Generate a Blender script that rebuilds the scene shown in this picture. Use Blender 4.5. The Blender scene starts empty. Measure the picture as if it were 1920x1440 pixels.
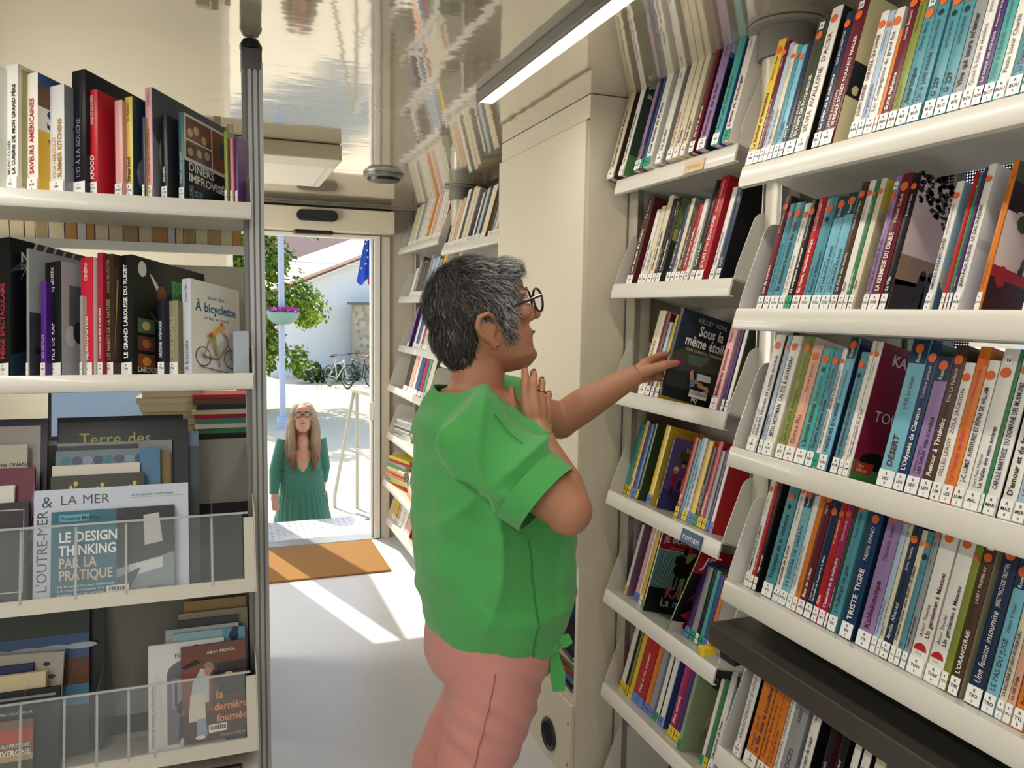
import bpy, bmesh, math, random
import numpy as np
from mathutils import Vector, Matrix, noise
R = math.radians
scene = bpy.context.scene
COL = scene.collection
# ---------------------------------------------------------------- camera
yaw, pit, rol = R(20.69), R(5.34), R(0.94)
fw = Vector((math.sin(yaw)*math.cos(pit), math.cos(yaw)*math.cos(pit), -math.sin(pit)))
rt0 = Vector((math.cos(yaw), -math.sin(yaw), 0)); up0 = rt0.cross(fw)
rt = rt0*math.cos(rol) + up0*math.sin(rol); up = -rt0*math.sin(rol) + up0*math.cos(rol)
cam_d = bpy.data.cameras.new('camera'); cam = bpy.data.objects.new('camera', cam_d); COL.objects.link(cam)
M = Matrix((rt, up, -fw)).transposed().to_4x4(); M.translation = (0, 0, 1.5); cam.matrix_world = M
cam_d.sensor_width = 36.0; cam_d.lens = 36.0*1470/1920; cam_d.clip_start = 0.02; cam_d.clip_end = 400
scene.camera = cam
# ---------------------------------------------------------------- world, sun, daylight, exposure
scene.view_settings.view_transform = 'Standard'; scene.view_settings.look = 'None'
scene.view_settings.gamma = 1.0; scene.view_settings.use_curve_mapping = False
scene.view_settings.exposure = 0.36
try:
    scene.cycles.use_denoising = True; scene.cycles.max_bounces = 8; scene.cycles.diffuse_bounces = 4
    scene.cycles.glossy_bounces = 4; scene.cycles.transmission_bounces = 6; scene.cycles.transparent_max_bounces = 12
    scene.cycles.sample_clamp_indirect = 6.0; scene.cycles.caustics_reflective = False; scene.cycles.caustics_refractive = False
except Exception: pass
world = bpy.data.worlds.new('world'); scene.world = world; world.use_nodes = True
nt = world.node_tree; bg = nt.nodes['Background']
sky = nt.nodes.new('ShaderNodeTexSky'); sky.sky_type = 'NISHITA'; sky.sun_disc = False
SUN_EL = R(47); SUN_DIR = Vector((0.30, -0.95, -math.tan(SUN_EL))).normalized()
sky.sun_elevation = SUN_EL; sky.sun_rotation = math.atan2(-0.30, 0.95); sky.air_density = 1.0; sky.dust_density = 1.5; sky.altitude = 300
nt.links.new(sky.outputs[0], bg.inputs[0]); bg.inputs[1].default_value = 0.30
sun_d = bpy.data.lights.new('sun', 'SUN'); sun_d.energy = 4.6; sun_d.angle = R(0.6); sun_d.color = (1.0, 0.93, 0.80)
sun = bpy.data.objects.new('sun', sun_d); COL.objects.link(sun); sun.rotation_euler = (-SUN_DIR).to_track_quat('Z', 'Y').to_euler(); sun.location = (-4, 14, 12)
def area(name, loc, look, sx, sy, power, color=(1, 1, 1), spread=180):
    d = bpy.data.lights.new(name, 'AREA'); d.shape = 'RECTANGLE'; d.size = sx; d.size_y = sy; d.energy = power; d.color = color; d.spread = R(spread)
    o = bpy.data.objects.new(name, d); COL.objects.link(o); o.location = loc
    o.rotation_euler = (Vector(loc) - Vector(look)).to_track_quat('Z', 'Y').to_euler(); return o
# daylight through the cab windscreen and the side windows behind the camera
area('windscreen_daylight', (-0.1, -2.35, 1.45), (0.1, 2, 1.3), 2.0, 1.1, 8, (0.93, 0.96, 1.0))
area('side_window_daylight', (-1.22, 0.2, 1.45), (1.2, 0.9, 1.2), 1.2, 0.8, 8, (0.97, 0.98, 1.0))
# warm LED strips right and left, then added fill lamps (the visible tube is built with the ceiling)
area('strip_lamp_right', (0.75, 0.95, 2.100), (0.75, 0.95, 0), 0.04, 2.5, 5.6, (1.0, 0.93, 0.83))
area('strip_lamp_left', (-0.6, 0.2, 2.10), (-0.6, 0.2, 0), 0.05, 3.2, 17, (1.0, 0.94, 0.85))
area('rear_fill_lamp', (-0.62, 3.75, 2.10), (-0.30, 3.75, 0), 0.05, 2.1, 24, (1.0, 0.94, 0.84))  # unseen lamp added to brighten the header, far wall and cupboard
area('left_fill_lamp', (-1.2, 3.7, 1.45), (1.2, 3.9, 1.3), 1.3, 0.9, 26, (1.0, 0.97, 0.90))  # no window stands here; lamp added to light the rear from the left
# ---------------------------------------------------------------- materials
def lin(h):
    h = h.lstrip('#'); c = [int(h[i:i+2], 16)/255 for i in (0, 2, 4)]
    return tuple(x/12.92 if x <= .04045 else ((x+.055)/1.055)**2.4 for x in c)+(1,)
MATS = {}
def mat(name, hexc, rough=0.5, metal=0.0, spec=0.5, coat=0.0, emit=0, noise_amt=0.0, noise_scale=40, bump=0.0, bump_scale=80, trans=0, alpha=1, sss=0, sheen=0):
    if name in MATS: return MATS[name]
    m = bpy.data.materials.new(name); m.use_nodes = True; t = m.node_tree; b = t.nodes['Principled BSDF']
    c = lin(hexc); b.inputs['Base Color'].default_value = c; b.inputs['Roughness'].default_value = rough; b.inputs['Metallic'].default_value = metal
    b.inputs['Specular IOR Level'].default_value = spec; b.inputs['Coat Weight'].default_value = coat; b.inputs['Coat Roughness'].default_value = .08
    if trans: b.inputs['Transmission Weight'].default_value = trans
    if alpha < 1: b.inputs['Alpha'].default_value = alpha
    if sheen: b.inputs['Sheen Weight'].default_value = sheen
    if sss:
        b.inputs['Subsurface Weight'].default_value = sss; b.inputs['Subsurface Radius'].default_value = (.01, .004, .002)
        b.inputs['Subsurface Scale'].default_value = 1.0
    if emit: b.inputs['Emission Color'].default_value = c; b.inputs['Emission Strength'].default_value = emit
    if noise_amt or bump:
        tc = t.nodes.new('ShaderNodeTexCoord')
    if noise_amt:
        n = t.nodes.new('ShaderNodeTexNoise'); n.inputs['Scale'].default_value = noise_scale; n.inputs['Detail'].default_value = 6
        mx = t.nodes.new('ShaderNodeMixRGB'); mx.blend_type = 'MIX'
        mx.inputs[1].default_value = tuple(max(0, x*(1-noise_amt)) for x in c[:3])+(1,); mx.inputs[2].default_value = tuple(min(1, x*(1+noise_amt)) for x in c[:3])+(1,)
        t.links.new(tc.outputs['Object'], n.inputs['Vector']); t.links.new(n.outputs['Fac'], mx.inputs[0]); t.links.new(mx.outputs[0], b.inputs['Base Color'])
    if bump:
        n2 = t.nodes.new('ShaderNodeTexNoise'); n2.inputs['Scale'].default_value = bump_scale; n2.inputs['Detail'].default_value = 3
        bp = t.nodes.new('ShaderNodeBump'); bp.inputs['Strength'].default_value = bump; bp.inputs['Distance'].default_value = .004
        t.links.new(tc.outputs['Object'], n2.inputs['Vector']); t.links.new(n2.outputs['Fac'], bp.inputs['Height']); t.links.new(bp.outputs[0], b.inputs['Normal'])
    MATS[name] = m; return m
def ink(hexc, rough=.42): return mat('print_'+hexc+('' if rough == .42 else '_'+str(rough)), hexc, rough, spec=.32)
# ---------------------------------------------------------------- mesh helpers
def tag(o, label=None, cat=None, group=None, kind=None):
    if label: o['label'] = label
    if cat: o['category'] = cat
    if group: o['group'] = group
    if kind: o['kind'] = kind
    return o
def empty(name, loc=(0, 0, 0), rot=(0, 0, 0), parent=None):
    o = bpy.data.objects.new(name, None); COL.objects.link(o); o.location = loc; o.rotation_euler = rot; o.empty_display_size = .05
    if parent: o.parent = parent
    return o
class MB:
    def __init__(s): s.v = []; s.f = []; s.m = []; s.mats = []
    def mi(s, m):
        if m not in s.mats: s.mats.append(m)
        return s.mats.index(m)
    def add(s, verts, faces, m, T=None):
        if T is not None: verts = [T @ Vector(v) for v in verts]
        b = len(s.v); s.v.extend([tuple(v) for v in verts]); k = s.mi(m)
        s.f.extend([tuple(b+i for i in f) for f in faces]); s.m.extend([k]*len(faces)); return s
    def box(s, lo, hi, m, T=None):
        x0, y0, z0 = lo; x1, y1, z1 = hi
        v = [(x0, y0, z0), (x1, y0, z0), (x1, y1, z0), (x0, y1, z0), (x0, y0, z1), (x1, y0, z1), (x1, y1, z1), (x0, y1, z1)]
        return s.add(v, [(0, 3, 2, 1), (4, 5, 6, 7), (0, 1, 5, 4), (1, 2, 6, 5), (2, 3, 7, 6), (3, 0, 4, 7)], m, T)
    def bbox(s, lo, hi, m, r=.004, seg=2, T=None):
        bm = bmesh.new(); bmesh.ops.create_cube(bm, size=1)
        for v in bm.verts: v.co = Vector([(lo[i]+hi[i])/2+v.co[i]*(hi[i]-lo[i]) for i in range(3)])
        bmesh.ops.bevel(bm, geom=bm.edges[:], offset=r, segments=seg, affect='EDGES', profile=.5)
        bm.verts.index_update(); vs = [v.co.copy() for v in bm.verts]; fs = [[v.index for v in f.verts] for f in bm.faces]; bm.free()
        return s.add(vs, fs, m, T)
    def prism(s, pts, h0, h1, m, axis='z', T=None):
        # pts: 2-D outline, extruded along axis
        n = len(pts)
        def P(p, h): return {'z': (p[0], p[1], h), 'y': (p[0], h, p[1]), 'x': (h, p[0], p[1])}[axis]
        v = [P(p, h0) for p in pts]+[P(p, h1) for p in pts]
        f = [tuple(range(n))[::-1], tuple(range(n, 2*n))]+[(i, (i+1) % n, n+(i+1) % n, n+i) for i in range(n)]
        return s.add(v, f, m, T)
    def tube(s, pts, r, m, n=10, T=None, cap=True, closed=False, sq=1.0):
        P = [Vector(p) for p in pts]; rs = r if isinstance(r, (list, tuple)) else [r]*len(P)
        vs = []; L = len(P); prev = None
        for i, p in enumerate(P):
            if closed: d = P[(i+1) % L]-P[(i-1) % L]
            else: d = P[min(i+1, L-1)]-P[max(i-1, 0)]
            d.normalize()
            if prev is None:
                a = Vector((0, 0, 1)) if abs(d.z) < .9 else Vector((1, 0, 0)); u = d.cross(a).normalized()
            else: u = (prev-d*prev.dot(d)).normalized()
            prev = u; w = d.cross(u)
            for k in range(n):
                t = 2*math.pi*k/n; vs.append(p+(u*math.cos(t)+w*math.sin(t)*sq)*rs[i])
        f = []
        for i in range(L if closed else L-1):
            a = i*n; b = ((i+1) % L)*n
            f += [(a+k, a+(k+1) % n, b+(k+1) % n, b+k) for k in range(n)]
        if cap and not closed: f += [tuple(range(n))[::-1], tuple((L-1)*n+k for k in range(n))]
        return s.add(vs, f, m, T)
    def cyl(s, a, b, r, m, n=20, r2=None, T=None): return s.tube([a, b], [r, r2 if r2 is not None else r], m, n, T)
    def lathe(s, prof, m, n=24, T=None, cap=True):
        vs = []; f = []
        for (r, z) in prof:
            for k in range(n): t = 2*math.pi*k/n; vs.append((r*math.cos(t), r*math.sin(t), z))
        for i in range(len(prof)-1): f += [(i*n+k, i*n+(k+1) % n, (i+1)*n+(k+1) % n, (i+1)*n+k) for k in range(n)]
        if cap: f += [tuple(range(n))[::-1], tuple((len(prof)-1)*n+k for k in range(n))]
        return s.add(vs, f, m, T)
    def sphere(s, c, r, m, n=16, k=10, T=None):
        rr = r if isinstance(r, (tuple, list)) else (r, r, r); vs = [(c[0], c[1], c[2]-rr[2])]; f = []
        for i in range(1, k):
            a = -math.pi/2+math.pi*i/k
            for j in range(n): t = 2*math.pi*j/n; vs.append((c[0]+rr[0]*math.cos(a)*math.cos(t), c[1]+rr[1]*math.cos(a)*math.sin(t), c[2]+rr[2]*math.sin(a)))
        vs.append((c[0], c[1], c[2]+rr[2])); top = len(vs)-1
        f += [(0, 1+(j+1) % n, 1+j) for j in range(n)]
        for i in range(k-2): f += [(1+i*n+j, 1+i*n+(j+1) % n, 1+(i+1)*n+(j+1) % n, 1+(i+1)*n+j) for j in range(n)]
        f += [(1+(k-2)*n+j, 1+(k-2)*n+(j+1) % n, top) for j in range(n)]
        return s.add(vs, f, m, T)
    def poly(s, pts, m, T=None): return s.add(pts, [tuple(range(len(pts)))], m, T)
    def build(s, name, parent=None, smooth=False, loc=None, rot=None):
        me = bpy.data.meshes.new(name); me.from_pydata([tuple(v) for v in s.v], [], s.f)
        for m in s.mats: me.materials.append(m)
        me.polygons.foreach_set('material_index', s.m)
        if smooth:
            me.polygons.foreach_set('use_smooth', [True]*len(me.polygons))
            if smooth != 'all':
                try: me.set_sharp_from_angle(angle=R(40))
                except Exception: pass
        me.update(); o = bpy.data.objects.new(name, me); COL.objects.link(o)
        if parent: o.parent = parent
        if loc is not None: o.location = loc
        if rot is not None: o.rotation_euler = rot
        return o
def struct(o): o['kind'] = 'structure'; return o
# ---------------------------------------------------------------- lettering: glyph meshes cut once, then set line by line
CH = sorted(set("ABCDEFGHIJKLMNOPQRSTUVWXYZabcdefghijklmnopqrstuvwxyz0123456789.,'-:&!?/*()ÀÂÉÈÊËÎÏÔÙÛÇàâäéèêëîïôöùûçü·"))
GL = {}
def cut_glyphs():
    tmp = []
    for bold in (0, 1):
        for c in CH+['|']:
            cu = bpy.data.curves.new('glyph', 'FONT'); cu.body = c; cu.resolution_u = 2; cu.size = 1.0; cu.offset = .022 if bold else 0.0
            o = bpy.data.objects.new('glyph', cu); COL.objects.link(o); tmp.append((bold, c, o, 0))
            if c != '|':
                cu = bpy.data.curves.new('glyph', 'FONT'); cu.body = '|'+c+'|'; cu.resolution_u = 1; o = bpy.data.objects.new('glyph', cu); COL.objects.link(o); tmp.append((bold, c, o, 1))
    cu = bpy.data.curves.new('glyph', 'FONT'); cu.body = '||'; o = bpy.data.objects.new('glyph', cu); COL.objects.link(o); tmp.append((0, '||', o, 2))
    bpy.context.view_layer.update(); dg = bpy.context.evaluated_depsgraph_get(); wid = {}; base = 0
    for bold, c, o, k in tmp:
        me = bpy.data.meshes.new_from_object(o.evaluated_get(dg)); xs = [v.co.x for v in me.vertices]
        if k == 0: GL[(bold, c)] = [[(v.co.x, v.co.y) for v in me.vertices], [tuple(p.vertices) for p in me.polygons], 0]
        elif k == 1: wid[(bold, c)] = max(xs)-min(xs)
        else: base = max(xs)-min(xs)
        bpy.data.meshes.remove(me)
    for (b, c), w in wid.items(): GL[(b, c)][2] = w-base
    for b, c, o, k in tmp:
        cu = o.data; bpy.data.objects.remove(o); bpy.data.curves.remove(cu)
cut_glyphs()
def twidth(s, bold=0): return sum(.33 if c == ' ' else GL.get((bold, c), GL[(bold, 'x')])[2] for c in s)
def text(mb, s, m, O, X, Y, size, bold=0, maxw=None, slant=0.0, align='l', lift=.0004, stretch=1.0):
    """flat lettering on a surface: O origin of the baseline, X reading direction, Y up of the letters"""
    O = Vector(O); X = Vector(X).normalized(); Y = Vector(Y).normalized(); N = X.cross(Y)
    w = twidth(s, bold)*size*stretch; sx = stretch
    if maxw and w > maxw: sx = stretch*maxw/w; w = maxw
    x = {'l': 0, 'c': -w/2, 'r': -w}[align]
    for c in s:
        if c == ' ': x += .33*size*sx; continue
        g = GL.get((bold, c))
        if g is None: continue
        mb.add([O+X*(x+(p[0]+slant*p[1])*size*sx)+Y*(p[1]*size)+N*lift for p in g[0]], g[1], m)
        x += g[2]*size*sx
    return w
# ================================================================ the vehicle's shell
CREAM = mat('cream_laminate', 'd9d1bd', .38, noise_amt=.02, noise_scale=3, bump=.02, bump_scale=300)
PANEL = mat('cream_wall_panel', 'c9c3b2', .42, noise_amt=.03, noise_scale=6)
SHELFM = mat('shelf_lacquer', 'd8d5cc', .32, coat=.2)
ALU = mat('brushed_aluminium', 'a9a9a6', .35, metal=.75)
ALU_D = mat('grey_aluminium', '7c7b77', .42, metal=.4)
BLACKP = mat('black_plastic', '16161a', .32)
WHITEM = mat('white_frame', 'e6e4dc', .35)
FLOORM = mat('floor_vinyl', 'd0d2d4', .33, noise_amt=.035, noise_scale=9, bump=.03, bump_scale=160)
# glossy ceiling: hard reflections broken by a fine lengthwise ripple
CEIL = mat('glossy_ceiling', 'd0c6b0', .04, metal=.20, coat=1.0, spec=1.0)
CEIL.node_tree.nodes['Principled BSDF'].inputs['IOR'].default_value = 1.9
t = CEIL.node_tree; b = t.nodes['Principled BSDF']; tc = t.nodes.new('ShaderNodeTexCoord'); mp = t.nodes.new('ShaderNodeMapping'); mp.inputs['Scale'].default_value = (5, 13, 1); mp.inputs['Location'].default_value = (3.3, 7.7, .37)
nz = t.nodes.new('ShaderNodeTexNoise'); nz.inputs['Scale'].default_value = 1.0; nz.inputs['Detail'].default_value = 2.5
bp = t.nodes.new('ShaderNodeBump'); bp.inputs['Strength'].default_value = .16; bp.inputs['Distance'].default_value = .0042
if 'Filter Width' in bp.inputs: bp.inputs['Filter Width'].default_value = .05
t.links.new(tc.outputs['Object'], mp.inputs[0]); t.links.new(mp.outputs[0], nz.inputs['Vector']); t.links.new(nz.outputs['Fac'], bp.inputs['Height'])
t.links.new(bp.outputs[0], b.inputs['Normal']); t.links.new(bp.outputs[0], b.inputs['Coat Normal'])
XL, XR, YB, YF, ZC = -1.25, 1.38, -2.5, 5.02, 2.135
struct(MB().box((XL, YB, -.06), (XR, YF+.08, 0), FLOORM).build('floor'))
struct(MB().box((XL, YB, ZC), (XR, YF+.1, ZC+.06), CEIL).build('ceiling'))
struct(MB().box((XL-.06, YB, -.06), (XL, YF+.1, ZC+.06), PANEL).build('wall_left'))
struct(MB().box((XL-.06, YB-.06, -.06), (XR+.06, YB, ZC+.06), PANEL).build('wall_back'))
WY0, WY1, WZ0, WZ1 = .25, 1.215, 1.28, 1.80
w = MB()
for lo, hi in (((XR, YB, -.06), (XR+.06, WY0, ZC+.06)), ((XR, WY1, -.06), (XR+.06, YF+.1, ZC+.06)), ((XR, WY0, -.06), (XR+.06, WY1, WZ0)), ((XR, WY0, WZ1), (XR+.06, WY1, ZC+.06))): w.box(lo, hi, PANEL)
struct(w.build('wall_right'))
DX0, DX1, DZ = .10, .945, 1.955
w = MB()
for lo, hi in (((XL, YF, -.06), (DX0, YF+.08, ZC)), ((DX1, YF, -.06), (XR, YF+.08, ZC)), ((DX0, YF, DZ), (DX1, YF+.08, ZC))): w.box(lo, hi, PANEL)
struct(w.build('wall_far'))
# dark bar painted as the shade of the gap above the door gear and a soft cove between wall and ceiling
struct(MB().box((-.3, YF-.05, 2.098), (1.045, YF-.001, 2.122), mat('gap_shade', '3b362f', .6)).build('trim_1'))
cv = MB(); arc = [(YF, 2.08)]+[(YF-.10+.10*math.cos(a), 2.08+.10*math.sin(a)) for a in [math.pi/2*k/8 for k in range(9)]]
struct(MB().box((-.9, YF-.05, 2.1225), (1.37, YF-.001, 2.134), PANEL).build('trim_2'))
# door frame: aluminium jambs, header and threshold
f = MB()
for x0, x1, y0, y1 in ((DX1, DX1+.034, YF-.03, YF+.09), (DX1-.014, DX1, YF+.02, YF+.085), (DX0-.034, DX0, YF-.03, YF+.09)): f.box((x0, y0, 0), (x1, y1, DZ), WHITEM)
f.box((DX0, YF-.02, DZ-.018), (DX1, YF+.09, DZ), WHITEM); f.box((DX1+.036, YF-.022, 0), (DX1+.041, YF-.001, DZ), BLACKP)
f.bbox((DX1+.043, YF-.02, 0), (DX1+.10, YF-.001, DZ), CREAM, .004)
door = struct(f.build('door_1'))
MB().bbox((DX1-.03, YF-.01, .78), (DX1-.001, YF+.03, .90), WHITEM, .006).build('door_latch', door)
struct(MB().box((DX0-.03, YF-.03, .0005), (DX1+.03, YF+.1, .006), ALU).build('trim_3'))
# automatic door operator box with two black motion sensors
op = empty('door_operator', (.5, 4.94, 2.03)); tag(op, 'cream automatic door operator box above the doorway with black sensors', 'door operator')
MB().bbox((-.62, -.075, -.068), (.545, .06, .066), CREAM, .004).build('housing', op)
def pill(x0, x1, z0, z1, y0, y1, m):
    r = (z1-z0)/2; pts = [(x1-r+r*math.cos(a), (z0+z1)/2+r*math.sin(a)) for a in [-math.pi/2+math.pi*k/10 for k in range(11)]]+[(x0+r+r*math.cos(a), (z0+z1)/2+r*math.sin(a)) for a in [math.pi/2+math.pi*k/10 for k in range(11)]]
    return MB().prism(pts, y0, y1, m, 'y')
pill(-.045, .195, -.017, .047, -.105, -.0755, BLACKP).build('motion_sensor', op)
MB().bbox((-.055, -.06, -.092), (.175, .03, -.0685), BLACKP, .01).build('lower_sensor', op)
# ceiling hatch with pale roller blind cassette
h = empty('roof_hatch', (.10, 3.50, 2.135)); tag(h, 'pale boxed roof hatch hanging under the ceiling near the doorway', 'roof hatch')
MB().bbox((-.42, -.33, -.062), (.37, -.14, -.002), CREAM, .006).build('blind_cassette', h)
MB().bbox((-.42, -.139, -.03), (.40, .62, -.002), WHITEM, .004).build('hatch_frame', h)
MB().bbox((-.38, -.11, -.034), (.36, .58, -.0305), mat('hatch_blind', 'ece8dc', .5), .001).build('blind_cloth', h)
d = empty('ceiling_vent', (.757, 3.78, 2.135)); tag(d, 'round black and grey vent disc set in the glossy ceiling', 'ceiling vent')
MB().lathe([(.0, -.001), (.095, -.001), (.095, -.012), (.088, -.020), (0, -.020)], mat('vent_rim', '8d8d8b', .3, metal=.5), 40).build('rim', d)
MB().lathe([(0, -.0205), (.078, -.0205), (.074, -.032), (0, -.034)], BLACKP, 40).build('valve', d)
# LED strip tube
l = empty('strip_light', (.752, .95, 2.127)); tag(l, 'long warm white LED strip light along the glossy ceiling', 'strip light')
MB().bbox((-.030, -1.3, -.022), (-.019, 1.3, .006), ALU_D, .002).build('housing', l)
MB().box((-.019, -1.3, -.021), (.021, 1.3, .004), mat('led_diffuser', 'fff0d2', .5, emit=1.25)).build('diffuser', l)
# right-hand window with frame, perforated sun screens and glass
wf = MB(); g = mat('window_frame_grey', '8f9490', .5)
for lo, hi in (((XR-.025, WY0-.04, WZ0-.04), (XR+.02, WY1+.04, WZ0)), ((XR-.025, WY0-.04, WZ1), (XR+.02, WY1+.04, WZ1+.03)), ((XR-.025, WY1, WZ0), (XR+.02, WY1+.04, WZ1)), ((XR-.025, WY0-.04, WZ0), (XR+.02, WY0, WZ1)), ((XR-.012, 1.165, WZ0), (XR+.01, 1.172, WZ1))): wf.box(lo, hi, g)
win = struct(wf.build('window_1'))
GLASS = mat('window_glass', 'ffffff', .02, alpha=.12)
MB().box((XR+.03, WY0, WZ0), (XR+.034, WY1, WZ1), GLASS).build('pane', win)
perf = mat('perforated_screen', '55595a', .6); pt_ = perf.node_tree; pb = pt_.nodes['Principled BSDF']
tc = pt_.nodes.new('ShaderNodeTexCoord'); vo = pt_.nodes.new('ShaderNodeTexVoronoi'); vo.inputs['Scale'].default_value = 170; vo.inputs['Randomness'].default_value = 0.0
gt = pt_.nodes.new('ShaderNodeMath'); gt.operation = 'GREATER_THAN'; gt.inputs[1].default_value = .33
pt_.links.new(tc.outputs['Object'], vo.inputs['Vector']); pt_.links.new(vo.outputs['Distance'], gt.inputs[0]); pt_.links.new(gt.outputs[0], pb.inputs['Alpha'])
s_ = MB(); s_.poly([(XR+.015, 1.135, WZ0), (XR+.015, WY1, WZ0), (XR+.015, WY1, WZ1), (XR+.015, 1.135, WZ1)], perf)
s_.poly([(XR+.015, WY0, 1.66), (XR+.015, 1.135, 1.66), (XR+.015, 1.135, WZ1), (XR+.015, WY0, WZ1)], perf); s_.build('sun_screen', win)
# ================================================================ tall cupboard between the right-hand bays
CX, CY0, CY1 = 1.035, 2.128, 2.89
cb = empty('tall_cupboard', (CX, (CY0+CY1)/2, 0)); tag(cb, 'tall cream cupboard behind the woman between the bookshelves', 'cupboard')
x0, y0, y1 = 0.0, CY0-(CY0+CY1)/2, CY1-(CY0+CY1)/2
c = MB(); D = XR-CX-.001
c.box((x0, y0, 0), (D, y0+.018, ZC-.002), CREAM); c.box((x0, y1-.018, 0), (D, y1, ZC-.002), CREAM); c.box((x0, y0+.018, 2.066), (D, y1-.018, ZC-.002), CREAM)
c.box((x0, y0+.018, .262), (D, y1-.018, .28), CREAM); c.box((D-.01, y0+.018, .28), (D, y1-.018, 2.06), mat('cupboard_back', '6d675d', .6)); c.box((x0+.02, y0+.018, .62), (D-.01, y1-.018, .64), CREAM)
c.build('carcass', cb)
c = MB().bbox((-.012, y0+.005, .716), (.006, y1-.004, 2.060), CREAM, .0025); dr = c.build('door', cb); MB().box((-.0005, y0+.001, 2.060), (.004, y1, 2.066), BLACKP).build('door_shade_line', cb)  # black bar stands in for the shade line over the door
MB().bbox((-.016, y0+.02, .735), (-.0125, y0+.045, .795), ALU, .001).build('lock', dr)
b2 = MB(); b2.box((-.012, y0+.006, .0), (-.001, y1-.005, .262), CREAM)
pn = b2.build('base_panel', cb)
def ring(mb, c, R0, r, m, axis='x', n=28, sx=1, k=8):
    P = []
    for i in range(n):
        t_ = 2*math.pi*i/n; P.append({'x': (c[0], c[1]+R0*math.cos(t_), c[2]+R0*math.sin(t_)*sx), 'y': (c[0]+R0*math.cos(t_), c[1], c[2]+R0*math.sin(t_)*sx), 'z': (c[0]+R0*math.cos(t_), c[1]+R0*math.sin(t_)*sx, c[2])}[axis])
    return mb.tube(P, r, m, k, closed=True)
hy = 2.30-(CY0+CY1)/2
gr = MB(); ring(gr, (-.014, hy, .088), .047, .008, BLACKP); gr.cyl((-.0125, hy, .088), (-.0145, hy, .088), .046, mat('hole_shade', '050505', .9), 28); gr.build('cable_grommet', pn, True)  # near-black disc painted as the shade inside the grommet
for z in (.062, .20):
    MB().sphere((-.013, 2.155-(CY0+CY1)/2, z), (.004, .007, .007), ALU, 12, 8).build('screw', pn, True)
# stacks of magazines and comics inside the open niche
def flat_pile(n, x, y, z, name, cat, group, lab, dx=.22, dy=.17, seed=1, tmin=.004, tmax=.012, cols=None, ang=0, jit=.012, titles=None):
    """a pile of flat books: every one its own thing"""
    rr = random.Random(seed); zz = z; ords = ['lowest', 'second from the bottom', 'third from the bottom', 'fourth from the bottom', 'fifth from the bottom', 'sixth from the bottom', 'seventh from the bottom', 'eighth from the bottom', 'ninth from the bottom', 'tenth from the bottom', 'eleventh from the bottom', 'twelfth from the bottom']
    for i in range(n):
        th = rr.uniform(tmin, tmax); cn, ch = cols[i % len(cols)]
        e = empty(name, (x+rr.uniform(-jit, jit), y+rr.uniform(-jit, jit), zz), (0, 0, R(ang+rr.uniform(-5, 5))))
        pos = 'topmost' if i == n-1 else ords[min(i, 11)]
        tag(e, f'{cn} {cat} lying {pos} in the {lab}', cat, group)
        k = MB(); m_ = ink(ch); ct_ = min(.0015, th*.2)
        k.box((-dx/2, -dy/2, 0), (dx/2, dy/2, ct_), m_); k.box((-dx/2, -dy/2, th-ct_), (dx/2, dy/2, th), m_); k.box((-dx/2, -dy/2, ct_), (-dx/2+.0015, dy/2, th-ct_), m_)
        if titles and titles[i]:
            text(k, titles[i], ink('2a2a2a'), (-dx/2, dy/2-.02, th*.2), (0, -1, 0), (0, 0, 1), th*.62, 1, dy-.03)
        k.build('cover', e)
        MB().box((-dx/2+.0016, -dy/2+.002, ct_), (dx/2-.002, dy/2-.002, th-ct_), ink('d9cfb4', .8)).build('page_block', e); zz += th+.0004
    return zz
MG = [('dark patterned', '3a3340'), ('grey', '8b8f93'), ('blue', '3c5f86'), ('red', 'a23a34'), ('green', '4e7a4a'), ('white', 'd8d6cf'), ('beige', 'b9a98c'), ('black', '22252a')]
flat_pile(9, 1.165, 2.32, .2815, 'magazine', 'magazine', 'magazines in the near pile of the niche', 'near pile inside the cupboard niche', .20, .27, 4, .009, .02, MG, 0)
flat_pile(8, 1.15, 2.64, .2815, 'magazine', 'magazine', 'magazines in the far pile of the niche', 'far pile inside the cupboard niche', .2, .26, 6, .009, .02, MG[3:]+MG[:3], 3)
# coir doormat
dm = MB().bbox((-.25, 4.33, .0008), (.915, 4.955, .012), mat('coir', '9a7038', .95, noise_amt=.28, noise_scale=260, bump=.8, bump_scale=420), .004).build('doormat')
tag(dm, 'brown coir doormat lying on the floor inside the doorway', 'doormat')
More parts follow.
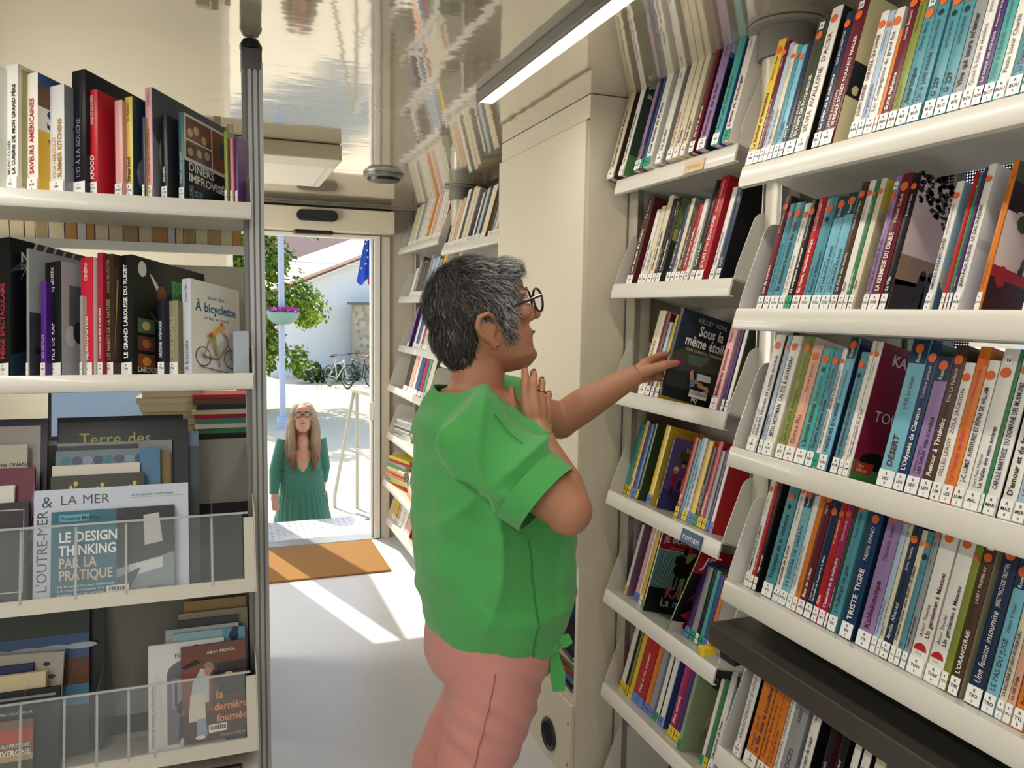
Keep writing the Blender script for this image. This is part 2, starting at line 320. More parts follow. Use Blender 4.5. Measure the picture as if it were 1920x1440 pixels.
# every book: place along the shelf, thickness, height, colours, spine title, author, shelf mark, stickers, label
SHELF_BOOKS=[
('FA','near right bay top shelf',1.0,1.7951,0.0,0.11,[
(1.3412,0.0231,0.261,'YO','Le Bonheur en bandoulière','Barbara Abel','ABE','o','yellow book titled Le Bonheur en bandoulière, near right bay top shelf'),
(1.3181,0.0158,0.25,'MK','Je suis née dans la lumière','Yasmina','KHA','o','maroon book titled Je suis née dans la lumière, near right bay top shelf'),
(1.3015,0.0133,0.242,'LL','La Colline aux esclaves','Shirley','KAT','','light blue book titled La Colline aux esclaves, near right bay top shelf'),
(1.2877,0.0131,0.234,'CC','La Maison du Guilvinec','Manon Astier','AST','o','cream book titled La Maison du Guilvinec, near right bay top shelf'),
(1.2738,0.0124,0.229,'TT','La boîte à la source','','AUG','o','teal book titled La boîte à la source, near right bay top shelf'),
(1.2605,0.0151,0.224,'tt',"L'ANIMAL",'','APP','o',"light teal book titled L'animal, near right bay top shelf"),
(1.2446,0.0136,0.226,'NT','PARTIR','','ARN','','navy book titled Partir, near right bay top shelf'),
(1.2297,0.0297,0.266,'HH','OLYMPE DE ROQUEDOR','FRANÇOIS PLACE','ARR','o6','charcoal book titled Olympe de roquedor, near right bay top shelf'),
(1.1985,0.027,0.275,'WK',"SILVIA AVALLONE  D'ACIER",'','AVA','o',"white book titled D'acier, near right bay top shelf"),
(1.1539,0.0183,0.251,'NA','Le piège de la mémoire','LISA BALLANTYNE','BAL','o','navy book titled Le piège de la mémoire, near right bay top shelf'),
(1.1349,0.0294,0.271,'MC','SI BEALE STREET POUVAIT PARLER','JAMES BALDWIN','BAL','o2','maroon book titled Si beale street pouvait parler, near right bay top shelf'),
(1.0667,0.0172,0.22,'WC','JULIAN BARNES   UNE FILLE, QUI DANSE','','BAR','o','white book titled Une fille qui danse, near right bay top shelf'),
(1.0489,0.0136,0.215,'Lt','Une gourmandise','Muriel Barbery','BAR','o','light blue book titled Une gourmandise, near right bay top shelf'),
(1.0343,0.0192,0.214,'WE','Les Compagnons du grand flot','','BAZ','o','white book titled Les Compagnons du grand flot, near right bay top shelf'),
(1.0139,0.0067,0.174,'OM','','','BEN','','thin orange book between the white and maroon ones, near right bay top shelf'),
(1.0066,0.019,0.235,'MM','Suite Italienne','Juliette Benzoni','BEN','o','maroon book titled Suite Italienne, near right bay top shelf'),
(0.987,0.0168,0.236,'AR','La Louve','Michel Bernard','BER','o','olive book titled La Louve, near right bay top shelf'),
(0.9691,0.0213,0.216,'TT','Antarctique','Olivier Bleys','BLE','o6','teal book titled Antarctique, near right bay top shelf'),
(0.947,0.0222,0.217,'TT','Un si petit monde','Jean-Philippe Blondel','BLO','on','teal book titled Un si petit monde, near right bay top shelf'),
(0.92,0.0205,0.206,'TT','G 229','Jean-Philippe Blondel','BLO','on','teal book titled G 229, left twin, near right bay top shelf'),
(0.8985,0.0211,0.205,'TT','G 229','Jean-Philippe Blondel','BLO','on','teal book titled G 229, right twin, near right bay top shelf'),
(0.8764,0.0208,0.201,'EE',"Vive qui saura m'aimer",'','BOJ','',"grey book titled Vive qui saura m'aimer, near right bay top shelf"),
(0.8547,0.0173,0.197,'WW','Quand la belle se réveillera','Janine Boissard','BOI','','white book titled Quand la belle se réveillera, near right bay top shelf'),
(0.8364,0.0143,0.195,'VN','Le temps des miracles','Anne-Laure Bondoux','BON','g','purple book titled Le temps des miracles, near right bay top shelf'),
(0.8214,0.017,0.182,'IG',"L'héritier de la Bartavelle",'Charles Bottarelli','BOT','o',"turquoise book titled L'héritier de la Bartavelle, near right bay top shelf"),
(0.8037,0.0172,0.182,'WW','Petite Soeur Charité','','BOU','o','white book titled Petite Soeur Charité, near right bay top shelf'),
(0.7853,0.0203,0.179,'TT','La Dame de Saigon','Françoise Bourdon','BOU','o','teal book titled La Dame de Saigon, near right bay top shelf'),
(0.7641,0.0168,0.173,'tt','Les Bateliers','Françoise Bourdon','BOU','o','light teal book titled Les Bateliers, near right bay top shelf')]),
('FB','near right bay second shelf',1.0,1.5117,0.012,0.11,[
(1.3025,0.0175,0.235,'MK','Jeu de miroirs','E.O. Chirovici','CHI','o','maroon book titled Jeu de miroirs, near right bay second shelf'),
(1.2831,0.0171,0.217,'TT',"L'énigme de Saint-Cloud",'','COL','o',"teal book titled L'énigme de Saint-Cloud, near right bay second shelf"),
(1.2651,0.025,0.217,'TN','En attendant la montée des eaux','','CON','o','teal book titled En attendant la montée des eaux, near right bay second shelf'),
(1.2388,0.0162,0.212,'WW','Ta vie ou la mienne','Robert Colonel','COL','o','white book titled Ta vie ou la mienne, near right bay second shelf'),
(1.2213,0.0171,0.216,'KK','La vengeance du wombat','Kenneth Cook','COO','og','black book titled La vengeance du wombat, near right bay second shelf'),
(1.2029,0.0212,0.217,'RR','En route, mauvaise troupe','Kenneth Cook','COO','','red book titled En route mauvaise troupe, near right bay second shelf'),
(1.1802,0.0264,0.216,'TN','Retour à Belleançon','Anne Courtillé','COU','on','teal book titled Retour à Belleançon, near right bay second shelf'),
(1.1514,0.0236,0.213,'tN','LES SABLONS DE PARIS','Georges Coulonges','COU','ob','light teal book titled Les sablons de paris, left twin, near right bay second shelf'),
(1.1267,0.0217,0.217,'tN','LES SABLONS DE PARIS','Georges Coulonges','COU','ob','light teal book titled Les sablons de paris, right twin, near right bay second shelf'),
(1.1039,0.0165,0.234,'BB','La Fête des écoles','Claude Coulonges','COU','o','brown book titled La Fête des écoles, near right bay second shelf'),
(1.086,0.0137,0.234,'WR','Sirius','Jonathan Crown','CRO','o','white book titled Sirius, near right bay second shelf'),
(1.0713,0.0093,0.23,'GY','Une colline fleurie','Michèle Dassas','DAR','o','green book titled Une colline fleurie, near right bay second shelf'),
(1.0609,0.0119,0.234,'CF','Aguar','','DAS','o','cream book titled Aguar, near right bay second shelf'),
(1.0291,0.0123,0.233,'PP','La Vierge qui conduisait des rois','Anne-Marie','DEL','o2','lilac book titled La Vierge qui conduisait des rois, near right bay second shelf'),
(1.0159,0.0218,0.235,'MM','LA KERMESSE DU DIABLE','Michel Dulud','DUL','o','maroon book titled La kermesse du diable, near right bay second shelf'),
(0.9922,0.0141,0.232,'KQ','La Villa','Jacqueline Dana','DAN','o','black book titled La Villa, near right bay second shelf'),
(0.9055,0.0129,0.205,'WL','AMOURS INTERMITTENTES','ALEXANDRE DE LA CHANCE','DEC','o','white book titled Amours intermittentes, near right bay second shelf'),
(0.8778,0.0073,0.215,'RG','','','DEL','','thin red book between the white and green ones, near right bay second shelf'),
(0.8698,0.0054,0.214,'GG','','','DES','o','thin green book between the red and purple ones, near right bay second shelf'),
(0.8639,0.0056,0.22,'VV','Des femmes','','DES','','purple book titled Des femmes, near right bay second shelf'),
(0.8573,0.013,0.224,'WW','JEAN-PAUL DUBOIS  LE CAS SNEIJDER','','DUB','o','white book titled Le cas sneijder, near right bay second shelf'),
(0.8196,0.0094,0.223,'OM','Le Maître Menuisier','DUPUY Marie-Bernadette','DUP','o','orange book titled Le Maître Menuisier, near right bay second shelf'),
(0.7475,0.0104,0.215,'RR','La Rose','','DUQ','','red book titled La Rose, near right bay second shelf')]),
('FC','near right bay third shelf',1.0,1.2267,0.012,0.11,[
(1.3146,0.0279,0.244,'WB','PEINDRE, PÊCHER ET LAISSER MOURIR','PETER HELLER','HEL','o','white book titled Peindre pêcher et laisser mourir, near right bay third shelf'),
(1.279,0.012,0.242,'LB','La mort attendra','Anne-Laure Bondoux','HIC','o','light blue book titled La mort attendra, near right bay third shelf'),
(1.2655,0.0291,0.244,'WC','BETH HOFFMAN  UN ÉTÉ À SAVANNAH','','HOF','o','white book titled Un été à savannah, near right bay third shelf'),
(1.2263,0.0229,0.244,'AC','Que ma terre demeure','Hervé Jaouen','JAO','o','olive book titled Que ma terre demeure, near right bay third shelf'),
(1.2025,0.0274,0.228,'SS','Gwaz-Ru','Hervé Jaouen','JAO','o','salmon book titled Gwaz-Ru, near right bay third shelf'),
(1.1726,0.0276,0.225,'IN',"L'écrivain national",'Serge Joncour','JON','on',"turquoise book titled L'écrivain national, near right bay third shelf"),
(1.1437,0.0187,0.223,'TN','Ce genre de petites choses','Claire Keegan','KEE','o','teal book titled Ce genre de petites choses, near right bay third shelf'),
(1.1242,0.0123,0.224,'WW','DOMINIQUE RANAIVOSON  BIENVENUE À MADAGASCAR','','KIN','og','white book titled Bienvenue à madagascar, near right bay third shelf'),
(1.1107,0.0198,0.247,'tN',"PASSEURS D'OMBRE",'Marie Kuhlmann','KUH','ob',"light teal book titled Passeurs d'ombre, near right bay third shelf"),
(1.0791,0.0172,0.221,'TT','Les chaussures de Dieu','Marie Kuhlmann','KUR','on','teal book titled Les chaussures de Dieu, near right bay third shelf'),
(1.0609,0.0099,0.242,'WM','Douces déroutes','Yanick Lahens','LAH','o','white book titled Douces déroutes, near right bay third shelf'),
(1.0499,0.0126,0.241,'WM','Toutes les couleurs de la nuit','Karine Lambert','LAM','o','white book titled Toutes les couleurs de la nuit, near right bay third shelf'),
(0.9752,0.0335,0.248,'tN','DÉSERT','J.M.G. Le Clézio','LEC','ob','light teal book titled Désert, near right bay third shelf'),
(0.9405,0.0202,0.242,'nD',"L'Odyssée de Clarence",'Corinne Jamaud','LEG','o',"dark blue book titled L'Odyssée de Clarence, near right bay third shelf"),
(0.9189,0.0242,0.223,'PV',"LES DEUX VIES D'ANNA",'Hélène Legrais','LEG','ob',"lilac book titled Les deux vies d'anna, near right bay third shelf"),
(0.8932,0.021,0.242,'BB','Retour à Tinténiac','Éric Le Nabour','LEN','o','brown book titled Retour à Tinténiac, near right bay third shelf'),
(0.8716,0.0171,0.216,'WW','GILLES LEROY  ZOLA JACKSON','','LER','o','white book titled Zola jackson, near right bay third shelf'),
(0.8537,0.019,0.242,'OO','Le Monde de Ben','Doris Lessing','LES','o','orange book titled Le Monde de Ben, near right bay third shelf'),
(0.8339,0.0182,0.222,'WW','J.-C. LUMET  AVENTURES ET PÉPINS DE WILLIAM','','LUM','o','white book titled Aventures et pépins de william, near right bay third shelf'),
(0.8144,0.0238,0.241,'WE','La Vallée des eaux amères','Jean-Paul Malaval','MAL','o6','white book titled La Vallée des eaux amères, near right bay third shelf'),
(0.7899,0.0059,0.241,'GG','','','MAL','','thin green book between two white ones, near right bay third shelf'),
(0.7831,0.0184,0.235,'WK','CAROLE MARTINEZ  DU DOMAINE DES MURMURES','','MAR','o','white book titled Du domaine des murmures, near right bay third shelf'),
(0.7608,0.0206,0.241,'WK',"D'amour et de feu",'Isabelle Mazars','MAZ','o',"white book titled D'amour et de feu, near right bay third shelf"),
(0.7392,0.0175,0.236,'LL','UN VALET','','MER','o','light blue book titled Un valet, near right bay third shelf'),
(0.7206,0.0129,0.239,'NN','','','MER','o','navy book at the right end beside a light blue one, near right bay third shelf')]),
('FD','near right bay fourth shelf',1.0,0.9409,0.03,0.11,[
(1.3252,0.0145,0.233,'WW','FEMMES DANS LA GUERRE','Françoise Renaud','REN','o','white book titled Femmes dans la guerre, near right bay fourth shelf'),
(1.3096,0.0107,0.245,'RR',"Les chemins de l'exil",'','REV','o',"red book titled Les chemins de l'exil, near right bay fourth shelf"),
(1.2974,0.0116,0.254,'KK','Piège conjugal','','REN','o','black book titled Piège conjugal, near right bay fourth shelf'),
(1.268,0.0298,0.231,'TT','Tropique de la violence','','RIO','on','teal book titled Tropique de la violence, near right bay fourth shelf'),
(1.2353,0.0168,0.251,'WR','Sentinelle de la pluie','Tatiana de Rosnay','ROS','o','white book titled Sentinelle de la pluie, near right bay fourth shelf'),
(1.2167,0.0209,0.238,'tN','LE MAÎTRE DE SAFRAN','','ROU','ob','light teal book titled Le maître de safran, near right bay fourth shelf'),
(1.1944,0.0142,0.253,'WW','THIBAUT DE SAINT POL','','SAI','o','white book between the light teal and orange ones, near right bay fourth shelf'),
(1.1789,0.0122,0.253,'OT','Sonate','','SAN','o','orange book titled Sonate, near right bay fourth shelf'),
(1.1654,0.0184,0.25,'MM','Rue du coton','Sagot','SAG','o','maroon book titled Rue du coton, near right bay fourth shelf'),
(1.1453,0.0184,0.23,'NN','Le roman de Gaspard de la Meije','Isabelle Scheibli','SCH','o','navy book titled Le roman de Gaspard de la, near right bay fourth shelf'),
(1.1253,0.0147,0.231,'RR','Paola','Vita Sackville-West','SAC','o','red book titled Paola, near right bay fourth shelf'),
(1.1094,0.0156,0.234,'XM',"L'exercice de la médecine",'Laurent Seksik','SEK','o',"magenta book titled L'exercice de la médecine, near right bay fourth shelf"),
(1.0926,0.0067,0.253,'DD','Le Secret de soeur Lorena','','SER','','dark green book titled Le Secret de soeur Lorena, near right bay fourth shelf'),
(1.0848,0.0212,0.254,'TT',"L'Auberge du gué",'Annie Sicard','SIC','o',"teal book titled L'Auberge du gué, near right bay fourth shelf"),
(1.0541,0.0276,0.253,'nN','TRISTE TIGRE','NEIGE SINNO','SIN','o2','dark blue book titled Triste tigre, near right bay fourth shelf'),
(1.0165,0.0307,0.252,'PV','Kaléidoscope','Danielle Steel','STE','o','lilac book titled Kaléidoscope, near right bay fourth shelf'),
(0.9847,0.0115,0.252,'LI',"Les amants d'Aurélien",'Anne','SUN','o',"light blue book titled Les amants d'Aurélien, near right bay fourth shelf"),
(0.9722,0.008,0.251,'CC','Alphonse','Ali Zaïgr','TAI','o','cream book titled Alphonse, near right bay fourth shelf'),
(0.9632,0.0173,0.228,'NN','Amalia Albanesi','Sylvie Tanette','TAN','o','navy book titled Amalia Albanesi, near right bay fourth shelf'),
(0.9449,0.0106,0.225,'CC','JESSMANN TAYLOR  AINSI RÊVENT LES FEMMES','','TAY','o','cream book titled Ainsi rêvent les femmes, near right bay fourth shelf'),
(0.9334,0.0104,0.226,'TN','Vi','Kim Thúy','THU','on','teal book titled Vi, near right bay fourth shelf'),
(0.9217,0.0111,0.246,'EL',"L'atelier des miracles",'Valérie Tong Cuong','TON','o',"grey book titled L'atelier des miracles, near right bay fourth shelf"),
(0.9088,0.0302,0.248,'WW','Un gentleman à Moscou','Amor Towles','TOW','oz','white book titled Un gentleman à Moscou, left twin, near right bay fourth shelf'),
(0.8753,0.0274,0.248,'WW','Un gentleman à Moscou','Amor Towles','TOW','oz','white book titled Un gentleman à Moscou, right twin, near right bay fourth shelf'),
(0.8474,0.0122,0.231,'AA','','','TOU','o','thin olive book between the white and brown ones, near right bay fourth shelf'),
(0.8322,0.0175,0.25,'BF',"L'ORANGERAIE",'LARRY TREMBLAY','TRE','o2',"brown book titled L'orangeraie, near right bay fourth shelf"),
(0.804,0.0258,0.251,'NA','Une femme insoumise','JANET MACLEOD TROTTER','TRO','o','navy book titled Une femme insoumise, near right bay fourth shelf'),
(0.7762,0.0194,0.225,'tI','LE PAS DU JUGE','Henri Troyat','TRO','ob','light teal book titled Le pas du juge, near right bay fourth shelf'),
(0.7554,0.0117,0.229,'CI','LA BALLERINE DE SAINT-PÉTERSBOURG','HENRI TROYAT','TRO','o','cream book titled La ballerine de saint-pétersbourg, near right bay fourth shelf'),
(0.743,0.0114,0.231,'SK',"Le défi d'olga",'HENRI TROYAT','TRO','',"salmon book titled Le défi d'olga, near right bay fourth shelf"),
(0.7302,0.0175,0.231,'OO','Bel été','Anne Tyler','TYL','o','orange book titled Bel été, near right bay fourth shelf')]),
('FE','shelf under dark counter',1.0,0.5751,0.012,0.11,[
(1.3138,0.0235,0.227,'WK','ARNALDUR INDRIDASON  LES NUITS DE REYKJAVIK','','IND','','white book titled Les nuits de reykjavik, shelf under dark counter'),
(1.28,0.0384,0.232,'OB','La fille dans le brouillard','Donato Carrisi','CAR','','orange book titled La fille dans le brouillard, shelf under dark counter'),
(1.2387,0.0211,0.236,'OO','Poussière dans le vent','','COL','o','orange book titled Poussière dans le vent, shelf under dark counter'),
(1.2161,0.0173,0.24,'OO','Les yeux fermés','','CAS','o','orange book titled Les yeux fermés, shelf under dark counter'),
(1.1969,0.0147,0.24,'WL',"JEAN GRAMOND  L'ÉTRANGE VISITEUR DU 9 DÉCEMBRE",'','GRA','',"white book titled L'étrange visiteur du 9 décembre, shelf under dark counter"),
(1.1809,0.0351,0.24,'EE','INDICES','ROBERT COOPER','COO','o','grey book titled Indices, shelf under dark counter'),
(1.135,0.0212,0.238,'WK','Le tueur au parc de coeur','Helen Cox','COX','o','white book titled Le tueur au parc de coeur, shelf under dark counter'),
(1.0871,0.016,0.252,'KM',"L'horizon d'une nuit",'','GRE','',"black book titled L'horizon d'une nuit, shelf under dark counter"),
(1.0593,0.0185,0.25,'KK','Bons baisers du tueur','','HAR','o','black book titled Bons baisers du tueur, shelf under dark counter'),
(1.0287,0.0148,0.251,'WK','LE DOMPTEUR DE LIONS','','LAC','o','white book titled Le dompteur de lions, left twin, shelf under dark counter'),
(1.0084,0.0169,0.254,'WK','LE DOMPTEUR DE LIONS','','LAC','o','white book titled Le dompteur de lions, right twin, shelf under dark counter'),
(0.9815,0.0208,0.246,'CF','','','LAR','o','cream book between the white and black ones, shelf under dark counter'),
(0.9489,0.015,0.25,'KK','','','LEM','o','black book between the cream and yellow ones, shelf under dark counter'),
(0.9306,0.013,0.254,'YO','','','LEN','o','yellow book between the black and red ones, shelf under dark counter'),
(0.916,0.0205,0.254,'RR','','','MAN','o','red book at the right end beside a yellow one, shelf under dark counter')]),
('MA','middle bay top shelf',1.1,1.8811,-0.02,0.11,[
(2.102,0.0388,0.303,'CB',"Nouvelle manière d'écrire",'','MAN','',"cream book titled Nouvelle manière d'écrire, middle bay top shelf"),
(2.0298,0.0248,0.316,'WN','La Colline aux framboises','Jacques Place','PLA','','white book titled La Colline aux framboises, middle bay top shelf'),
(1.9417,0.0171,0.251,'PW','Les chemins','','POU','','lilac book titled Les chemins, middle bay top shelf'),
(1.9226,0.013,0.256,'KR','Le Cercle','','POI','','black book titled Le Cercle, middle bay top shelf'),
(1.9077,0.0128,0.284,'UN','','','POT','g','thin blue book between the black and white ones, middle bay top shelf'),
(1.8917,0.0307,0.261,'WW','Une famille en France','','PRO','g','white book titled Une famille en France, middle bay top shelf'),
(1.8306,0.0296,0.258,'WE','Le Jardin','Elsa','QUE','','white book titled Le Jardin, middle bay top shelf'),
(1.7761,0.0265,0.259,'CC','LUIGI STORY','','RAG','','cream book between the white and cream ones, middle bay top shelf'),
(1.7462,0.0253,0.258,'CC','Roma','','RAH','','cream book titled Roma, middle bay top shelf'),
(1.7139,0.0219,0.257,'CC','Petit pays','','REN','','cream book titled Petit pays, middle bay top shelf'),
(1.6753,0.0216,0.256,'MM','Après le silence','','REG','','maroon book titled Après le silence, middle bay top shelf'),
(1.6405,0.0331,0.316,'PU','Mémoires de la mer','André Sorensen','SOR','','lilac book titled Mémoires de la mer, middle bay top shelf'),
(1.5811,0.027,0.256,'IU','Mon ami Santa Rosa','','SAN','','turquoise book titled Mon ami Santa Rosa, middle bay top shelf'),
(1.5404,0.0255,0.251,'WW',"L'amie du boulanger",'Lucie','SIM','g',"white book titled L'amie du boulanger, middle bay top shelf")]),
('MB','middle bay second shelf',1.1,1.5821,0.012,0.11,[
(2.0231,0.0338,0.262,'BM','Les larmes du Diable','C.J. Sansom','SAN','','brown book titled Les larmes du Diable, middle bay second shelf'),
(1.9565,0.0203,0.217,'WE','Comme un bateau','','SAL','','white book titled Comme un bateau, middle bay second shelf'),
(1.934,0.0226,0.224,'CC','Les oliviers','','SAN','','cream book titled Les oliviers, middle bay second shelf'),
(1.9079,0.0246,0.25,'CC','Une saison blanche','','SAR','','cream book titled Une saison blanche, middle bay second shelf'),
(1.8812,0.0171,0.239,'KC',"L'homme-Aurès",'','SEL','',"black book titled L'homme-Aurès, left twin, middle bay second shelf"),
(1.8621,0.0227,0.238,'KD',"L'homme-Aurès",'Jean Noël','SEL','',"black book titled L'homme-Aurès, right twin, middle bay second shelf"),
(1.8115,0.0217,0.216,'NO',"À l'ombre du monde",'','SHA','',"navy book titled À l'ombre du monde, middle bay second shelf"),
(1.788,0.0166,0.228,'CE','Journal','','SHI','','cream book titled Journal, middle bay second shelf'),
(1.7686,0.0227,0.184,'BE','Elles venaient du sud','','SIL','','brown book titled Elles venaient du sud, middle bay second shelf'),
(1.7441,0.0178,0.205,'RR','VALSE AVEC LE DIABLE','','SIN','','red book titled Valse avec le diable, middle bay second shelf'),
(1.7246,0.0183,0.217,'WW',"Bonjour à toi dans l'hiver",'','STE','',"white book titled Bonjour à toi dans l'hiver, middle bay second shelf"),
(1.6968,0.0195,0.262,'KD',"Cathy's Book",'','STE','',"black book titled Cathy's Book, middle bay second shelf"),
(1.6748,0.033,0.269,'RR',"JOURS D'ALEXANDRIE",'Dimitris Stefanakis','STE','',"red book titled Jours d'alexandrie, middle bay second shelf"),
(1.6145,0.018,0.232,'WL',"L'âge des merveilles",'','VAR','',"white book titled L'âge des merveilles, middle bay second shelf"),
(1.5895,0.0176,0.25,'NK','RATS','Bernard Werber','WER','','navy book titled Rats, middle bay second shelf')]),
('MC','middle bay third shelf',1.1,1.2744,0.012,0.115,[
(1.9348,0.036,0.243,'CC','EN 3 000 IMAGES','','ZUM','','cream book titled En 3 000 images, middle bay third shelf'),
(1.8967,0.0237,0.236,'MM','La cicatrice','','WEB','','maroon book titled La cicatrice, middle bay third shelf'),
(1.869,0.0162,0.211,'LW','','','WIL','','light blue book between the maroon and yellow ones, middle bay third shelf'),
(1.8438,0.0158,0.232,'YY','Moi et ma mère','','WOL','','yellow book titled Moi et ma mère, middle bay third shelf'),
(1.5908,0.0287,0.238,'QQ','Meilleures ennemies','Alexia Young','YOU','','pink book titled Meilleures ennemies, middle bay third shelf'),
(1.5477,0.0112,0.23,'VV','','','YOU','','thin purple book between the pink and white ones, middle bay third shelf'),
(1.5327,0.0111,0.231,'WH','','','ZEN','','white book at the right end beside a purple one, middle bay third shelf')]),
('MD','middle bay fourth shelf',1.1,0.9679,0.045,0.125,[
(2.0697,0.029,0.215,'IR','','','AND','y','turquoise album at the left end beside a yellow one, middle bay fourth shelf'),
(2.0375,0.0189,0.231,'YR','Bibi','','ARR','y','yellow album titled Bibi, middle bay fourth shelf'),
(2.0167,0.0284,0.225,'UG','','','BEN','b','blue album between the yellow and dark green ones, middle bay fourth shelf'),
(1.9859,0.0145,0.229,'DD','','','BRI','y','dark green album between the blue and yellow ones, middle bay fourth shelf'),
(1.9252,0.0241,0.233,'YY','','','CAN','b','yellow album between the dark green and red ones, middle bay fourth shelf'),
(1.7782,0.0193,0.221,'RO','Rallye','','DAH','y','red album titled Rallye, middle bay fourth shelf'),
(1.7569,0.012,0.219,'TT','','','DEL','b','thin teal album between the red and light blue ones, middle bay fourth shelf'),
(1.7434,0.025,0.225,'LW',"Sardine de l'espace",'','DIE','y',"light blue album titled Sardine de l'espace, middle bay fourth shelf"),
(1.7146,0.0225,0.221,'YO','','','DUB','b','yellow album between the light blue and black ones, middle bay fourth shelf'),
(1.6897,0.0164,0.209,'KG','LES TROIS LIONS','','FER','g','black album titled Les trois lions, middle bay fourth shelf'),
(1.6719,0.0203,0.227,'RR','Bibliothèque','Mina','FRI','y','red album titled Bibliothèque, middle bay fourth shelf'),
(1.6498,0.0154,0.206,'EP','','','GAL','y','grey album between the red and purple ones, middle bay fourth shelf'),
(1.6331,0.012,0.211,'VW','','','GRI','b','thin purple album between the grey and white ones, middle bay fourth shelf'),
(1.6198,0.011,0.209,'WR','','','GUD','b','white album at the right end beside a purple one, middle bay fourth shelf')]),
('ME','middle bay fifth shelf',1.1,0.6624,0.045,0.14,[
(2.0378,0.0143,0.219,'WP','','','HOL','y','white album at the left end beside a pink one, middle bay fifth shelf'),
(1.9803,0.0168,0.238,'QR','','','HUG','b','pink album between two white ones, middle bay fifth shelf'),
(1.9616,0.011,0.228,'WR','','','JAN','b','thin white album between the pink and yellow ones, middle bay fifth shelf'),
(1.9488,0.0163,0.239,'YK','','','JAO','','yellow album between the white and purple ones, middle bay fifth shelf'),
(1.7099,0.0222,0.208,'VU','','','MOR','b','purple album between the yellow and grey ones, middle bay fifth shelf'),
(1.6863,0.0226,0.199,'EE','','','MUR','g','grey album between the purple and black ones, middle bay fifth shelf'),
(1.6622,0.0137,0.201,'KX','','','NAD','','black album between the grey and turquoise ones, middle bay fifth shelf'),
(1.6471,0.0154,0.201,'IG','','','NIM','g','turquoise album between the black and blue ones, middle bay fifth shelf'),
(1.6298,0.0165,0.196,'UP','','','OST','b','blue album between the turquoise and orange ones, middle bay fifth shelf'),
(1.612,0.0131,0.194,'OW','','','PAR','','orange album at the right end beside a blue one, middle bay fifth shelf')]),
('MF','middle bay sixth shelf',1.1,0.3654,0.035,0.13,[
(2.0306,0.0226,0.224,'WO','','','PEN','y','white album at the left end beside a black one, middle bay sixth shelf'),
(2.0061,0.0108,0.229,'KR','','','PER','y','thin black album between the white and olive ones, middle bay sixth shelf'),
(1.9934,0.012,0.228,'AG','','','PIN','y','thin olive album between the black and yellow ones, middle bay sixth shelf'),
(1.9777,0.0211,0.228,'YA','','','PON','y','yellow album between the olive and red ones, middle bay sixth shelf'),
(1.9542,0.0622,0.228,'RR','Didi et les copains','','QUI','b','red album titled Didi et les copains, middle bay sixth shelf'),
(1.8885,0.0219,0.239,'OJ','','','REB','b','orange album between the red and grey ones, middle bay sixth shelf'),
(1.8644,0.0248,0.237,'EL','','','ROB','b','grey album between the orange and white ones, middle bay sixth shelf'),
(1.8285,0.0165,0.233,'WK','','','ROW','g','white album between the grey and white ones, middle bay sixth shelf'),
(1.8055,0.0204,0.231,'WU','','','SEP','b','white album between the white and magenta ones, middle bay sixth shelf'),
(1.7556,0.0277,0.229,'XX','Mes secrets','','SIM','y','magenta album titled Mes secrets, middle bay sixth shelf'),
(1.7259,0.025,0.211,'VK','','','STR','y','purple album between the magenta and dark green ones, middle bay sixth shelf'),
(1.6989,0.0206,0.226,'DJ','','','TIB','g','dark green album between the purple and white ones, middle bay sixth shelf'),
(1.6051,0.0126,0.227,'WR','','','VAL','g','thin white album between the dark green and green ones, middle bay sixth shelf'),
(1.5907,0.016,0.234,'GA','','','VER','y','green album between two white ones, middle bay sixth shelf'),
(1.5729,0.0201,0.264,'WL',"Les princes de l'hiver",'','ZUR','',"white album titled Les princes de l'hiver, middle bay sixth shelf")]),
('GA','top shelf nearest the door',1.1,1.8822,0.012,0.12,[
(4.8072,0.055,0.249,'CM','','','BAC','r','cream book at the left end beside a cream one, top shelf nearest the door'),
(4.746,0.0553,0.257,'CD','','','BAL','r','cream book between the cream and white ones, top shelf nearest the door'),
(4.6847,0.0495,0.261,'WG','','','BAR','r','white book between the cream and grey ones, top shelf nearest the door'),
(4.6292,0.0499,0.266,'EW','','','BER','r','grey book between the white and cream ones, top shelf nearest the door'),
(4.5735,0.0374,0.273,'CR','','','BIA','r','cream book between the grey and white ones, top shelf nearest the door'),
(4.5304,0.0507,0.27,'WE','','','BON','r','white book between the cream and white ones, top shelf nearest the door'),
(4.4741,0.0496,0.269,'WC','','','BOU','r','white book between the white and cream ones, left twin, top shelf nearest the door'),
(4.4191,0.0418,0.266,'CR','','','BRU','r','cream book between the white and orange ones, top shelf nearest the door'),
(4.3719,0.0475,0.265,'OO','','','CAM','r','orange book between two cream ones, top shelf nearest the door'),
(4.3192,0.0465,0.27,'CO','','','CEN','r','cream book between the orange and pink ones, top shelf nearest the door'),
(4.2675,0.0492,0.271,'QQ','','','CHA','r','pink book between the cream and white ones, top shelf nearest the door'),
(4.2133,0.0493,0.281,'WG','','','CHE','r','white book between the pink and white ones, top shelf nearest the door'),
(4.1591,0.0434,0.277,'WE','','','CLA','r','white book between the white and cream ones, right twin, top shelf nearest the door'),
(4.1109,0.046,0.282,'CQ','','','COL','r','cream book between two white ones, top shelf nearest the door'),
(4.0603,0.0266,0.276,'WR','','','DEB','','white book at the right end beside a cream one, top shelf nearest the door')]),
('GB','top shelf beside the cupboard',1.1,1.8176,0.012,0.12,[
(3.9781,0.0392,0.28,'KJ','','','DEL','','black book at the left end beside a cream one, top shelf beside the cupboard'),
(3.9333,0.0275,0.252,'CF','','','DUR','','cream book between the black and cream ones, top shelf beside the cupboard'),
(3.9003,0.0432,0.248,'CQ','','','FER','','cream book between the cream and salmon ones, top shelf beside the cupboard'),
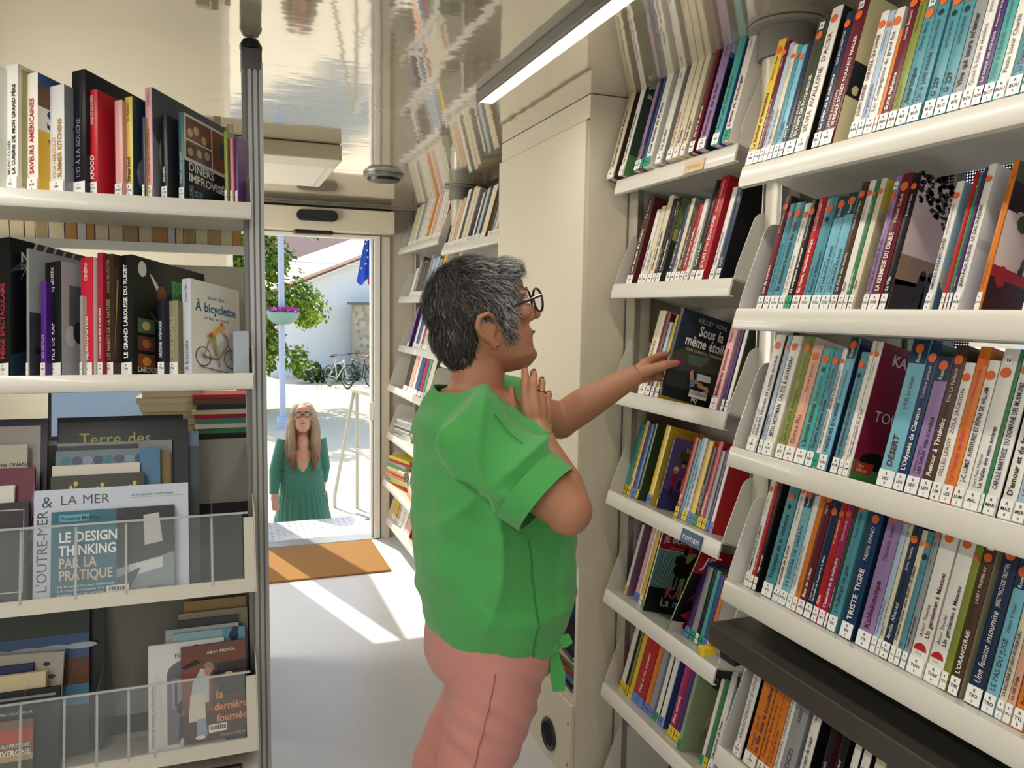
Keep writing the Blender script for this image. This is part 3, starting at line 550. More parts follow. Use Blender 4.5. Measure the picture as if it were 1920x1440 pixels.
(3.8518,0.0579,0.253,'SS','','','FLO','','salmon book between the cream and white ones, top shelf beside the cupboard'),
(3.7887,0.0461,0.289,'WE','','','GAR','','white book between the salmon and charcoal ones, top shelf beside the cupboard'),
(3.7386,0.0361,0.286,'HB','','','GID','','charcoal book between the white and cream ones, top shelf beside the cupboard'),
(3.6976,0.0538,0.288,'CY','','','GIR','','cream book between the charcoal and cream ones, top shelf beside the cupboard'),
(3.6391,0.0447,0.276,'CC','','','GOU','','cream book between the cream and purple ones, top shelf beside the cupboard'),
(3.5906,0.0335,0.259,'VP','','','GRA','','purple book between the cream and black ones, top shelf beside the cupboard'),
(3.5534,0.0311,0.251,'KW','','','HUG','','black book between the purple and white ones, top shelf beside the cupboard'),
(3.5187,0.0234,0.235,'WC','','','JOU','','white book between two black ones, top shelf beside the cupboard'),
(3.4917,0.0231,0.237,'KE','','','KAF','','black book between the white and light blue ones, top shelf beside the cupboard'),
(3.4651,0.0401,0.248,'LE','','','LEB','','light blue book between two black ones, top shelf beside the cupboard'),
(3.4215,0.0307,0.243,'KW','','','LON','','black book between the light blue and cream ones, top shelf beside the cupboard'),
(3.3865,0.0664,0.249,'CJ','','','MAR','','cream book between two black ones, top shelf beside the cupboard'),
(3.2758,0.0316,0.214,'KK','','','MOL','','black book between the cream and grey ones, top shelf beside the cupboard'),
(3.2411,0.0295,0.199,'EH','','','NER','','grey book between the black and cream ones, top shelf beside the cupboard'),
(3.2085,0.0297,0.204,'CW','','','PEN','','cream book between the grey and black ones, top shelf beside the cupboard'),
(3.1758,0.0343,0.212,'KC','','','PRE','','black book at the right end beside a cream one, top shelf beside the cupboard')]),
('GC','second shelf nearest the door',1.1,1.5789,0.012,0.12,[
(4.7514,0.0536,0.177,'WW','','','QUE','','white book at the left end beside a grey one, second shelf nearest the door'),
(4.6909,0.0547,0.217,'EW','','','RAC','','grey book between the white and brown ones, second shelf nearest the door'),
(4.6295,0.0599,0.219,'BQ','','','ROM','','brown book between the grey and brown ones, second shelf nearest the door'),
(4.563,0.0541,0.205,'BE','','','SAN','','brown book between the brown and charcoal ones, second shelf nearest the door'),
(4.5024,0.0528,0.208,'HE','','','SAR','','charcoal book between the brown and grey ones, second shelf nearest the door'),
(4.4434,0.0495,0.243,'EL','','','SEG','','grey book between the charcoal and light blue ones, second shelf nearest the door'),
(4.3837,0.0602,0.218,'LW','','','SIM','','light blue book between the grey and light blue ones, second shelf nearest the door'),
(4.3136,0.0681,0.225,'LN','','','TOU','','light blue book between the light blue and grey ones, second shelf nearest the door'),
(4.2359,0.0659,0.211,'EN','','','VER','','grey book between the light blue and yellow ones, second shelf nearest the door'),
(4.1589,0.062,0.237,'YW','','','VIA','','yellow book at the right end beside a grey one, second shelf nearest the door')]),
('GD','third shelf nearest the door',1.1,1.2715,0.012,0.12,[
(4.8118,0.0491,0.25,'PV','','','ADA','','lilac book at the left end beside a white one, third shelf nearest the door'),
(4.6601,0.0464,0.233,'WY','','','BEC','','white book between the lilac and blue ones, third shelf nearest the door'),
(4.6069,0.07,0.224,'UL','','','BOR','','blue book between two white ones, third shelf nearest the door'),
(4.5302,0.044,0.203,'WW','','','CAL','','white book between the blue and red ones, third shelf nearest the door'),
(4.4796,0.0367,0.187,'RW','','','DAV','','red book between the white and cream ones, third shelf nearest the door'),
(4.4322,0.1045,0.211,'CK','','','ECO','','cream book between the red and white ones, third shelf nearest the door'),
(4.3196,0.0424,0.215,'WW','','','EME','','white book between two cream ones, third shelf nearest the door'),
(4.2692,0.0996,0.215,'CF','','','FOR','','cream book between two white ones, third shelf nearest the door'),
(4.162,0.034,0.205,'WC','','','GAI','','white book between the cream and tan ones, third shelf nearest the door'),
(4.1204,0.0445,0.208,'JC','','','HES','','tan book between the white and cream ones, third shelf nearest the door'),
(4.0687,0.0381,0.214,'CK','','','IRV','','cream book at the right end beside a tan one, third shelf nearest the door')]),
('GE','fourth shelf nearest the door',1.03,1.0209,0.02,0.14,[
(4.6389,0.0972,0.215,'KK','','','JAC','','black book at the left end beside a salmon one, fourth shelf nearest the door'),
(4.5303,0.0822,0.218,'SF','','','KEL','','salmon book between the black and white ones, fourth shelf nearest the door'),
(4.4371,0.0507,0.225,'WL','','','KIN','','white book between the salmon and blue ones, fourth shelf nearest the door'),
(4.3757,0.0806,0.233,'UU','','','LEM','','blue book between the white and red ones, fourth shelf nearest the door'),
(4.2814,0.0709,0.233,'RQ','','','LEV','','red book between the blue and turquoise ones, fourth shelf nearest the door'),
(4.2005,0.0459,0.245,'IL','','','MAL','','turquoise book between the red and cream ones, fourth shelf nearest the door'),
(4.1417,0.0824,0.25,'CG','','','MUR','','cream book at the right end beside a turquoise one, fourth shelf nearest the door')]),
('GG','lowest shelf nearest the door',1.02,0.1549,0.03,0.14,[
(4.9687,0.1179,0.213,'YM','','','OPA','','yellow book at the left end beside a beige one, lowest shelf nearest the door'),
(4.8381,0.0455,0.206,'FQ','','','PAV','','beige book between the yellow and white ones, lowest shelf nearest the door'),
(4.7825,0.0933,0.17,'WC','','','POE','','white book between the beige and white ones, lowest shelf nearest the door'),
(4.6772,0.0827,0.184,'WH','','','QUI','','white book between the white and salmon ones, lowest shelf nearest the door'),
(4.5829,0.1132,0.179,'SR','','','RIM','','salmon book at the right end beside a white one, lowest shelf nearest the door')]),
]
# ================================================================ tilted steel shelving
TILT = R(15); ct, st = math.cos(TILT), math.sin(TILT)
SZ = {k[0]: k[3] for k in SHELF_BOOKS}
CHAN = mat('upright_cream', 'c8c3b4', .3, metal=.15, coat=.2)
def right_shelf(parent, X0, Z0, y0, y1, depth=.225, lip=.042, br=True, bh=.165):
    """one tray sloping down to the wall; local frame of the bay"""
    T = Matrix(((ct, 0, st, X0), (0, 1, 0, 0), (-st, 0, ct, Z0), (0, 0, 0, 1)))
    m = MB(); m.box((.0, y0, -.003), (depth, y1, 0), SHELFM, T)
    pts = [(0, 0), (-.002, 0), (-.004, -.003), (-.004, -lip+.006), (-.001, -lip), (.010, -lip), (.010, -lip+.003), (.001, -lip+.003), (0, -.003)]
    m.prism(pts, y0, y1, SHELFM, 'y', T)
    s = m.build('shelf', parent, True)
    if br:
        for y in (y0, y1-.002):
            pts = [(.0, -.001), (.0, .03), (.012, bh-.03)]
            pts += [(.042+.030*math.cos(a), bh-.03+.03*math.sin(a)) for a in [math.pi-math.pi/2*k/6 for k in range(7)]]
            pts += [(depth, bh), (depth, -.001)]
            MB().prism(pts, y, y+.002, SHELFM, 'y', T).build('end_bracket', s, True)
    return s
def upright(parent, x, y, z0, z1, name='upright', r=.022):
    m = MB(); m.bbox((x-.03, y-.03, z0), (x+.03, y+.03, z1), CHAN, .012, 3)
    m.box((x-.030, y+.0305, z0), (x-.012, y+.033, z1), ALU); m.box((x-.030, y-.033, z0), (x-.012, y-.0305, z1), ALU)
    return m.build(name, parent, True)
BACK = mat('shelf_back_panel', '9d978a', .5)
def bay(name, label, y0, y1, shelves, back=True, extra=None):
    e = empty(name, (0, 0, 0)); tag(e, label, 'bookshelf')
    for X0, Z0, a, b_, br in shelves: right_shelf(e, X0, Z0, a, b_, depth=.188 if X0 < 1.05 and y1 < 2 else .235, br=br, bh=.19 if X0 < 1.05 else .165)
    if back: MB().box((1.345, y0, .05), (1.352, y1, 2.10), BACK).build('back_panel', e)
    return e
near = bay('shelving_unit', 'near right bay of tilted white shelves full of novels', .3, 1.5,
    [(1.0, SZ[k], .30, 1.345, True) for k in ('FA', 'FB', 'FC', 'FD', 'FE')], back=False)
MB().box((1.345, 1.255, .05), (1.352, 1.5, 2.10), BACK).build('back_panel', near)
for y in (1.47,): upright(near, 1.20, y, 0, 2.10)
mid = bay('shelving_unit', 'middle bay of tilted white shelves the woman reaches into', 1.5, 2.2,
    [(1.1, SZ['MA'], 1.50, 2.065, False), (1.1, SZ['MB'], 1.50, 2.07, True), (1.1, SZ['MC'], 1.50, 2.07, True), (1.1, SZ['MD'], 1.50, 2.065, True), (1.1, SZ['ME'], 1.50, 2.065, True), (1.1, SZ['MF'], 1.50, 2.065, True), (1.1, .06, 1.50, 2.065, True)])
MB().prism([(1.102, 1.88), (1.105, 1.92), (1.15, 2.03), (1.18, 2.045), (1.32, 2.01), (1.32, 1.83)], 1.50, 1.502, SHELFM, 'y').build('end_bracket', mid)
upright(mid, 1.195, 2.094, 0, 2.13); MB().box((1.24, 2.112, .0), (1.345, 2.122, 2.13), BACK).build('side_panel', mid)
farb = bay('shelving_unit', 'far right bay of tilted white shelves beside the door', 3.95, 4.98,
    [(1.1, SZ['GA'], 4.01, 4.955, True), (1.1, SZ['GC'], 4.01, 4.955, True), (1.1, SZ['GD'], 4.01, 4.955, True), (1.03, SZ['GE'], 4.01, 4.955, True), (1.025, .715, 4.01, 4.955, True), (1.0, .41, 4.01, 4.955, True), (1.02, SZ['GG'], 4.01, 4.955, True)])
upright(farb, 1.23, 4.98, 0, 2.12); upright(farb, 1.23, 3.975, 0, 2.12)
farc = bay('shelving_unit', 'bay of tilted white shelves between the cupboard and the far bay', 2.90, 3.94,
    [(1.1, SZ['GB'], 2.90, 3.94, False), (1.1, 1.535, 2.90, 3.94, False), (1.1, 1.245, 2.90, 3.94, False), (1.1, .94, 2.90, 3.94, False), (1.1, .64, 2.90, 3.94, False)])
# rounded grey caps where the uprights meet the ceiling
for par, (x, y) in ((near, (1.19, 1.47)), (farc, (1.19, 3.95))):
    m = MB(); GP = mat('cap_grey', '7f7d79', .45)
    m.lathe([(.0, 2.062), (.060, 2.062), (.057, 2.124), (0, 2.124)], GP, 32, Matrix.Translation((x, y, 0)))
    m.lathe([(.0, 2.1245), (.085, 2.1245), (.082, 2.133), (0, 2.133)], mat('cap_flange', 'a09c93', .4), 32, Matrix.Translation((x, y, 0)))
    m.build('upright_cap', par, True)
    MB().lathe([(.0, 1.80), (.047, 1.80), (.050, 2.061), (0, 2.061)], CHAN, 32, Matrix.Translation((x, y, 0))).build('upright_sleeve', par, True)
# small category plates clipped on shelf lips
def plate(label, T, w, hgt, colr, txt, tcol, dots=()):
    e = empty('shelf_sign'); e.matrix_world = T; tag(e, label, 'sign', 'category plates on the shelves')
    m = MB(); bmx = MB().bbox((0, -.003, 0), (w, 0, hgt), ink(colr), .0014); m.bbox((0, -.003, 0), (w, 0, hgt), ink(colr), .0014)
    text(m, txt, ink(tcol), (w/2, -.003, hgt*.28), (1, 0, 0), (0, 0, 1), hgt*.72, 0, w*.82, align='c', stretch=1.15)
    m.build('plate', e); return e
def lip_frame(X0, Z0, y, dz=-.034):
    # x along -Y (reading direction), y into the shelf, z up the lip
    return Matrix(((0, ct, st, X0-.005+st*dz), (-1, 0, 0, y), (0, -st, ct, Z0+ct*dz), (0, 0, 0, 1)))
plate('cream roman sign on the top shelf lip of the middle bay', lip_frame(1.1, 1.879, 1.70, -.040), .083, .03, 'cdb995', 'roman', 'd88a3c')
plate('blue roman sign on the fourth shelf lip of the middle bay', lip_frame(1.1, .968, 1.655, -.040), .088, .034, '3f5478', 'roman', 'dfe3e6')
# dark steel folding counter under the fourth near shelf
cn = empty('folding_counter', (1.1, .85, .85)); tag(cn, 'dark grey steel counter folded out under the near bookshelf', 'counter')
STEEL = mat('dark_steel', '56544f', .36, metal=.55, bump=.02, bump_scale=200)
MB().bbox((-.135, -.55, -.045), (.23, .505, 0), STEEL, .003).build('top', cn)
m = MB(); m.bbox((-.115, .44, -.075), (.10, .49, -.047), BLACKP, .004); m.build('latch_rail', cn)
MB().bbox((-.155, .492, -.072), (-.118, .512, -.050), mat('yellow_tab', 'e0c02c', .5), .004).build('latch_tab', cn)
m = MB(); m.prism([(-.10, -.047), (.12, -.047), (.12, -.20), (.05, -.20)], .455, .462, CHAN, 'y'); m.build('support_bracket', cn)
# ================================================================ books
HUE = dict(T='4f8e9c', t='74b3c6', N='1d2f4c', n='17365f', W='e4e1da', C='d8cfb4', M='651d2b', R='b0222a', K='17171a', O='d5792b', G='3f7d55', D='2f4a34', P='957aa9', V='4a2a66', B='4c362b', L='a9bdd2', Y='d9b840', E='94979a', F='bcae94', Q='e2a8a6', H='3d4236', U='2f4f8f', S='d9a58c', A='7f8a3c', I='4aa3a0', J='b08a5a', X='a31f5c')
LAB = dict(w=('f1f0ee', '26262a'), g=('1f9d74', '10352b'), y=('e3cb35', '3a3510'), b=('5b86cf', '14264f'), r=('f1efe9', '26262a'))
DOT = mat('dot_sticker', 'e2692c', .5); DOTG = mat('dot_sticker_green', '3da35d', .5)
def lumi(h): c = lin(h); return .2*c[0]+.7*c[1]+.1*c[2]
PAGES = mat('page_block', 'd6cdb8', .85, noise_amt=.12, noise_scale=900)
def book_meshes(e, t, h, dep, sc, cc, title='', author='', code='', fl='w', deco=None, tc=None, labels=True, seed=0):
    """spine at y=0 facing -y, front cover at x=t, standing on z=0"""
    rr = random.Random(seed); ms, mc = ink(sc, .3), ink(cc, .3); k = min(.0016, t*.12)
    c = MB(); c.box((0, 0, 0), (k, dep, h), mc)
    # spine slightly rounded
    n = 5; P = []; Q = []
    for i in range(n+1):
        a = i/n; x = a*t; P.append((x, -.0016*math.sin(math.pi*a)*min(1, t/.02)))
    outl = P+[(t, .0018), (0, .0018)]
    c.prism(outl, 0, h, ms, 'z'); c.box((t-k, .0018, 0), (t, dep, h), mc)
    light = lumi(sc) < .22
    dark = tc or ('e9e6df' if light else rr.choice(['26242a', '26242a', '27325a', '5c1f2a']))
    y = -.0021; z0 = .034 if labels else .01; z1 = h-.012
    if 'o' in fl or 'g' in fl[1:]: z1 = h-.036
    if '6' in fl or '2' in fl: z1 = h-.050
    if 'B' in fl:  # pocket-book series band
        c.poly([(0, y+.0002, h-.040), (t, y+.0002, h-.040), (t, y+.0002, h), (0, y+.0002, h)], ink('1d3d4f', .3)); text(c, 'Roman', ink('d8dad6'), (t*.66, y, h-.038), (0, 0, 1), (-1, 0, 0), min(t*.42, .009), 1); z1 = h-.062
    if 'n' in fl:
        c.poly([(t/2+.005*math.cos(q), y, h-.043+.005*math.sin(q)) for q in [2*math.pi*j/12 for j in range(12)]], ink('17303c'))
        z1 = h-.055
    if 'z' in fl: z0 = .062
    L = z1-z0
    if title:
        two = author and t > .0165 and twidth(title)*t*.36 > L*.55
        sz = min(t*(.36 if two else .58), .0155, .0085+t*.25)
        if author and not two:
            wt = min(twidth(title, 1)*sz, L*.60); text(c, title, ink(dark), (t*.5+sz*.33, y, z0), (0, 0, 1), (-1, 0, 0), sz, rr.random() < .6, L*.60, rr.choice([0, 0, 0, .18]))
            s2 = sz*.72; text(c, author, ink(dark), (t*.5+s2*.33, y, z1-min(twidth(author)*s2, L*.36)), (0, 0, 1), (-1, 0, 0), s2, 0, L*.36)
        elif two:
            text(c, author, ink(dark), (t*.5-.001, y, z0), (0, 0, 1), (-1, 0, 0), sz*.85, 0, L*.7); text(c, title, ink(dark), (t*.5+sz*.95, y, z0), (0, 0, 1), (-1, 0, 0), sz, 1, L*.96)
        else: text(c, title, ink(dark), (t*.5+sz*.33, y, z0+.004), (0, 0, 1), (-1, 0, 0), sz, rr.random() < .5, L*.94)
    if 'z' in fl:
        c.poly([(t/2+t*.40*math.cos(q), y, .040+t*.40*math.sin(q)) for q in [math.pi*j/12 for j in range(13)]], ink('b01f2b'))
        text(c, 'T.1/2', ink('33333a'), (t*.5, y, .0335), (1, 0, 0), (0, 0, 1), .005, 0, align='c')
    if deco: deco(c, t, h, dep)
    cov = c.build('cover', e)
    MB().box((k+.0001, .0019, .002), (t-k-.0001, dep-.003, h-.002), PAGES).build('page_block', e)
    if labels:
        lc, ic = LAB[fl[0]]; w0, w1 = .0006, t-.0006; m = MB()
        m.box((w0, y-.0004, .0015), (w1, y-.0001, .0285), ink(lc, .35))
        s = min(.0068, (w1-w0)/2.3); im = ink(ic)
        text(m, 'R', im, (t/2, y-.0004, .0205), (1, 0, 0), (0, 0, 1), s*.9, 1, align='c'); text(m, code, im, (t/2, y-.0004, .0125), (1, 0, 0), (0, 0, 1), s, 1, (w1-w0)*.9, align='c')
        text(m, (title or 'a')[0].lower(), im, (t/2, y-.0004, .005), (1, 0, 0), (0, 0, 1), s*.9, 1, align='c'); m.build('shelf_mark_label', e)
    r = min(t*.40, .0078)
    if 'o' in fl or 'g' in fl[1:]:
        zc = h-.019-(.004 if 'B' not in fl else -.004)
        if '6' in fl or '2' in fl: zc = h-.036
        MB().prism([(t/2+r*math.cos(q), zc+r*math.sin(q)) for q in [2*math.pi*j/20 for j in range(20)]], y-.0005, y-.0001, DOTG if 'g' in fl[1:] else DOT, 'y').build('round_sticker', e)
    if '6' in fl or '2' in fl:
        m = MB(); q = min(.006, t*.35); m.box((t/2-q, y-.0004, h-.024), (t/2+q, y-.0001, h-.010), ink('eeeeea')); text(m, '16' if '6' in fl else '20', ink('222222'), (t/2, y-.0004, h-.020), (1, 0, 0), (0, 0, 1), q*1.25, 1, align='c'); m.build('number_tag', e)
    return cov
def leaves_deco(c, t, h, d):   # tree, sky and bench scene on a cover
    x = t+.0002; rr = random.Random(5)
    c.poly([(x, .002, 0), (x, d, 0), (x, d, h), (x, .002, h)], ink('cfb4b4'))
    c.poly([(x+.0001, .002, h*.42), (x+.0001, d, h*.46), (x+.0001, d, h*.30), (x+.0001, .002, h*.2)], ink('8a6f5c'))
    c.poly([(x+.0001, .002, 0), (x+.0001, d, 0), (x+.0001, d, h*.3), (x+.0001, .002, h*.24)], ink('2c2220'))
    for i in range(170):
        u = rr.random()**.8*d; v = h-rr.random()**1.5*h*.42*(.4+.6*u/d); s = rr.uniform(.003, .007)
        c.poly([(x+.0002, u+s*math.cos(q), v+s*math.sin(q)*.8) for q in (0, 1.3, 2.6, 3.6, 5.0)], ink('1d1a1a'))
    text(c, 'La Villa', ink('8d1f3a'), (x, d*.55, h*.68), (0, 1, 0), (0, 0, 1), .02, 1, slant=.2, lift=.0004)
    for u, v in ((.4, .24), (.52, .25)):
        c.poly([(x+.0003, d*u+.007*math.cos(q), h*v+.009*math.sin(q)+.02) for q in [2*math.pi*j/10 for j in range(10)]], ink('15110f'))
        c.poly([(x+.0003, d*u-.012, h*.1), (x+.0003, d*u+.012, h*.1), (x+.0003, d*u+.008, h*v+.02), (x+.0003, d*u-.008, h*v+.02)], ink('15110f'))
def red_cat_deco(c, t, h, d):
    x = t+.0002; c.poly([(x, .002, 0), (x, d, 0), (x, d, h), (x, .002, h)], ink('7a1730'))
    c.poly([(x+.0001, .002, 0), (x+.0001, d, 0), (x+.0001, d, h*.16), (x+.0001, .002, h*.14)], ink('3f7c3f')); c.box((x, .006, .012), (x+.0004, .05, .032), ink('a03428'))
    text(c, 'Libra', ink('e3c9a8'), (x+.0003, .012, .023), (0, 1, 0), (0, 0, 1), .008); text(c, 'Diffusio', ink('e3c9a8'), (x+.0003, .012, .015), (0, 1, 0), (0, 0, 1), .008)
    text(c, 'KARINE', ink('e9dcd6'), (x, .03, h*.86), (0, 1, 0), (0, 0, 1), .026, 1); text(c, 'TOUTES', ink('e9dcd6'), (x, .022, h*.44), (0, 1, 0), (0, 0, 1), .027, 0)
    for q in range(9):
        a = -1.2+q*.42; c.poly([(x+.0003, .085, h*.66), (x+.0003, .085+.03*math.cos(a), h*.66+.03*math.sin(a)), (x+.0003, .085+.016*math.cos(a+.3), h*.66+.016*math.sin(a+.3))], ink('2f7a38'))
    c.poly([(x+.0003, .05+.03*math.cos(q)*1.2, h*.15+.016*math.sin(q)) for q in [2*math.pi*j/12 for j in range(12)]], ink('111111'))
def picture_deco(cols, txt=None, tcol='e9e6df', seed=1):
    def f(c, t, h, d):
        x = t+.0002; rr = random.Random(seed); n = len(cols); vv = [0]+sorted(rr.uniform(.15, .9) for _ in range(n-1))+[1]
        for i, cl in enumerate(cols):
            c.poly([(x, .002, h*vv[i]), (x, d, h*vv[i]), (x, d, h*vv[i+1]), (x, .002, h*vv[i+1])], ink(cl))
        for i in range(14):
            u, v, s = rr.uniform(.1, .9)*d, rr.uniform(.1, .75)*h, rr.uniform(.004, .016); c.poly([(x+.0001+i*.00001, min(d, max(.002, u+s*math.cos(q)*rr.uniform(.6, 1.2))), min(h, max(0, v+s*math.sin(q)))) for q in [2*math.pi*j/8 for j in range(8)]], ink(rr.choice(cols)))
        if txt:
            for k_, w_ in enumerate(txt): text(c, w_, ink(tcol), (x, .012, h*.82-k_*.03), (0, 1, 0), (0, 0, 1), .024, 1, d*.85, lift=.0005)
    return f
DECO = {('FB', 'La Villa'): leaves_deco, ('FC', 'Toutes les couleurs de la nuit'): red_cat_deco,
 ('FA', 'SI BEALE STREET POUVAIT PARLER'): picture_deco(['d6cda6', '20242e', 'cfc69c'], None, seed=3), ('FB', 'Le Maître Menuisier'): picture_deco(['3a1618', 'a3202a', 'e0d9d2', '262022', '4c5a40'], None, seed=8),
 ('FB', 'AMOURS INTERMITTENTES'): picture_deco(['5b6f87', 'c7b8b8', '9fb7d0'], None, seed=4), ('FB', 'JEAN-PAUL DUBOIS  LE CAS SNEIJDER'): picture_deco(['e6e6ea', 'd2d2d6', 'eeeef0'], None, seed=9),
 ('MA', 'La Colline aux framboises'): picture_deco(['4d7a45', '26382a', '2a3f35', '2f4c6e', '4f7ba3'], ['Jac', 'au'], 'e6ead9', 2), ('MA', 'Mémoires de la mer'): picture_deco(['16202c', '1f3a52', '4e86ad', 'c9d8e0', '1f3f66'], None, seed=5),
 ('FB', 'Aguar'): picture_deco(['b9ae90', 'cdbf9a', 'd8c24a'], None, seed=6), ('FA', 'Les Compagnons du grand flot'): picture_deco(['9fb0c0', '4a4440', 'd0d0c8'], None, seed=7),
 ('MB', "L'homme-Aurès"): picture_deco(['2c3a30', '9db25a', '24281f', '6b8a3c'], None, seed=12), ('MC', 'Meilleures ennemies'): picture_deco(['b08aa6', 'c8a2bc'], None, seed=3)}
def sticker_code(key, fl):
    if key in ('MD', 'ME', 'MF'): return fl or 'w'
    s = 'g' if ('g' in fl and key != 'FA') else 'r' if 'r' in fl else 'w'
    for a, b in (('o', 'o'), ('g', 'g'), ('6', '6'), ('2', '2'), ('b', 'B'), ('n', 'n'), ('z', 'z')):
        if a in fl and not (a == 'g' and key != 'FA'): s += b
    return s
cnt = 0
for key, sname, X0, Z0, inset, dep0, rows in SHELF_BOOKS:
    grp = 'books on the '+sname; fl = 'w'
    for (y, t, h, cc, title, author, code, fl, lab) in rows:
        cnt += 1
        e = empty('album' if ' album ' in lab else 'book'); tag(e, lab, 'book', grp)
        dep = min(.20, max(.11, h*.63)); z_ = .0006
        gap = .0003; tt = t-.0005
        e.matrix_world = Matrix(((0, ct, st, X0+ct*inset+st*z_), (-1, 0, 0, y), (0, -st, ct, Z0-st*inset+ct*z_), (0, 0, 0, 1)))
        tcol = None
        if key[0] == 'G': tcol = None
        book_meshes(e, tt, h, dep, HUE[cc[0]], HUE[cc[1]], title, author, code, sticker_code(key, fl), DECO.get((key, title)), {'Gwaz-Ru': '7c1f38', 'Douces déroutes': 'b0225a', 'Le Monde de Ben': 'd0257a', 'Sirius': '222222', 'LUIGI STORY': 'c8372c'}.get(title, tcol), True, cnt)
# ================================================================ magazines with their covers showing, and flat piles by the door
def mag(Z0, x_in, y, t, h, dep, sc, cc, title, lab, fn, fl='g', roll=0.0, yaw_=0.0):
    e = empty('magazine'); tag(e, lab, 'magazine', 'magazines shown cover out in the middle bay')
    e.matrix_world = Matrix(((0, ct, st, 1.1+ct*x_in+st*.001), (-1, 0, 0, y), (0, -st, ct, Z0-st*x_in+ct*.001), (0, 0, 0, 1))) @ Matrix.Rotation(yaw_, 4, 'Z') @ Matrix.Rotation(roll, 4, 'Y')
    book_meshes(e, t, h, dep, sc, cc, title, '', 'JEB', fl, cov_extra(fn), None, True, 7)
def cov_extra(fn):
    def f(c, t, h, d):
        x = t+.0002; lv = [0]
        def q(u0, v0, u1, v1, col): lv[0] += 1; xx = x+lv[0]*.00006; c.poly([(xx, u0*d, v0*h), (xx, u1*d, v0*h), (xx, u1*d, v1*h), (xx, u0*d, v1*h)], ink(col, .25))
        def el(u, v, ru, rv, col, n=20): lv[0] += 1; xx = x+lv[0]*.00006; c.poly([(xx, u*d+ru*d*math.cos(2*math.pi*j/n), v*h+rv*d*math.sin(2*math.pi*j/n)) for j in range(n)], ink(col, .25))
        def po(pts, col): lv[0] += 1; xx = x+lv[0]*.00006; c.poly([(xx, p[0]*d, p[1]*h) for p in pts], ink(col, .25))
        def tx(s, u, v, size, col, bold=0, align='l', maxw=None, slant=0): lv[0] += 1; text(c, s, ink(col), (x+lv[0]*.00006, u*d, v*h), (0, 1, 0), (0, 0, 1), size, bold, maxw, slant, align, lift=.0002)
        fn(q, el, po, tx)
    return f
def d_jeb(q, e, p, t):
    q(0, 0, 1, 1, '6f9a94'); q(0, 0, 1, .30, '1c2426'); q(.55, .2, 1, .80, 'b9a55c'); q(0, .77, 1, 1, 'b01f30'); q(0, .765, 1, .772, 'e6e2da')
    t('JE BOUQUINE', .06, .86, .026, 'efe9df', 1, maxw=.155); t('TOUS LES MOIS UN ROMAN', .2, .79, .006, 'e0c8c0')
    for k in range(16): p([(.05+.02*k, .30), (.10+.03*k, .72-.02*(k % 4)), (.11+.03*k, .71-.02*(k % 4)), (.06+.02*k, .30)], '9fc4bc' if k % 2 else '3c5c5a')
    e(.52, .55, .17, .12, '1d1b1c'); p([(.45, .62), (.60, .66), (.72, .78), (.80, .74), (.70, .60), (.62, .48)], '1d1b1c'); e(.44, .66, .10, .10, '241f1e'); e(.50, .78, .05, .06, '2a2220')
    for u in (.40, .47, .60, .66): p([(u, .52), (u+.05, .52), (u+.03, .30), (u, .30)], '1d1b1c')
    t('KAM', .30, .20, .045, 'c9606c', 1); t('La nuit', .26, .09, .034, 'e9e4da', 0)
def d_je2(q, e, p, t):
    q(0, 0, 1, 1, '1c1416'); q(0, .72, 1, 1, 'a81c30'); t('JE', .12, .80, .040, 'e9e2da', 1, slant=.15); t('BOUQ', .55, .80, .03, 'e9e2da', 1)
    for k in range(9): p([(.1+.08*k, .35+.03*(k % 3)), (.3+.05*k, .66-.02*k), (.26+.06*k, .5)], ['8a2a20', 'c04a30', '5a1a18'][k % 3])
    p([(.1, .2), (.5, .42), (.7, .36), (.35, .12)], 'b0202c'); q(0, 0, 1, .12, 'cfcac4'); e(.35, .09, .14, .09, '7a1f28')
def d_yel(q, e, p, t): q(0, 0, 1, 1, 'dedbd2'); t("L'HUMOUR DES", .52, .84, .012, '4a4a48', 1); t('PETITS', .52, .79, .014, '4a4a48', 1); e(.3, .8, .16, .12, 'd9b23c'); q(.0, .55, 1, .6, 'c0303a')
mag(SZ['ME'], .030, 1.905, .004, .262, .19, 'e3d98a', 'dedbd2', '', 'white magazine with a yellow shape behind the red bannered one', d_yel, 'y')
mag(SZ['ME'], .022, 1.893, .005, .238, .185, 'd9d6cc', '6f9a94', '', 'magazine headed Je bouquine in red with a dark horse rider', d_jeb, 'g')
mag(SZ['ME'], .012, 1.745, .004, .245, .185, '8fae7c', '1c1416', '', 'leaning red and black magazine headed Je, middle bay fifth shelf', d_je2, 'g', R(13), 0)
def d_vote(q, e, p, t):
    q(0, 0, 1, 1, '5c5a96'); q(0, 0, 1, .28, '3a3c78'); e(.62, .80, .34, .20, '3f5c2e'); e(.40, .78, .2, .14, '3f5c2e'); t('Votez Pauline', .30, .83, .020, 'd9dcc0', 0, maxw=.085, slant=.1)
    for u, v, a, b in ((.2, .45, 'e6e2da', 'a02a5a'), (.45, .42, '5a3a28', 'd9d6d2'), (.68, .42, '2a2220', '4a6aa0'), (.33, .55, '2a2220', '7a4a9a')): e(u, v+.12, .06, .06, a); e(u, v+.09, .045, .04, 'c99a7c'); p([(u-.06, v-.12), (u+.06, v-.12), (u+.05, v+.06), (u-.05, v+.06)], b); p([(u-.03, v-.25), (u+.03, v-.25), (u+.03, v-.12), (u-.03, v-.12)], '2a2a50')
    q(.48, .08, .86, .19, 'c9c8c4'); [q(.5+.03*i, .11, .512+.03*i, .17, '33343a') for i in range(11)]
mag(SZ['MD'], .052, 1.883, .005, .205, .15, '6a4a8c', '5c5a96', '', 'purple children\'s book cover with a green tree and kids', d_vote, 'y')
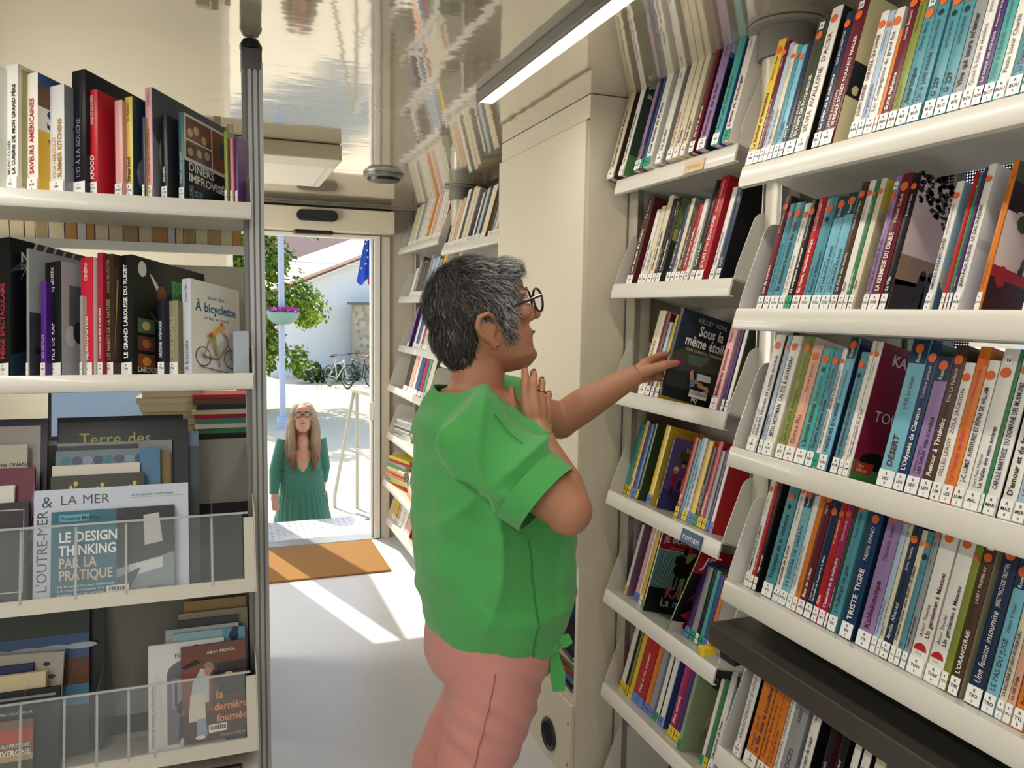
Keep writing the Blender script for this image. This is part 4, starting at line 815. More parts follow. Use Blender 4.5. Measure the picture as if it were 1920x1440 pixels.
def d_grn(q, e, p, t): q(0, 0, 1, 1, '8fa37c'); e(.6, .3, .25, .2, 'a9b894'); p([(.3, .1), (.5, .4), (.8, .6), (.6, .2)], '7c906c'); e(.62, .28, .07, .05, '5c8ab8'); q(.45, .5, .95, .85, 'b3b89c'); e(.55, .3, .06, .05, 'c9a084')
mag(SZ['MF'], .012, 1.6775, .012, .270, .17, '7f9a7c', '8fa37c', '', 'tall pale green illustrated book with a small blue ball, middle bay sixth shelf', d_grn, 'g')
dd_ = MB().box((0, 0, 0), (.003, .14, .075), ink('15151a')); text(dd_, 'Le roman secret', ink('8a8c90'), (-.0005, .13, .025), (0, -1, 0), (0, 0, 1), .018, 0, .12)
rs_ = dd_.build('shelf_header', None, loc=(1.20, 1.515, SZ['ME']-.135)); tag(rs_, 'small black header strip under the fifth shelf of the middle bay', 'sign')
# piles lying on the lower shelves beside the door
PW_ = [('white', 'dedbd4'), ('pale grey', 'c9c9c6'), ('white', 'e4e1da'), ('sage', '9aa694'), ('white', 'd9d6d0'), ('dark grey', '5c5a58'), ('cream', 'd6ccb4'), ('pale blue', 'b4c2cc')]
PC_ = [('red', 'c0392f'), ('yellow', 'd9c43c'), ('pale green', 'b4c88c'), ('white', 'e0ddd6'), ('orange', 'd98a4a'), ('light blue', '8fb0c8'), ('pink', 'd98a94'), ('cream', 'dcd0a8'), ('green', '6a9a5c'), ('grey', '9a9a98')]
flat_pile(9, 1.165, 4.72, .700, 'book', 'book', 'books piled flat on the fifth shelf by the door', 'left book pile by the door', .20, .27, 31, .010, .017, PW_, 8, .01)
flat_pile(8, 1.165, 4.38, .700, 'book', 'book', 'books piled flat on the fifth shelf by the door', 'right book pile by the door', .20, .26, 33, .010, .018, PW_[3:]+PW_[:3], -6, .01)
flat_pile(12, 1.14, 4.74, .395, 'comic', 'comic book', 'comics piled flat on the sixth shelf by the door', 'left comic pile near door', .22, .27, 35, .010, .018, PC_, 14, .016)
flat_pile(11, 1.15, 4.36, .395, 'comic', 'comic book', 'comics piled flat on the sixth shelf by the door', 'right comic pile near door', .22, .26, 37, .010, .018, PC_[4:]+PC_[:4], -9, .016)
# ================================================================ free-standing unit on the left, seen from the aisle
LY = 1.90; LT = R(10); lc, ls = math.cos(LT), math.sin(LT)
lu = empty('shelving_unit'); tag(lu, 'double-sided shelving unit on the left with two shelves above two acrylic bins', 'bookshelf')
def left_tray(Z0, x0=-1.2, x1=.078, depth=.23, lip=.036, brk=True):
    T = Matrix(((1, 0, 0, 0), (0, lc, ls, LY), (0, -ls, lc, Z0), (0, 0, 0, 1)))
    m = MB(); m.box((x0, 0, -.004), (x1, depth, 0), SHELFM, T)
    m.prism([(-.002, .001), (-.004, -.003), (-.004, -lip+.006), (0, -lip), (.012, -lip), (.012, -lip+.003), (.001, -lip+.003), (.001, .001)], x0, x1, SHELFM, 'x', T)
    s = m.build('shelf', lu, True); pts = [(0, -.004), (.0, .0), (.018, .055), (.04, .07), (depth, .075), (depth, -.03), (.02, -.03)]
    MB().prism(pts, x1, x1+.002, SHELFM, 'x', T).build('end_bracket', s); return s
left_tray(1.733); left_tray(1.346)
# back-to-back tray of the far side, back panels and posts
m = MB(); m.box((-1.2, 2.16, 1.645), (.085, 2.40, 1.649), SHELFM); m.box((-1.2, 2.158, 1.632), (.085, 2.162, 1.654), SHELFM); m.build('rear_shelf', lu)
m = MB(); m.box((-1.2, 2.16, 1.905), (.085, 2.40, 1.909), SHELFM); m.build('rear_shelf', lu)
MB().box((-1.2, 2.142, 1.355), (.083, 2.150, 1.60), mat('rear_panel', 'a7a292', .5)).build('back_panel', lu)
m = MB(); px_, py_ = .0885, 2.03
for dx in (-.0225, -.0095, .0035, .0165): m.box((px_+dx, py_-.0225, 0), (px_+dx+.0085, py_+.0225, 2.075), ALU if dx != -.0225 else ALU_D)
m.box((px_-.020, py_-.019, 0), (px_+.020, py_+.019, 2.075), ALU_D)
m.bbox((px_-.024, py_-.024, 2.055), (px_+.024, py_+.024, 2.108), mat('post_collar', '5c5c5c', .5), .006)
m.lathe([(.0, 2.108), (.026, 2.108), (.026, 2.116), (.018, 2.130), (0, 2.134)], BLACKP, 24, Matrix.Translation((px_, py_, 0))); m.build('corner_post', lu, True)
# bins
ACR = mat('acrylic', 'dfe6ea', .05, alpha=.07, coat=1.0); BL = mat('bin_liner', '1b1b1d', .75); BINM = mat('bin_white', 'c9c4b8', .4); BINB = mat('bin_back', '8e8b84', .5)
LN = R(15); bc, bs = math.cos(LN), math.sin(LN)
def bin_T(z0, off=0.0, x=0.0, y0=1.905): return Matrix(((1, 0, 0, x), (0, bc, bs, y0+off*bc), (0, -bs, bc, z0-off*bs), (0, 0, 0, 1)))
def bin_(z0, acr_h, backh, fins=()):
    T = bin_T(z0); e = MB()
    e.box((-1.2, -.005, -.006), (.075, .27, -.001), BINM, T); e.box((-1.2, -.018, -.02), (.075, -.006, .012), BINM, T)
    e.box((.052, -.018, .012), (.075, -.010, acr_h-.012), BINM, T)
    b = e.build('bin', lu)
    MB().prism([(-.018, -.02), (-.018, acr_h-.01), (-.004, acr_h), (.02, acr_h+.02), (.262, backh), (.27, backh), (.27, -.02)], .0755, .078, BINM, 'x', T).build('end_panel', b)
    m = MB(); m.box((-1.2, .262, 0), (.075, .268, backh), BINB, T); m.build('rear_wall', b)
    m = MB(); m.box((-1.2, .2605, 0), (.0745, .2615, .20), BL, T); m.prism([(-.004, .002), (-.004, .13), (.06, .15), (.15, .17), (.26, .2), (.26, .002)], .072, .0745, BL, 'x', T); m.build('black_liner', b)
    MB().bbox((-1.2, -.026, .0125), (.050, -.022, acr_h), ACR, .0015, T=T).build('acrylic_front', b)
    rim = MB(); rim.box((-1.2, -.0275, acr_h-.004), (.062, -.0205, acr_h+.001), mat('acrylic_edge', 'b9bdbd', .15, alpha=.75), T); rim.build('acrylic_edge', b)
    for k, x in enumerate(fins):
        mm = MB(); mm.prism([(-.018, .004), (-.019, acr_h-.006), (.10, acr_h+.05), (.25, .20), (.25, .004)], x, x+.003, ACR, 'x', T); mm.box((x-.001, -.020, .004), (x+.004, -.0185, acr_h-.006), mat('acrylic_edge', 'b9bdbd', .15, alpha=.75), T); mm.build('divider', b)
    return b
bin_(.848, .166, .372, (-.405, -.30, -.20, -.02)); bin_(.456, .166, .372, (-.42, -.335, -.27, -.205, -.15))
# latch under the lower bin
la = MB(); la.bbox((-.075, 1.868, .402), (.04, 1.885, .418), BLACKP, .004)
for x in (-.062, -.048, .012, .028): la.cyl((x, 1.866, .410), (x, 1.87, .410), .006, ALU_D, 12)
lt = la.build('latch_rail', lu); MB().bbox((-.028, 1.860, .392), (-.008, 1.8675, .420), MATS['yellow_tab'], .003).build('latch_tab', lt)
MB().bbox((-1.2, 1.885, .375), (.078, 2.16, .395), BINM, .004).build('base_shelf', lu)
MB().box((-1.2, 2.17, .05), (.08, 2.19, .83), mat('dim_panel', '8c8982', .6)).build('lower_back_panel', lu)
pl_ = plate('red arts sign on the second shelf lip of the left unit', Matrix(((1, 0, 0, -.056), (0, lc, ls, 1.8945), (0, -ls, lc, 1.3165), (0, 0, 0, 1))), .056, .023, 'd0573a', 'arts', 'ece6dc')
# rotated books on the two upper shelves
PHI = R(37.7)
def left_book(Z0, xr, t, h, dep, sc, cc, title, author, code, lab, deco=None, tc=None, fl='w', s0=.008, labels=True):
    W = Vector((0, lc, -ls)); V = Vector((0, ls, lc)); U = Vector((1, 0, 0))
    ax = U*math.cos(PHI)-W*math.sin(PHI); ay = U*math.sin(PHI)+W*math.cos(PHI)
    o = Vector((xr, LY, Z0))+W*s0+V*.0008-ax*t
    e = empty('book'); tag(e, lab, 'book', 'art and cookery books on the left unit')
    e.matrix_world = Matrix((ax, ay, V)).transposed().to_4x4(); e.matrix_world = Matrix.Translation(o) @ e.matrix_world
    return book_meshes(e, t, h, dep, sc, cc, title, author, code, fl, deco, tc, labels, int(abs(xr)*1e4))
def cov(fn):   # deco wrapper giving cover coordinates u (0..1 across), v (0..1 up)
    def f(c, t, h, d):
        x = t+.0002; lv = [0]
        def quad(u0, v0, u1, v1, col): lv[0] += 1; xx = x+lv[0]*.00006; c.poly([(xx, u0*d, v0*h), (xx, u1*d, v0*h), (xx, u1*d, v1*h), (xx, u0*d, v1*h)], ink(col, .3))
        def ell(u, v, ru, rv, col, n=20): lv[0] += 1; xx = x+lv[0]*.00006; c.poly([(xx, u*d+ru*d*math.cos(2*math.pi*j/n), v*h+rv*d*math.sin(2*math.pi*j/n)) for j in range(n)], ink(col, .3))
        def pol(pts, col): lv[0] += 1; xx = x+lv[0]*.00006; c.poly([(xx, p[0]*d, p[1]*h) for p in pts], ink(col, .3))
        def tx(s, u, v, size, col, bold=0, align='l', maxw=None, slant=0): lv[0] += 1; text(c, s, ink(col), (x+lv[0]*.00006, u*d, v*h), (0, 1, 0), (0, 0, 1), size, bold, maxw, slant, align, lift=.0002)
        fn(quad, ell, pol, tx)
    return f
def d_olive(q, e, p, t): q(0.02, .01, .98, .99, 'e4e1d4'); q(.04, .03, .96, .97, 'a3a06a')
def d_sav(q, e, p, t): q(0, 0, 1, 1, 'e0b53c'); q(0, .70, 1, .92, '6b4a2c'); q(0, .90, 1, 1, '3c5f8a'); q(0, .52, 1, .72, 'e6e2da'); t('Sake', .1, .55, .06, '2a2f6a', 1); t('Vacances', .12, .38, .03, '6a4a10', 1); e(.5, .2, .3, .16, 'c98a24'); e(.35, .8, .14, .08, 'd9b98a')
def d_kit(q, e, p, t): q(0, 0, 1, 1, '8e9298'); [p([(u, v), (u+.16, v+.06), (u+.05, v+.10)], '2f4a38') for u, v in ((.1, .6), (.2, .45), (.35, .7), (.1, .25), (.4, .2))]
def d_street(q, e, p, t): q(0, 0, 1, 1, '27404f'); t('Street', .2, .84, .05, 'dfe4e4', 0, slant=.2); e(.6, .55, .22, .17, 'c98b45'); e(.45, .25, .4, .3, '8c9098'); e(.42, .3, .12, .2, '26251f')
def d_rec(q, e, p, t): q(0, 0, 1, 1, '4d5458'); p([(0, 0), (.5, 0), (0, .6)], '7c8486'); e(.25, .42, .17, .3, 'd9d4c2'); p([(.1, .55), (.55, .95), (.62, .9), (.14, .46)], '24282a'); t('RECETTES', .35, .88, .012, 'b9bdbd')
def d_din(q, e, p, t):
    q(0, 0, 1, 1, '17181b'); q(.0, .46, 1, 1, 'dad4cc'); q(.03, .72, .46, .97, '6e4a35'); q(.03, .50, .46, .70, '5b4a44'); q(.48, .50, 1, .97, '80503a'); q(.62, .66, .95, .88, '2c4a4c')
    for u, v in ((.1, .8), (.2, .85), (.33, .78), (.1, .58), (.25, .6), (.38, .62)): e(u, v, .045, .05, 'c9a37e')
    t('DÎNERS', .06, .36, .026, 'e6e6e2', 1); t('IMPROVISÉS', .06, .24, .026, 'e6e6e2', 1)
    for k in range(4): t(['LES', 'RECETTES', 'DU PETIT', 'CERCLE'][k], .07, .16-.045*k, .010, '9fd0d4', 0)
for a in (
 (1.733, -.415, .03, .262, .20, 'e4e2da', 'dfe3d8', '', '', 'CUI', 'white cookbook with green floral cover at the left edge of the photo', cov(lambda q, e, p, t: (q(0, 0, 1, 1, 'dfe4da'), [p([(u, v), (u+.2, v+.05), (u+.1, v+.1)], '4f8a55') for u, v in ((.5, .3), (.6, .15), (.55, .8), (.7, .9), (.75, .1), (.7, .65))], e(.85, .45, .1, .12, '8b6a72')))),
 (1.733, -.379, .034, .270, .20, 'e6e4de', 'dcd9c8', 'LA CUISINE DE MON GRAND-PÈRE', 'BRUNO OLIVER', 'OLI', 'white cookbook titled La cuisine de mon grand-père, left unit top shelf', cov(d_olive), '2c2a2a'),
 (1.733, -.343, .028, .256, .21, 'ebe8e0', 'e0b53c', 'SAVEURS AMÉRICAINES', '', 'DOR', 'white cookbook titled Saveurs américaines with yellow cover, left unit top shelf', cov(d_sav), 'b0303a'),
 (1.733, -.294, .040, .236, .20, 'dfe0e0', '8e9298', 'SUMMER KITCHENS', 'OLIA HERCULES', 'HER', 'grey cookbook titled Summer Kitchens with a gold plant, left unit top shelf', cov(d_kit), 'b08a3a'),
 (1.733, -.254, .036, .274, .23, '15181f', '1b1e26', "L'O À LA BOUCHE", '', 'OLA', 'tall black book titled À la bouche, left unit top shelf', None, '8f98a8'),
 (1.733, -.231, .026, .232, .20, 'c11f31', 'c11f31', 'KFOOD', 'UN BALLET SUD-CORÉEN', 'CUI', 'bright red book titled Kfood, left unit top shelf', None, 'f0ece6'),
 (1.733, -.183, .020, .214, .19, 'e3a9a6', 'd9a09c', '', '', 'ANC', 'plain pink book between the red and yellow ones, left unit top shelf', None),
 (1.733, -.163, .020, .224, .21, 'ddc15a', '27404f', 'Street food', 'EL MUNDO', 'CUI', 'yellow book titled Street food with dark blue cover, left unit top shelf', cov(d_street), '2b2a20'),
 (1.733, -.139, .007, .180, .16, '4a2f66', 'a9b83e', '', '', 'CUI', 'thin purple and lime book beside Street food, left unit top shelf', None),
 (1.733, -.124, .018, .250, .25, 'e6a8b4', '4d5458', 'Les recettes de ma CAMPAGNE', 'Collection', 'CUI', 'pink-spined book with a dark grey plate cover, left unit top shelf', cov(d_rec), '8a2c48'),
 (1.733, -.094, .016, .190, .17, '121316', '2c3136', 'MINIMAL', '', 'CUI', 'narrow black book left of the improvised dinners one, left unit top shelf', None, 'c6c8ca'),
 (1.733, -.060, .014, .200, .20, '3f6470', '17181b', 'DÎNERS IMPROVISÉS', '', 'CUI', 'teal-spined cookbook titled Dîners improvisés with photo cover, left unit top shelf', cov(d_din), 'c9dcdc'),
 (1.733, .030, .008, .165, .05, '8a9a3e', '6f8240', '', '', 'JAR', 'thin moss green booklet beside the aluminium post, left unit top shelf', None),
 (1.733, .042, .008, .150, .04, 'd98a9a', 'c97a8c', '', '', 'JAR', 'thin pink booklet beside the aluminium post, left unit top shelf', None),
 (1.733, .052, .007, .155, .03, '5c3278', '4f2a68', '', '', 'JAR', 'thin purple booklet beside the aluminium post, left unit top shelf', None)):
    left_book(*a)
def d_neige(q, e, p, t): q(0, 0, 1, 1, '0d0e13'); p([(0, .75), (.3, 1), (1, 1), (1, .45), (.6, .6), (.2, .8)], '3a3d44'); [p([(.1+.1*i, .7), (.25+.1*i, 1), (.28+.1*i, 1)], 'a9abb0') for i in range(5)]; p([(0, .15), (.5, .3), (.7, 0), (0, 0)], '1d2c3a'); t('NEIGE', .1, .84, .03, 'c9ccd2', 1); t('SPECTACULAIRE', .1, .78, .02, '9ea2aa', 0, maxw=.09)
def d_te(q, e, p, t): q(0, 0, 1, 1, '8d9092'); q(0, 0, 1, .5, '33353a'); [e(.1+.08*i, .2+.03*(i*7 % 9), .05, .03, '6a6c70' if i % 2 else '1b1c20') for i in range(11)]; t('TERRITOIRE', .45, .88, .026, '3a3a3d')
def d_rap(q, e, p, t): q(0, 0, 1, 1, '9a9ca1'); q(.1, .35, .9, .8, '55575d'); q(.45, .55, 1, .78, '1b1c20'); t('FILS', .5, .66, .03, 'e4e4e4', 1); [e(.12+.1*i, .35+.04*(i % 3), .07, .12, '2b2c31' if i % 2 else 'b4b6ba') for i in range(8)]
def d_hab(q, e, p, t): q(0, 0, 1, 1, '3a2c20'); [p([(.1*i, .1+.07*(i % 4)), (.1*i+.05, .8-.05*(i % 3)), (.1*i+.07, .78)], ['b08a50', '7c5a30', 'd9bb7c', '8c3a20'][i % 4]) for i in range(9)]
def d_rug(q, e, p, t):
    q(0, 0, 1, 1, '23261f'); q(.48, .66, .93, .86, '3f9a52'); t('LE GRAND', .52, .79, .02, '1b5a2c', 1, maxw=.08); t('LAROUSSE', .52, .71, .02, '1b5a2c', 1, maxw=.08); e(.12, .90, .05, .07, 'cfd6cf'); p([(.2, .88), (.24, .86), (.40, .68), (.46, .45), (.34, .5), (.3, .72)], 'c9ccd2')
    p([(.33, .62), (.52, .62), (.50, .42), (.36, .42)], 'b9c0cc'); e(.35, .72, .06, .07, '7a4a30'); p([(.34, .42), (.52, .42), (.55, .1), (.36, .1)], '1b2440'); p([(.2, .56), (.32, .46), (.34, .42), (.22, .52)], '8a5238')
    for k in range(3): q(.06, .36-.15*k, .26, .48-.15*k, ['55704a', '6e4038', '8a4c2c'][k]); e(.16, .42-.15*k, .05, .04, ['c9b47c', 'b07050', 'd99a50'][k])
    t('LAROUSSE', .05, .03, .016, 'd9d9d2', 1)
def d_bike(q, e, p, t):
    q(0, 0, 1, 1, 'dcdad4'); t('Joann Sfar', .5, .82, .015, '3a4c63', 0, 'c'); t('À bicyclette', .5, .68, .03, '2f5f8c', 1, 'c'); t('Un tour en France', .5, .60, .012, '4a4c52', 0, 'c')
    for cx in (.22, .78):
        for k in range(24):
            a, b = 2*math.pi*k/24, 2*math.pi*(k+1)/24; r, r2, u = .155, .140, .68; p([(cx+r*math.cos(a), .20+r*u*math.sin(a)), (cx+r*math.cos(b), .20+r*u*math.sin(b)), (cx+r2*math.cos(b), .20+r2*u*math.sin(b)), (cx+r2*math.cos(a), .20+r2*u*math.sin(a))], '3b3b40')
        for k in range(8):
            a = math.pi*k/8; r, u = .14, .68; p([(cx+r*math.cos(a), .20+r*u*math.sin(a)), (cx-r*math.cos(a), .20-r*u*math.sin(a)), (cx-r*math.cos(a)+.004, .20-r*u*math.sin(a)+.003), (cx+r*math.cos(a)+.004, .20+r*u*math.sin(a)+.003)], '77777c')
    def bar(a, b, w, c_):
        dx, dy = b[0]-a[0], b[1]-a[1]; L = math.hypot(dx, dy); nx, ny = -dy/L*w, dx/L*w; p([(a[0]+nx, a[1]+ny), (b[0]+nx, b[1]+ny), (b[0]-nx, b[1]-ny), (a[0]-nx, a[1]-ny)], c_)
    bar((.22, .20), (.32, .38), .008, 'b0665c'); bar((.32, .38), (.50, .18), .008, 'b0665c'); bar((.50, .18), (.22, .20), .008, '6a6a70'); bar((.50, .18), (.72, .36), .009, 'b0665c'); bar((.78, .20), (.69, .42), .009, 'b0665c'); bar((.69, .42), (.62, .47), .007, '4a4a50')
    bar((.34, .42), (.58, .54), .03, 'd9a23c'); bar((.42, .40), (.50, .20), .022, '9ab04a'); bar((.36, .43), (.44, .40), .03, '8fa84a'); e(.62, .54, .035, .035, 'd9a488'); e(.58, .57, .03, .02, 'c8452f'); bar((.56, .52), (.68, .45), .012, 'd9a488'); bar((.50, .18), (.52, .10), .008, '4a4a50'); bar((.1, .09), (.9, .03), .006, '66666a'); e(.35, .43, .045, .035, 'b5541f')
for a in (
 (1.346, -.408, .034, .298, .25, '0e0f13', '0d0e13', 'NEIGE SPECTACULAIRE', '', '770', 'tall black book with a snowy mountain cover, left unit second shelf', cov(d_neige), 'b03a48'),
 (1.346, -.372, .008, .275, .24, '8d9092', '8d9092', '', '', 'PHO', 'thin tall book with grey landscape cover, left unit second shelf', cov(d_te)),
 (1.346, -.341, .014, .205, .16, '55288a', '3c1c66', 'LED ZEPPELIN', '', '782', 'short purple book between the grey and black ones, left unit second shelf', None, 'd9c8e6'),
 (1.346, -.312, .044, .250, .20, '121315', '9a9ca1', 'FILS DE RAP', 'DJ SEMTEX', '781', 'thick black book titled Fils de rap, left unit second shelf', cov(d_rap), 'f0f0ee'),
 (1.346, -.271, .008, .175, .14, '9b9a97', 'b9b6ae', '', '', '791', 'thin grey booklet behind the red ones, left unit second shelf', None),
 (1.346, -.252, .032, .262, .20, 'c5203c', 'd6d2cb', 'ALMODOVAR', 'CINÉMA', '791', 'bright red book with white page edge side, left unit second shelf', None, 'f2efe9'),
 (1.346, -.232, .014, .272, .21, 'a3243c', '8f2036', 'Costumes des Mille et une Nuits', '', '792', 'crimson book titled Costumes des Mille et une Nuits, left unit second shelf', None, 'e9d9c9'),
 (1.346, -.211, .024, .270, .21, '31261f', '3a2c20', 'LES HABITS DE LA NATURE', 'HANS SILVESTER', '792', 'brown book titled Les habits de la nature, left unit second shelf', cov(d_hab), 'a98f66'),
 (1.346, -.174, .032, .270, .26, '121417', '23261f', 'LE GRAND LAROUSSE DU RUGBY', '', '796', 'large black rugby book with a player on its cover, left unit second shelf', cov(d_rug), 'f0f0ee'),
 (1.346, -.109, .018, .170, .14, '141a2a', '16203a', 'ARSÈNE WENGER', '', '796', 'short navy book in front of the rugby one, left unit second shelf', None, 'c9d4e4'),
 (1.346, -.081, .030, .168, .14, '8f8a72', '6f6a52', 'BEAR GRYLLS', '', '796', 'short khaki book in front of the rugby one, left unit second shelf', None, 'c9c2a4'),
 (1.346, -.053, .024, .220, .175, 'c9ccd4', 'dcdad4', 'À bicyclette', 'Joann Sfar', '796', 'white book titled À bicyclette with a bicycle drawing, left unit second shelf', cov(d_bike), '2f5f8c')):
    left_book(*a, labels='bicyclette' not in a[10])
be = empty('bookend', (.055, 2.02, 1.331)); tag(be, 'pale blue grey bookend box at the right end of the left shelf', 'bookend')
MB().bbox((-.018, -.06, 0), (.018, .06, .11), ink('a9b1bf', .45), .003).build('block', be)
# fore-edges of the books standing on the far side of the unit
rr = random.Random(21); x = -1.15; k_ = 0; pc = ['cfc2a0', 'b78a55', 'c9c6c0', 'd6cba8', 'bfae86', 'd2c6a4', 'a8946c']
WORD = ['pale', 'tan', 'grey white', 'cream', 'beige', 'light cream', 'brown']
spots = []
while x < .055:
    t_ = rr.choice([.022, .026, .030, .034, .018]); 
    if x > -.53: spots.append((x, t_, rr.uniform(.165, .195), k_ % 7 if rr.random() < .6 else rr.randrange(7)))
    x += t_+.001; k_ += 1
for i, (x, t_, h_, ci) in enumerate(spots):
    e = empty('paperback', (x, 2.185, 1.6495)); tag(e, f'{WORD[ci]} fore-edge of paperback, {["first","second","third","fourth","fifth","sixth","seventh","eighth","ninth","tenth","eleventh","twelfth","thirteenth","fourteenth","fifteenth","sixteenth","seventeenth","eighteenth","nineteenth","twentieth","twentyfirst","twentysecond","twentythird","twentyfourth","twentyfifth","twentysixth"][i]} from left behind the black books', 'book', 'paperbacks on the far side of the left unit')
    MB().box((.001, .0, .001), (t_-.001, .11, h_-.001), ink(pc[ci], .85)).build('page_block', e)
    c = MB(); c.box((0, 0, 0), (.0008, .112, h_), ink(['8a2f2a', 'e0dccf', '3c4a5c'][i % 3])); c.box((t_-.0008, 0, 0), (t_, .112, h_), ink(['8a2f2a', 'e0dccf', '3c4a5c'][i % 3])); c.box((0, .1105, 0), (t_, .112, h_), ink(['8a2f2a', 'e0dccf', '3c4a5c'][i % 3])); c.build('cover', e)
for i, (x, t_, h_, ci) in enumerate([(-.035, .035, .07, 0), (.002, .018, .075, 4), (.022, .012, .05, 1), (.036, .014, .058, 3)]):
    e = empty('paperback', (x, 2.2, 1.9095)); tag(e, f'{["wide pale","medium beige","thin tan","thin cream"][i]} paperback edge on the far upper shelf beside the post', 'book', 'paperbacks on the far side of the left unit')
    MB().box((.001, 0, .001), (t_-.001, .11, h_-.001), ink(pc[ci], .85)).build('page_block', e)
    c = MB(); c.box((0, 0, 0), (.0008, .112, h_), ink('b9a27c')); c.box((t_-.0008, 0, 0), (t_, .112, h_), ink('b9a27c')); c.box((0, .1105, 0), (t_, .112, h_), ink('b9a27c')); c.build('cover', e)
# ---------------------------------------------------------------- face-out books in the two bins
def face_book(z0, off, x0, x1, h, t, cc, lab, fn=None, sc=None, rot=0.0, base=.001, page=True):
    e = empty('book'); tag(e, lab, 'book', 'face-out books in the acrylic bins')
    e.matrix_world = bin_T(z0, off, x0) @ Matrix.Translation((0, 0, base)) @ Matrix.Rotation(rot, 4, 'Y')
    w = x1-x0; c = MB(); mm = ink(cc, .3); c.box((0, 0, 0), (w, .0012, h), mm); c.box((0, t-.0012, 0), (w, t, h), mm); c.box((0, .0012, 0), (.0012, t-.0012, h), ink(sc or cc, .3))
    if fn:
        lv = [0]; Y = -.0002
        def P(u, v): return (u*w, Y-lv[0]*.00006, v*h)
        def q(u0, v0, u1, v1, col): lv[0] += 1; c.poly([P(u0, v0), P(u1, v0), P(u1, v1), P(u0, v1)], ink(col, .3))
        def el(u, v, ru, rv, col, n=18): lv[0] += 1; c.poly([P(u+ru*math.cos(2*math.pi*j/n), v+rv*math.sin(2*math.pi*j/n)) for j in range(n)], ink(col, .3))
        def po(pts, col): lv[0] += 1; c.poly([P(*p_) for p_ in pts], ink(col, .3))
        def tx(s, u, v, size, col, bold=0, align='l', maxw=None, slant=0, up=False):
            lv[0] += 1; a = P(u, v)
            if up: text(c, s, ink(col), a, (0, 0, 1), (-1, 0, 0), size, bold, maxw, slant, align, lift=.0002)
            else: text(c, s, ink(col), a, (1, 0, 0), (0, 0, 1), size, bold, maxw, slant, align, lift=.0002)
        fn(q, el, po, tx)
    c.build('cover', e); MB().box((.0013, .0013, .002), (w-.002, t-.0013, h-.002), PAGES).build('page_block', e)
def barcode(q, t, u0, v0, u1, v1):
    q(u0, v0, u1, v1, 'e9e7e0'); n = 22
    for i in range(n):
        a = u0+(u1-u0)*(.05+.9*i/n); q(a, v0+(v1-v0)*.3, a+(u1-u0)*(.012+.014*((i*7) % 3)), v1-(v1-v0)*.15, '222222')
def f_design(q, e, p, t):
    q(0, 0, 1, 1, '2a6377'); q(.52, 0, 1, 1, '7f8c92'); p([(.52, .3), (1, .45), (1, 1), (.52, 1)], '2a2f33'); p([(.75, .55), (.9, .58), (.87, .92), (.74, .9)], 'b9bcbc'); p([(.62, .34), (.9, .40), (.9, .28), (.62, .2)], 'c6cacb'); p([(.52, .2), (.72, .3), (.6, 0), (.52, 0)], '4a545a'); q(.06, .88, .30, .96, '5f9db0')
    t('Florence Mathieu', .07, .90, .011, '1b3a48', 1); t('LE DESIGN', .06, .65, .031, 'eceeee', 1, maxw=.118); t('THINKING', .06, .50, .031, 'eceeee', 1, maxw=.115); t('PAR LA', .06, .36, .031, 'c9b59a', 1, maxw=.075); t('PRATIQUE', .06, .22, .031, 'c9b59a', 1, maxw=.108)
    for k, s in enumerate(["De la rencontre avec l'utilisateur", "à la commercialisation d'un produit", 'innovant pour les sombres']): t(s, .05, .14-.045*k, .0085, 'd9e2e4')
    barcode(q, t, .44, .04, .62, .12); t('EYROLLES', .78, .05, .008, '2a2f33')
def f_outre(q, e, p, t):
    q(0, 0, 1, 1, 'c3cbdc'); t('&', .045, .84, .036, '4a4c55'); t('LA MER', .16, .855, .030, '4a4c55', 0, maxw=.12); t("L'OUTRE-MER", .085, .08, .030, '4a4c55', 0, maxw=.18, up=True); t('MICHEL RENCHOU - ANDRÉ LAMBERT', .62, .90, .007, '3a3c44', maxw=.09); q(.6, .885, .98, .888, '8a8c96')
def f_terre(q, e, p, t): q(0, 0, 1, 1, '23282c'); t('Terre des', .15, .86, .044, 'c6cc7a', 0, maxw=.16); [q(.1+.09*i, 0, .13+.09*i, .8, '3a4348') for i in range(9)]
def f_olive(q, e, p, t):
    q(0, 0, 1, 1, '33352a')
    for u, v in ((.1, .84), (.22, .92), (.5, .9), (.72, .86), (.85, .9)):
        p([(u, v-.1), (u+.01, v-.1), (u+.04, v), (u+.03, v)], 'a9a04a'); e(u+.04, v+.01, .022, .02, 'cfc84e'); e(u-.01, v-.02, .016, .02, 'cfc84e')
def f_art(q, e, p, t): q(0, 0, 1, 1, '6f8791'); [e(.1+.1*i, .93, .05, .03, ['3f7f8c', '55507c', '8aa0b0', '2f4f80'][i % 4]) for i in range(9)]; q(.8, 0, 1, 1, '4d82a8')
BZ = .848
face_book(BZ, .012, -.352, -.100, .195, .016, '2a6377', 'teal book titled Le design thinking par la pratique in the upper bin', f_design, '2f6a80')
face_book(BZ, .032, -.390, -.070, .246, .020, 'c3cbdc', 'large pale blue book titled L\'outre-mer et la mer in the upper bin', f_outre, 'aeb8cc')
face_book(BZ, .056, -.362, -.166, .278, .012, '33352a', 'dark olive book with yellow flowers in the upper bin', f_olive)
face_book(BZ, .070, -.362, -.178, .303, .012, 'dcd8cc', 'white-topped book behind the dark olive one in the upper bin')
face_book(BZ, .086, -.358, -.134, .338, .014, '6f8791', 'blue painted art book in the middle of the upper bin', f_art)
face_book(BZ, .104, -.30, -.112, .33, .012, '8a6a3c', 'golden brown book behind the blue art one in the upper bin')
face_book(BZ, .120, -.360, -.109, .360, .012, '9a9ca0', 'pale grey book behind the golden one in the upper bin', lambda q, e, p, t: q(0, .8, .7, .98, '2c2f33'))
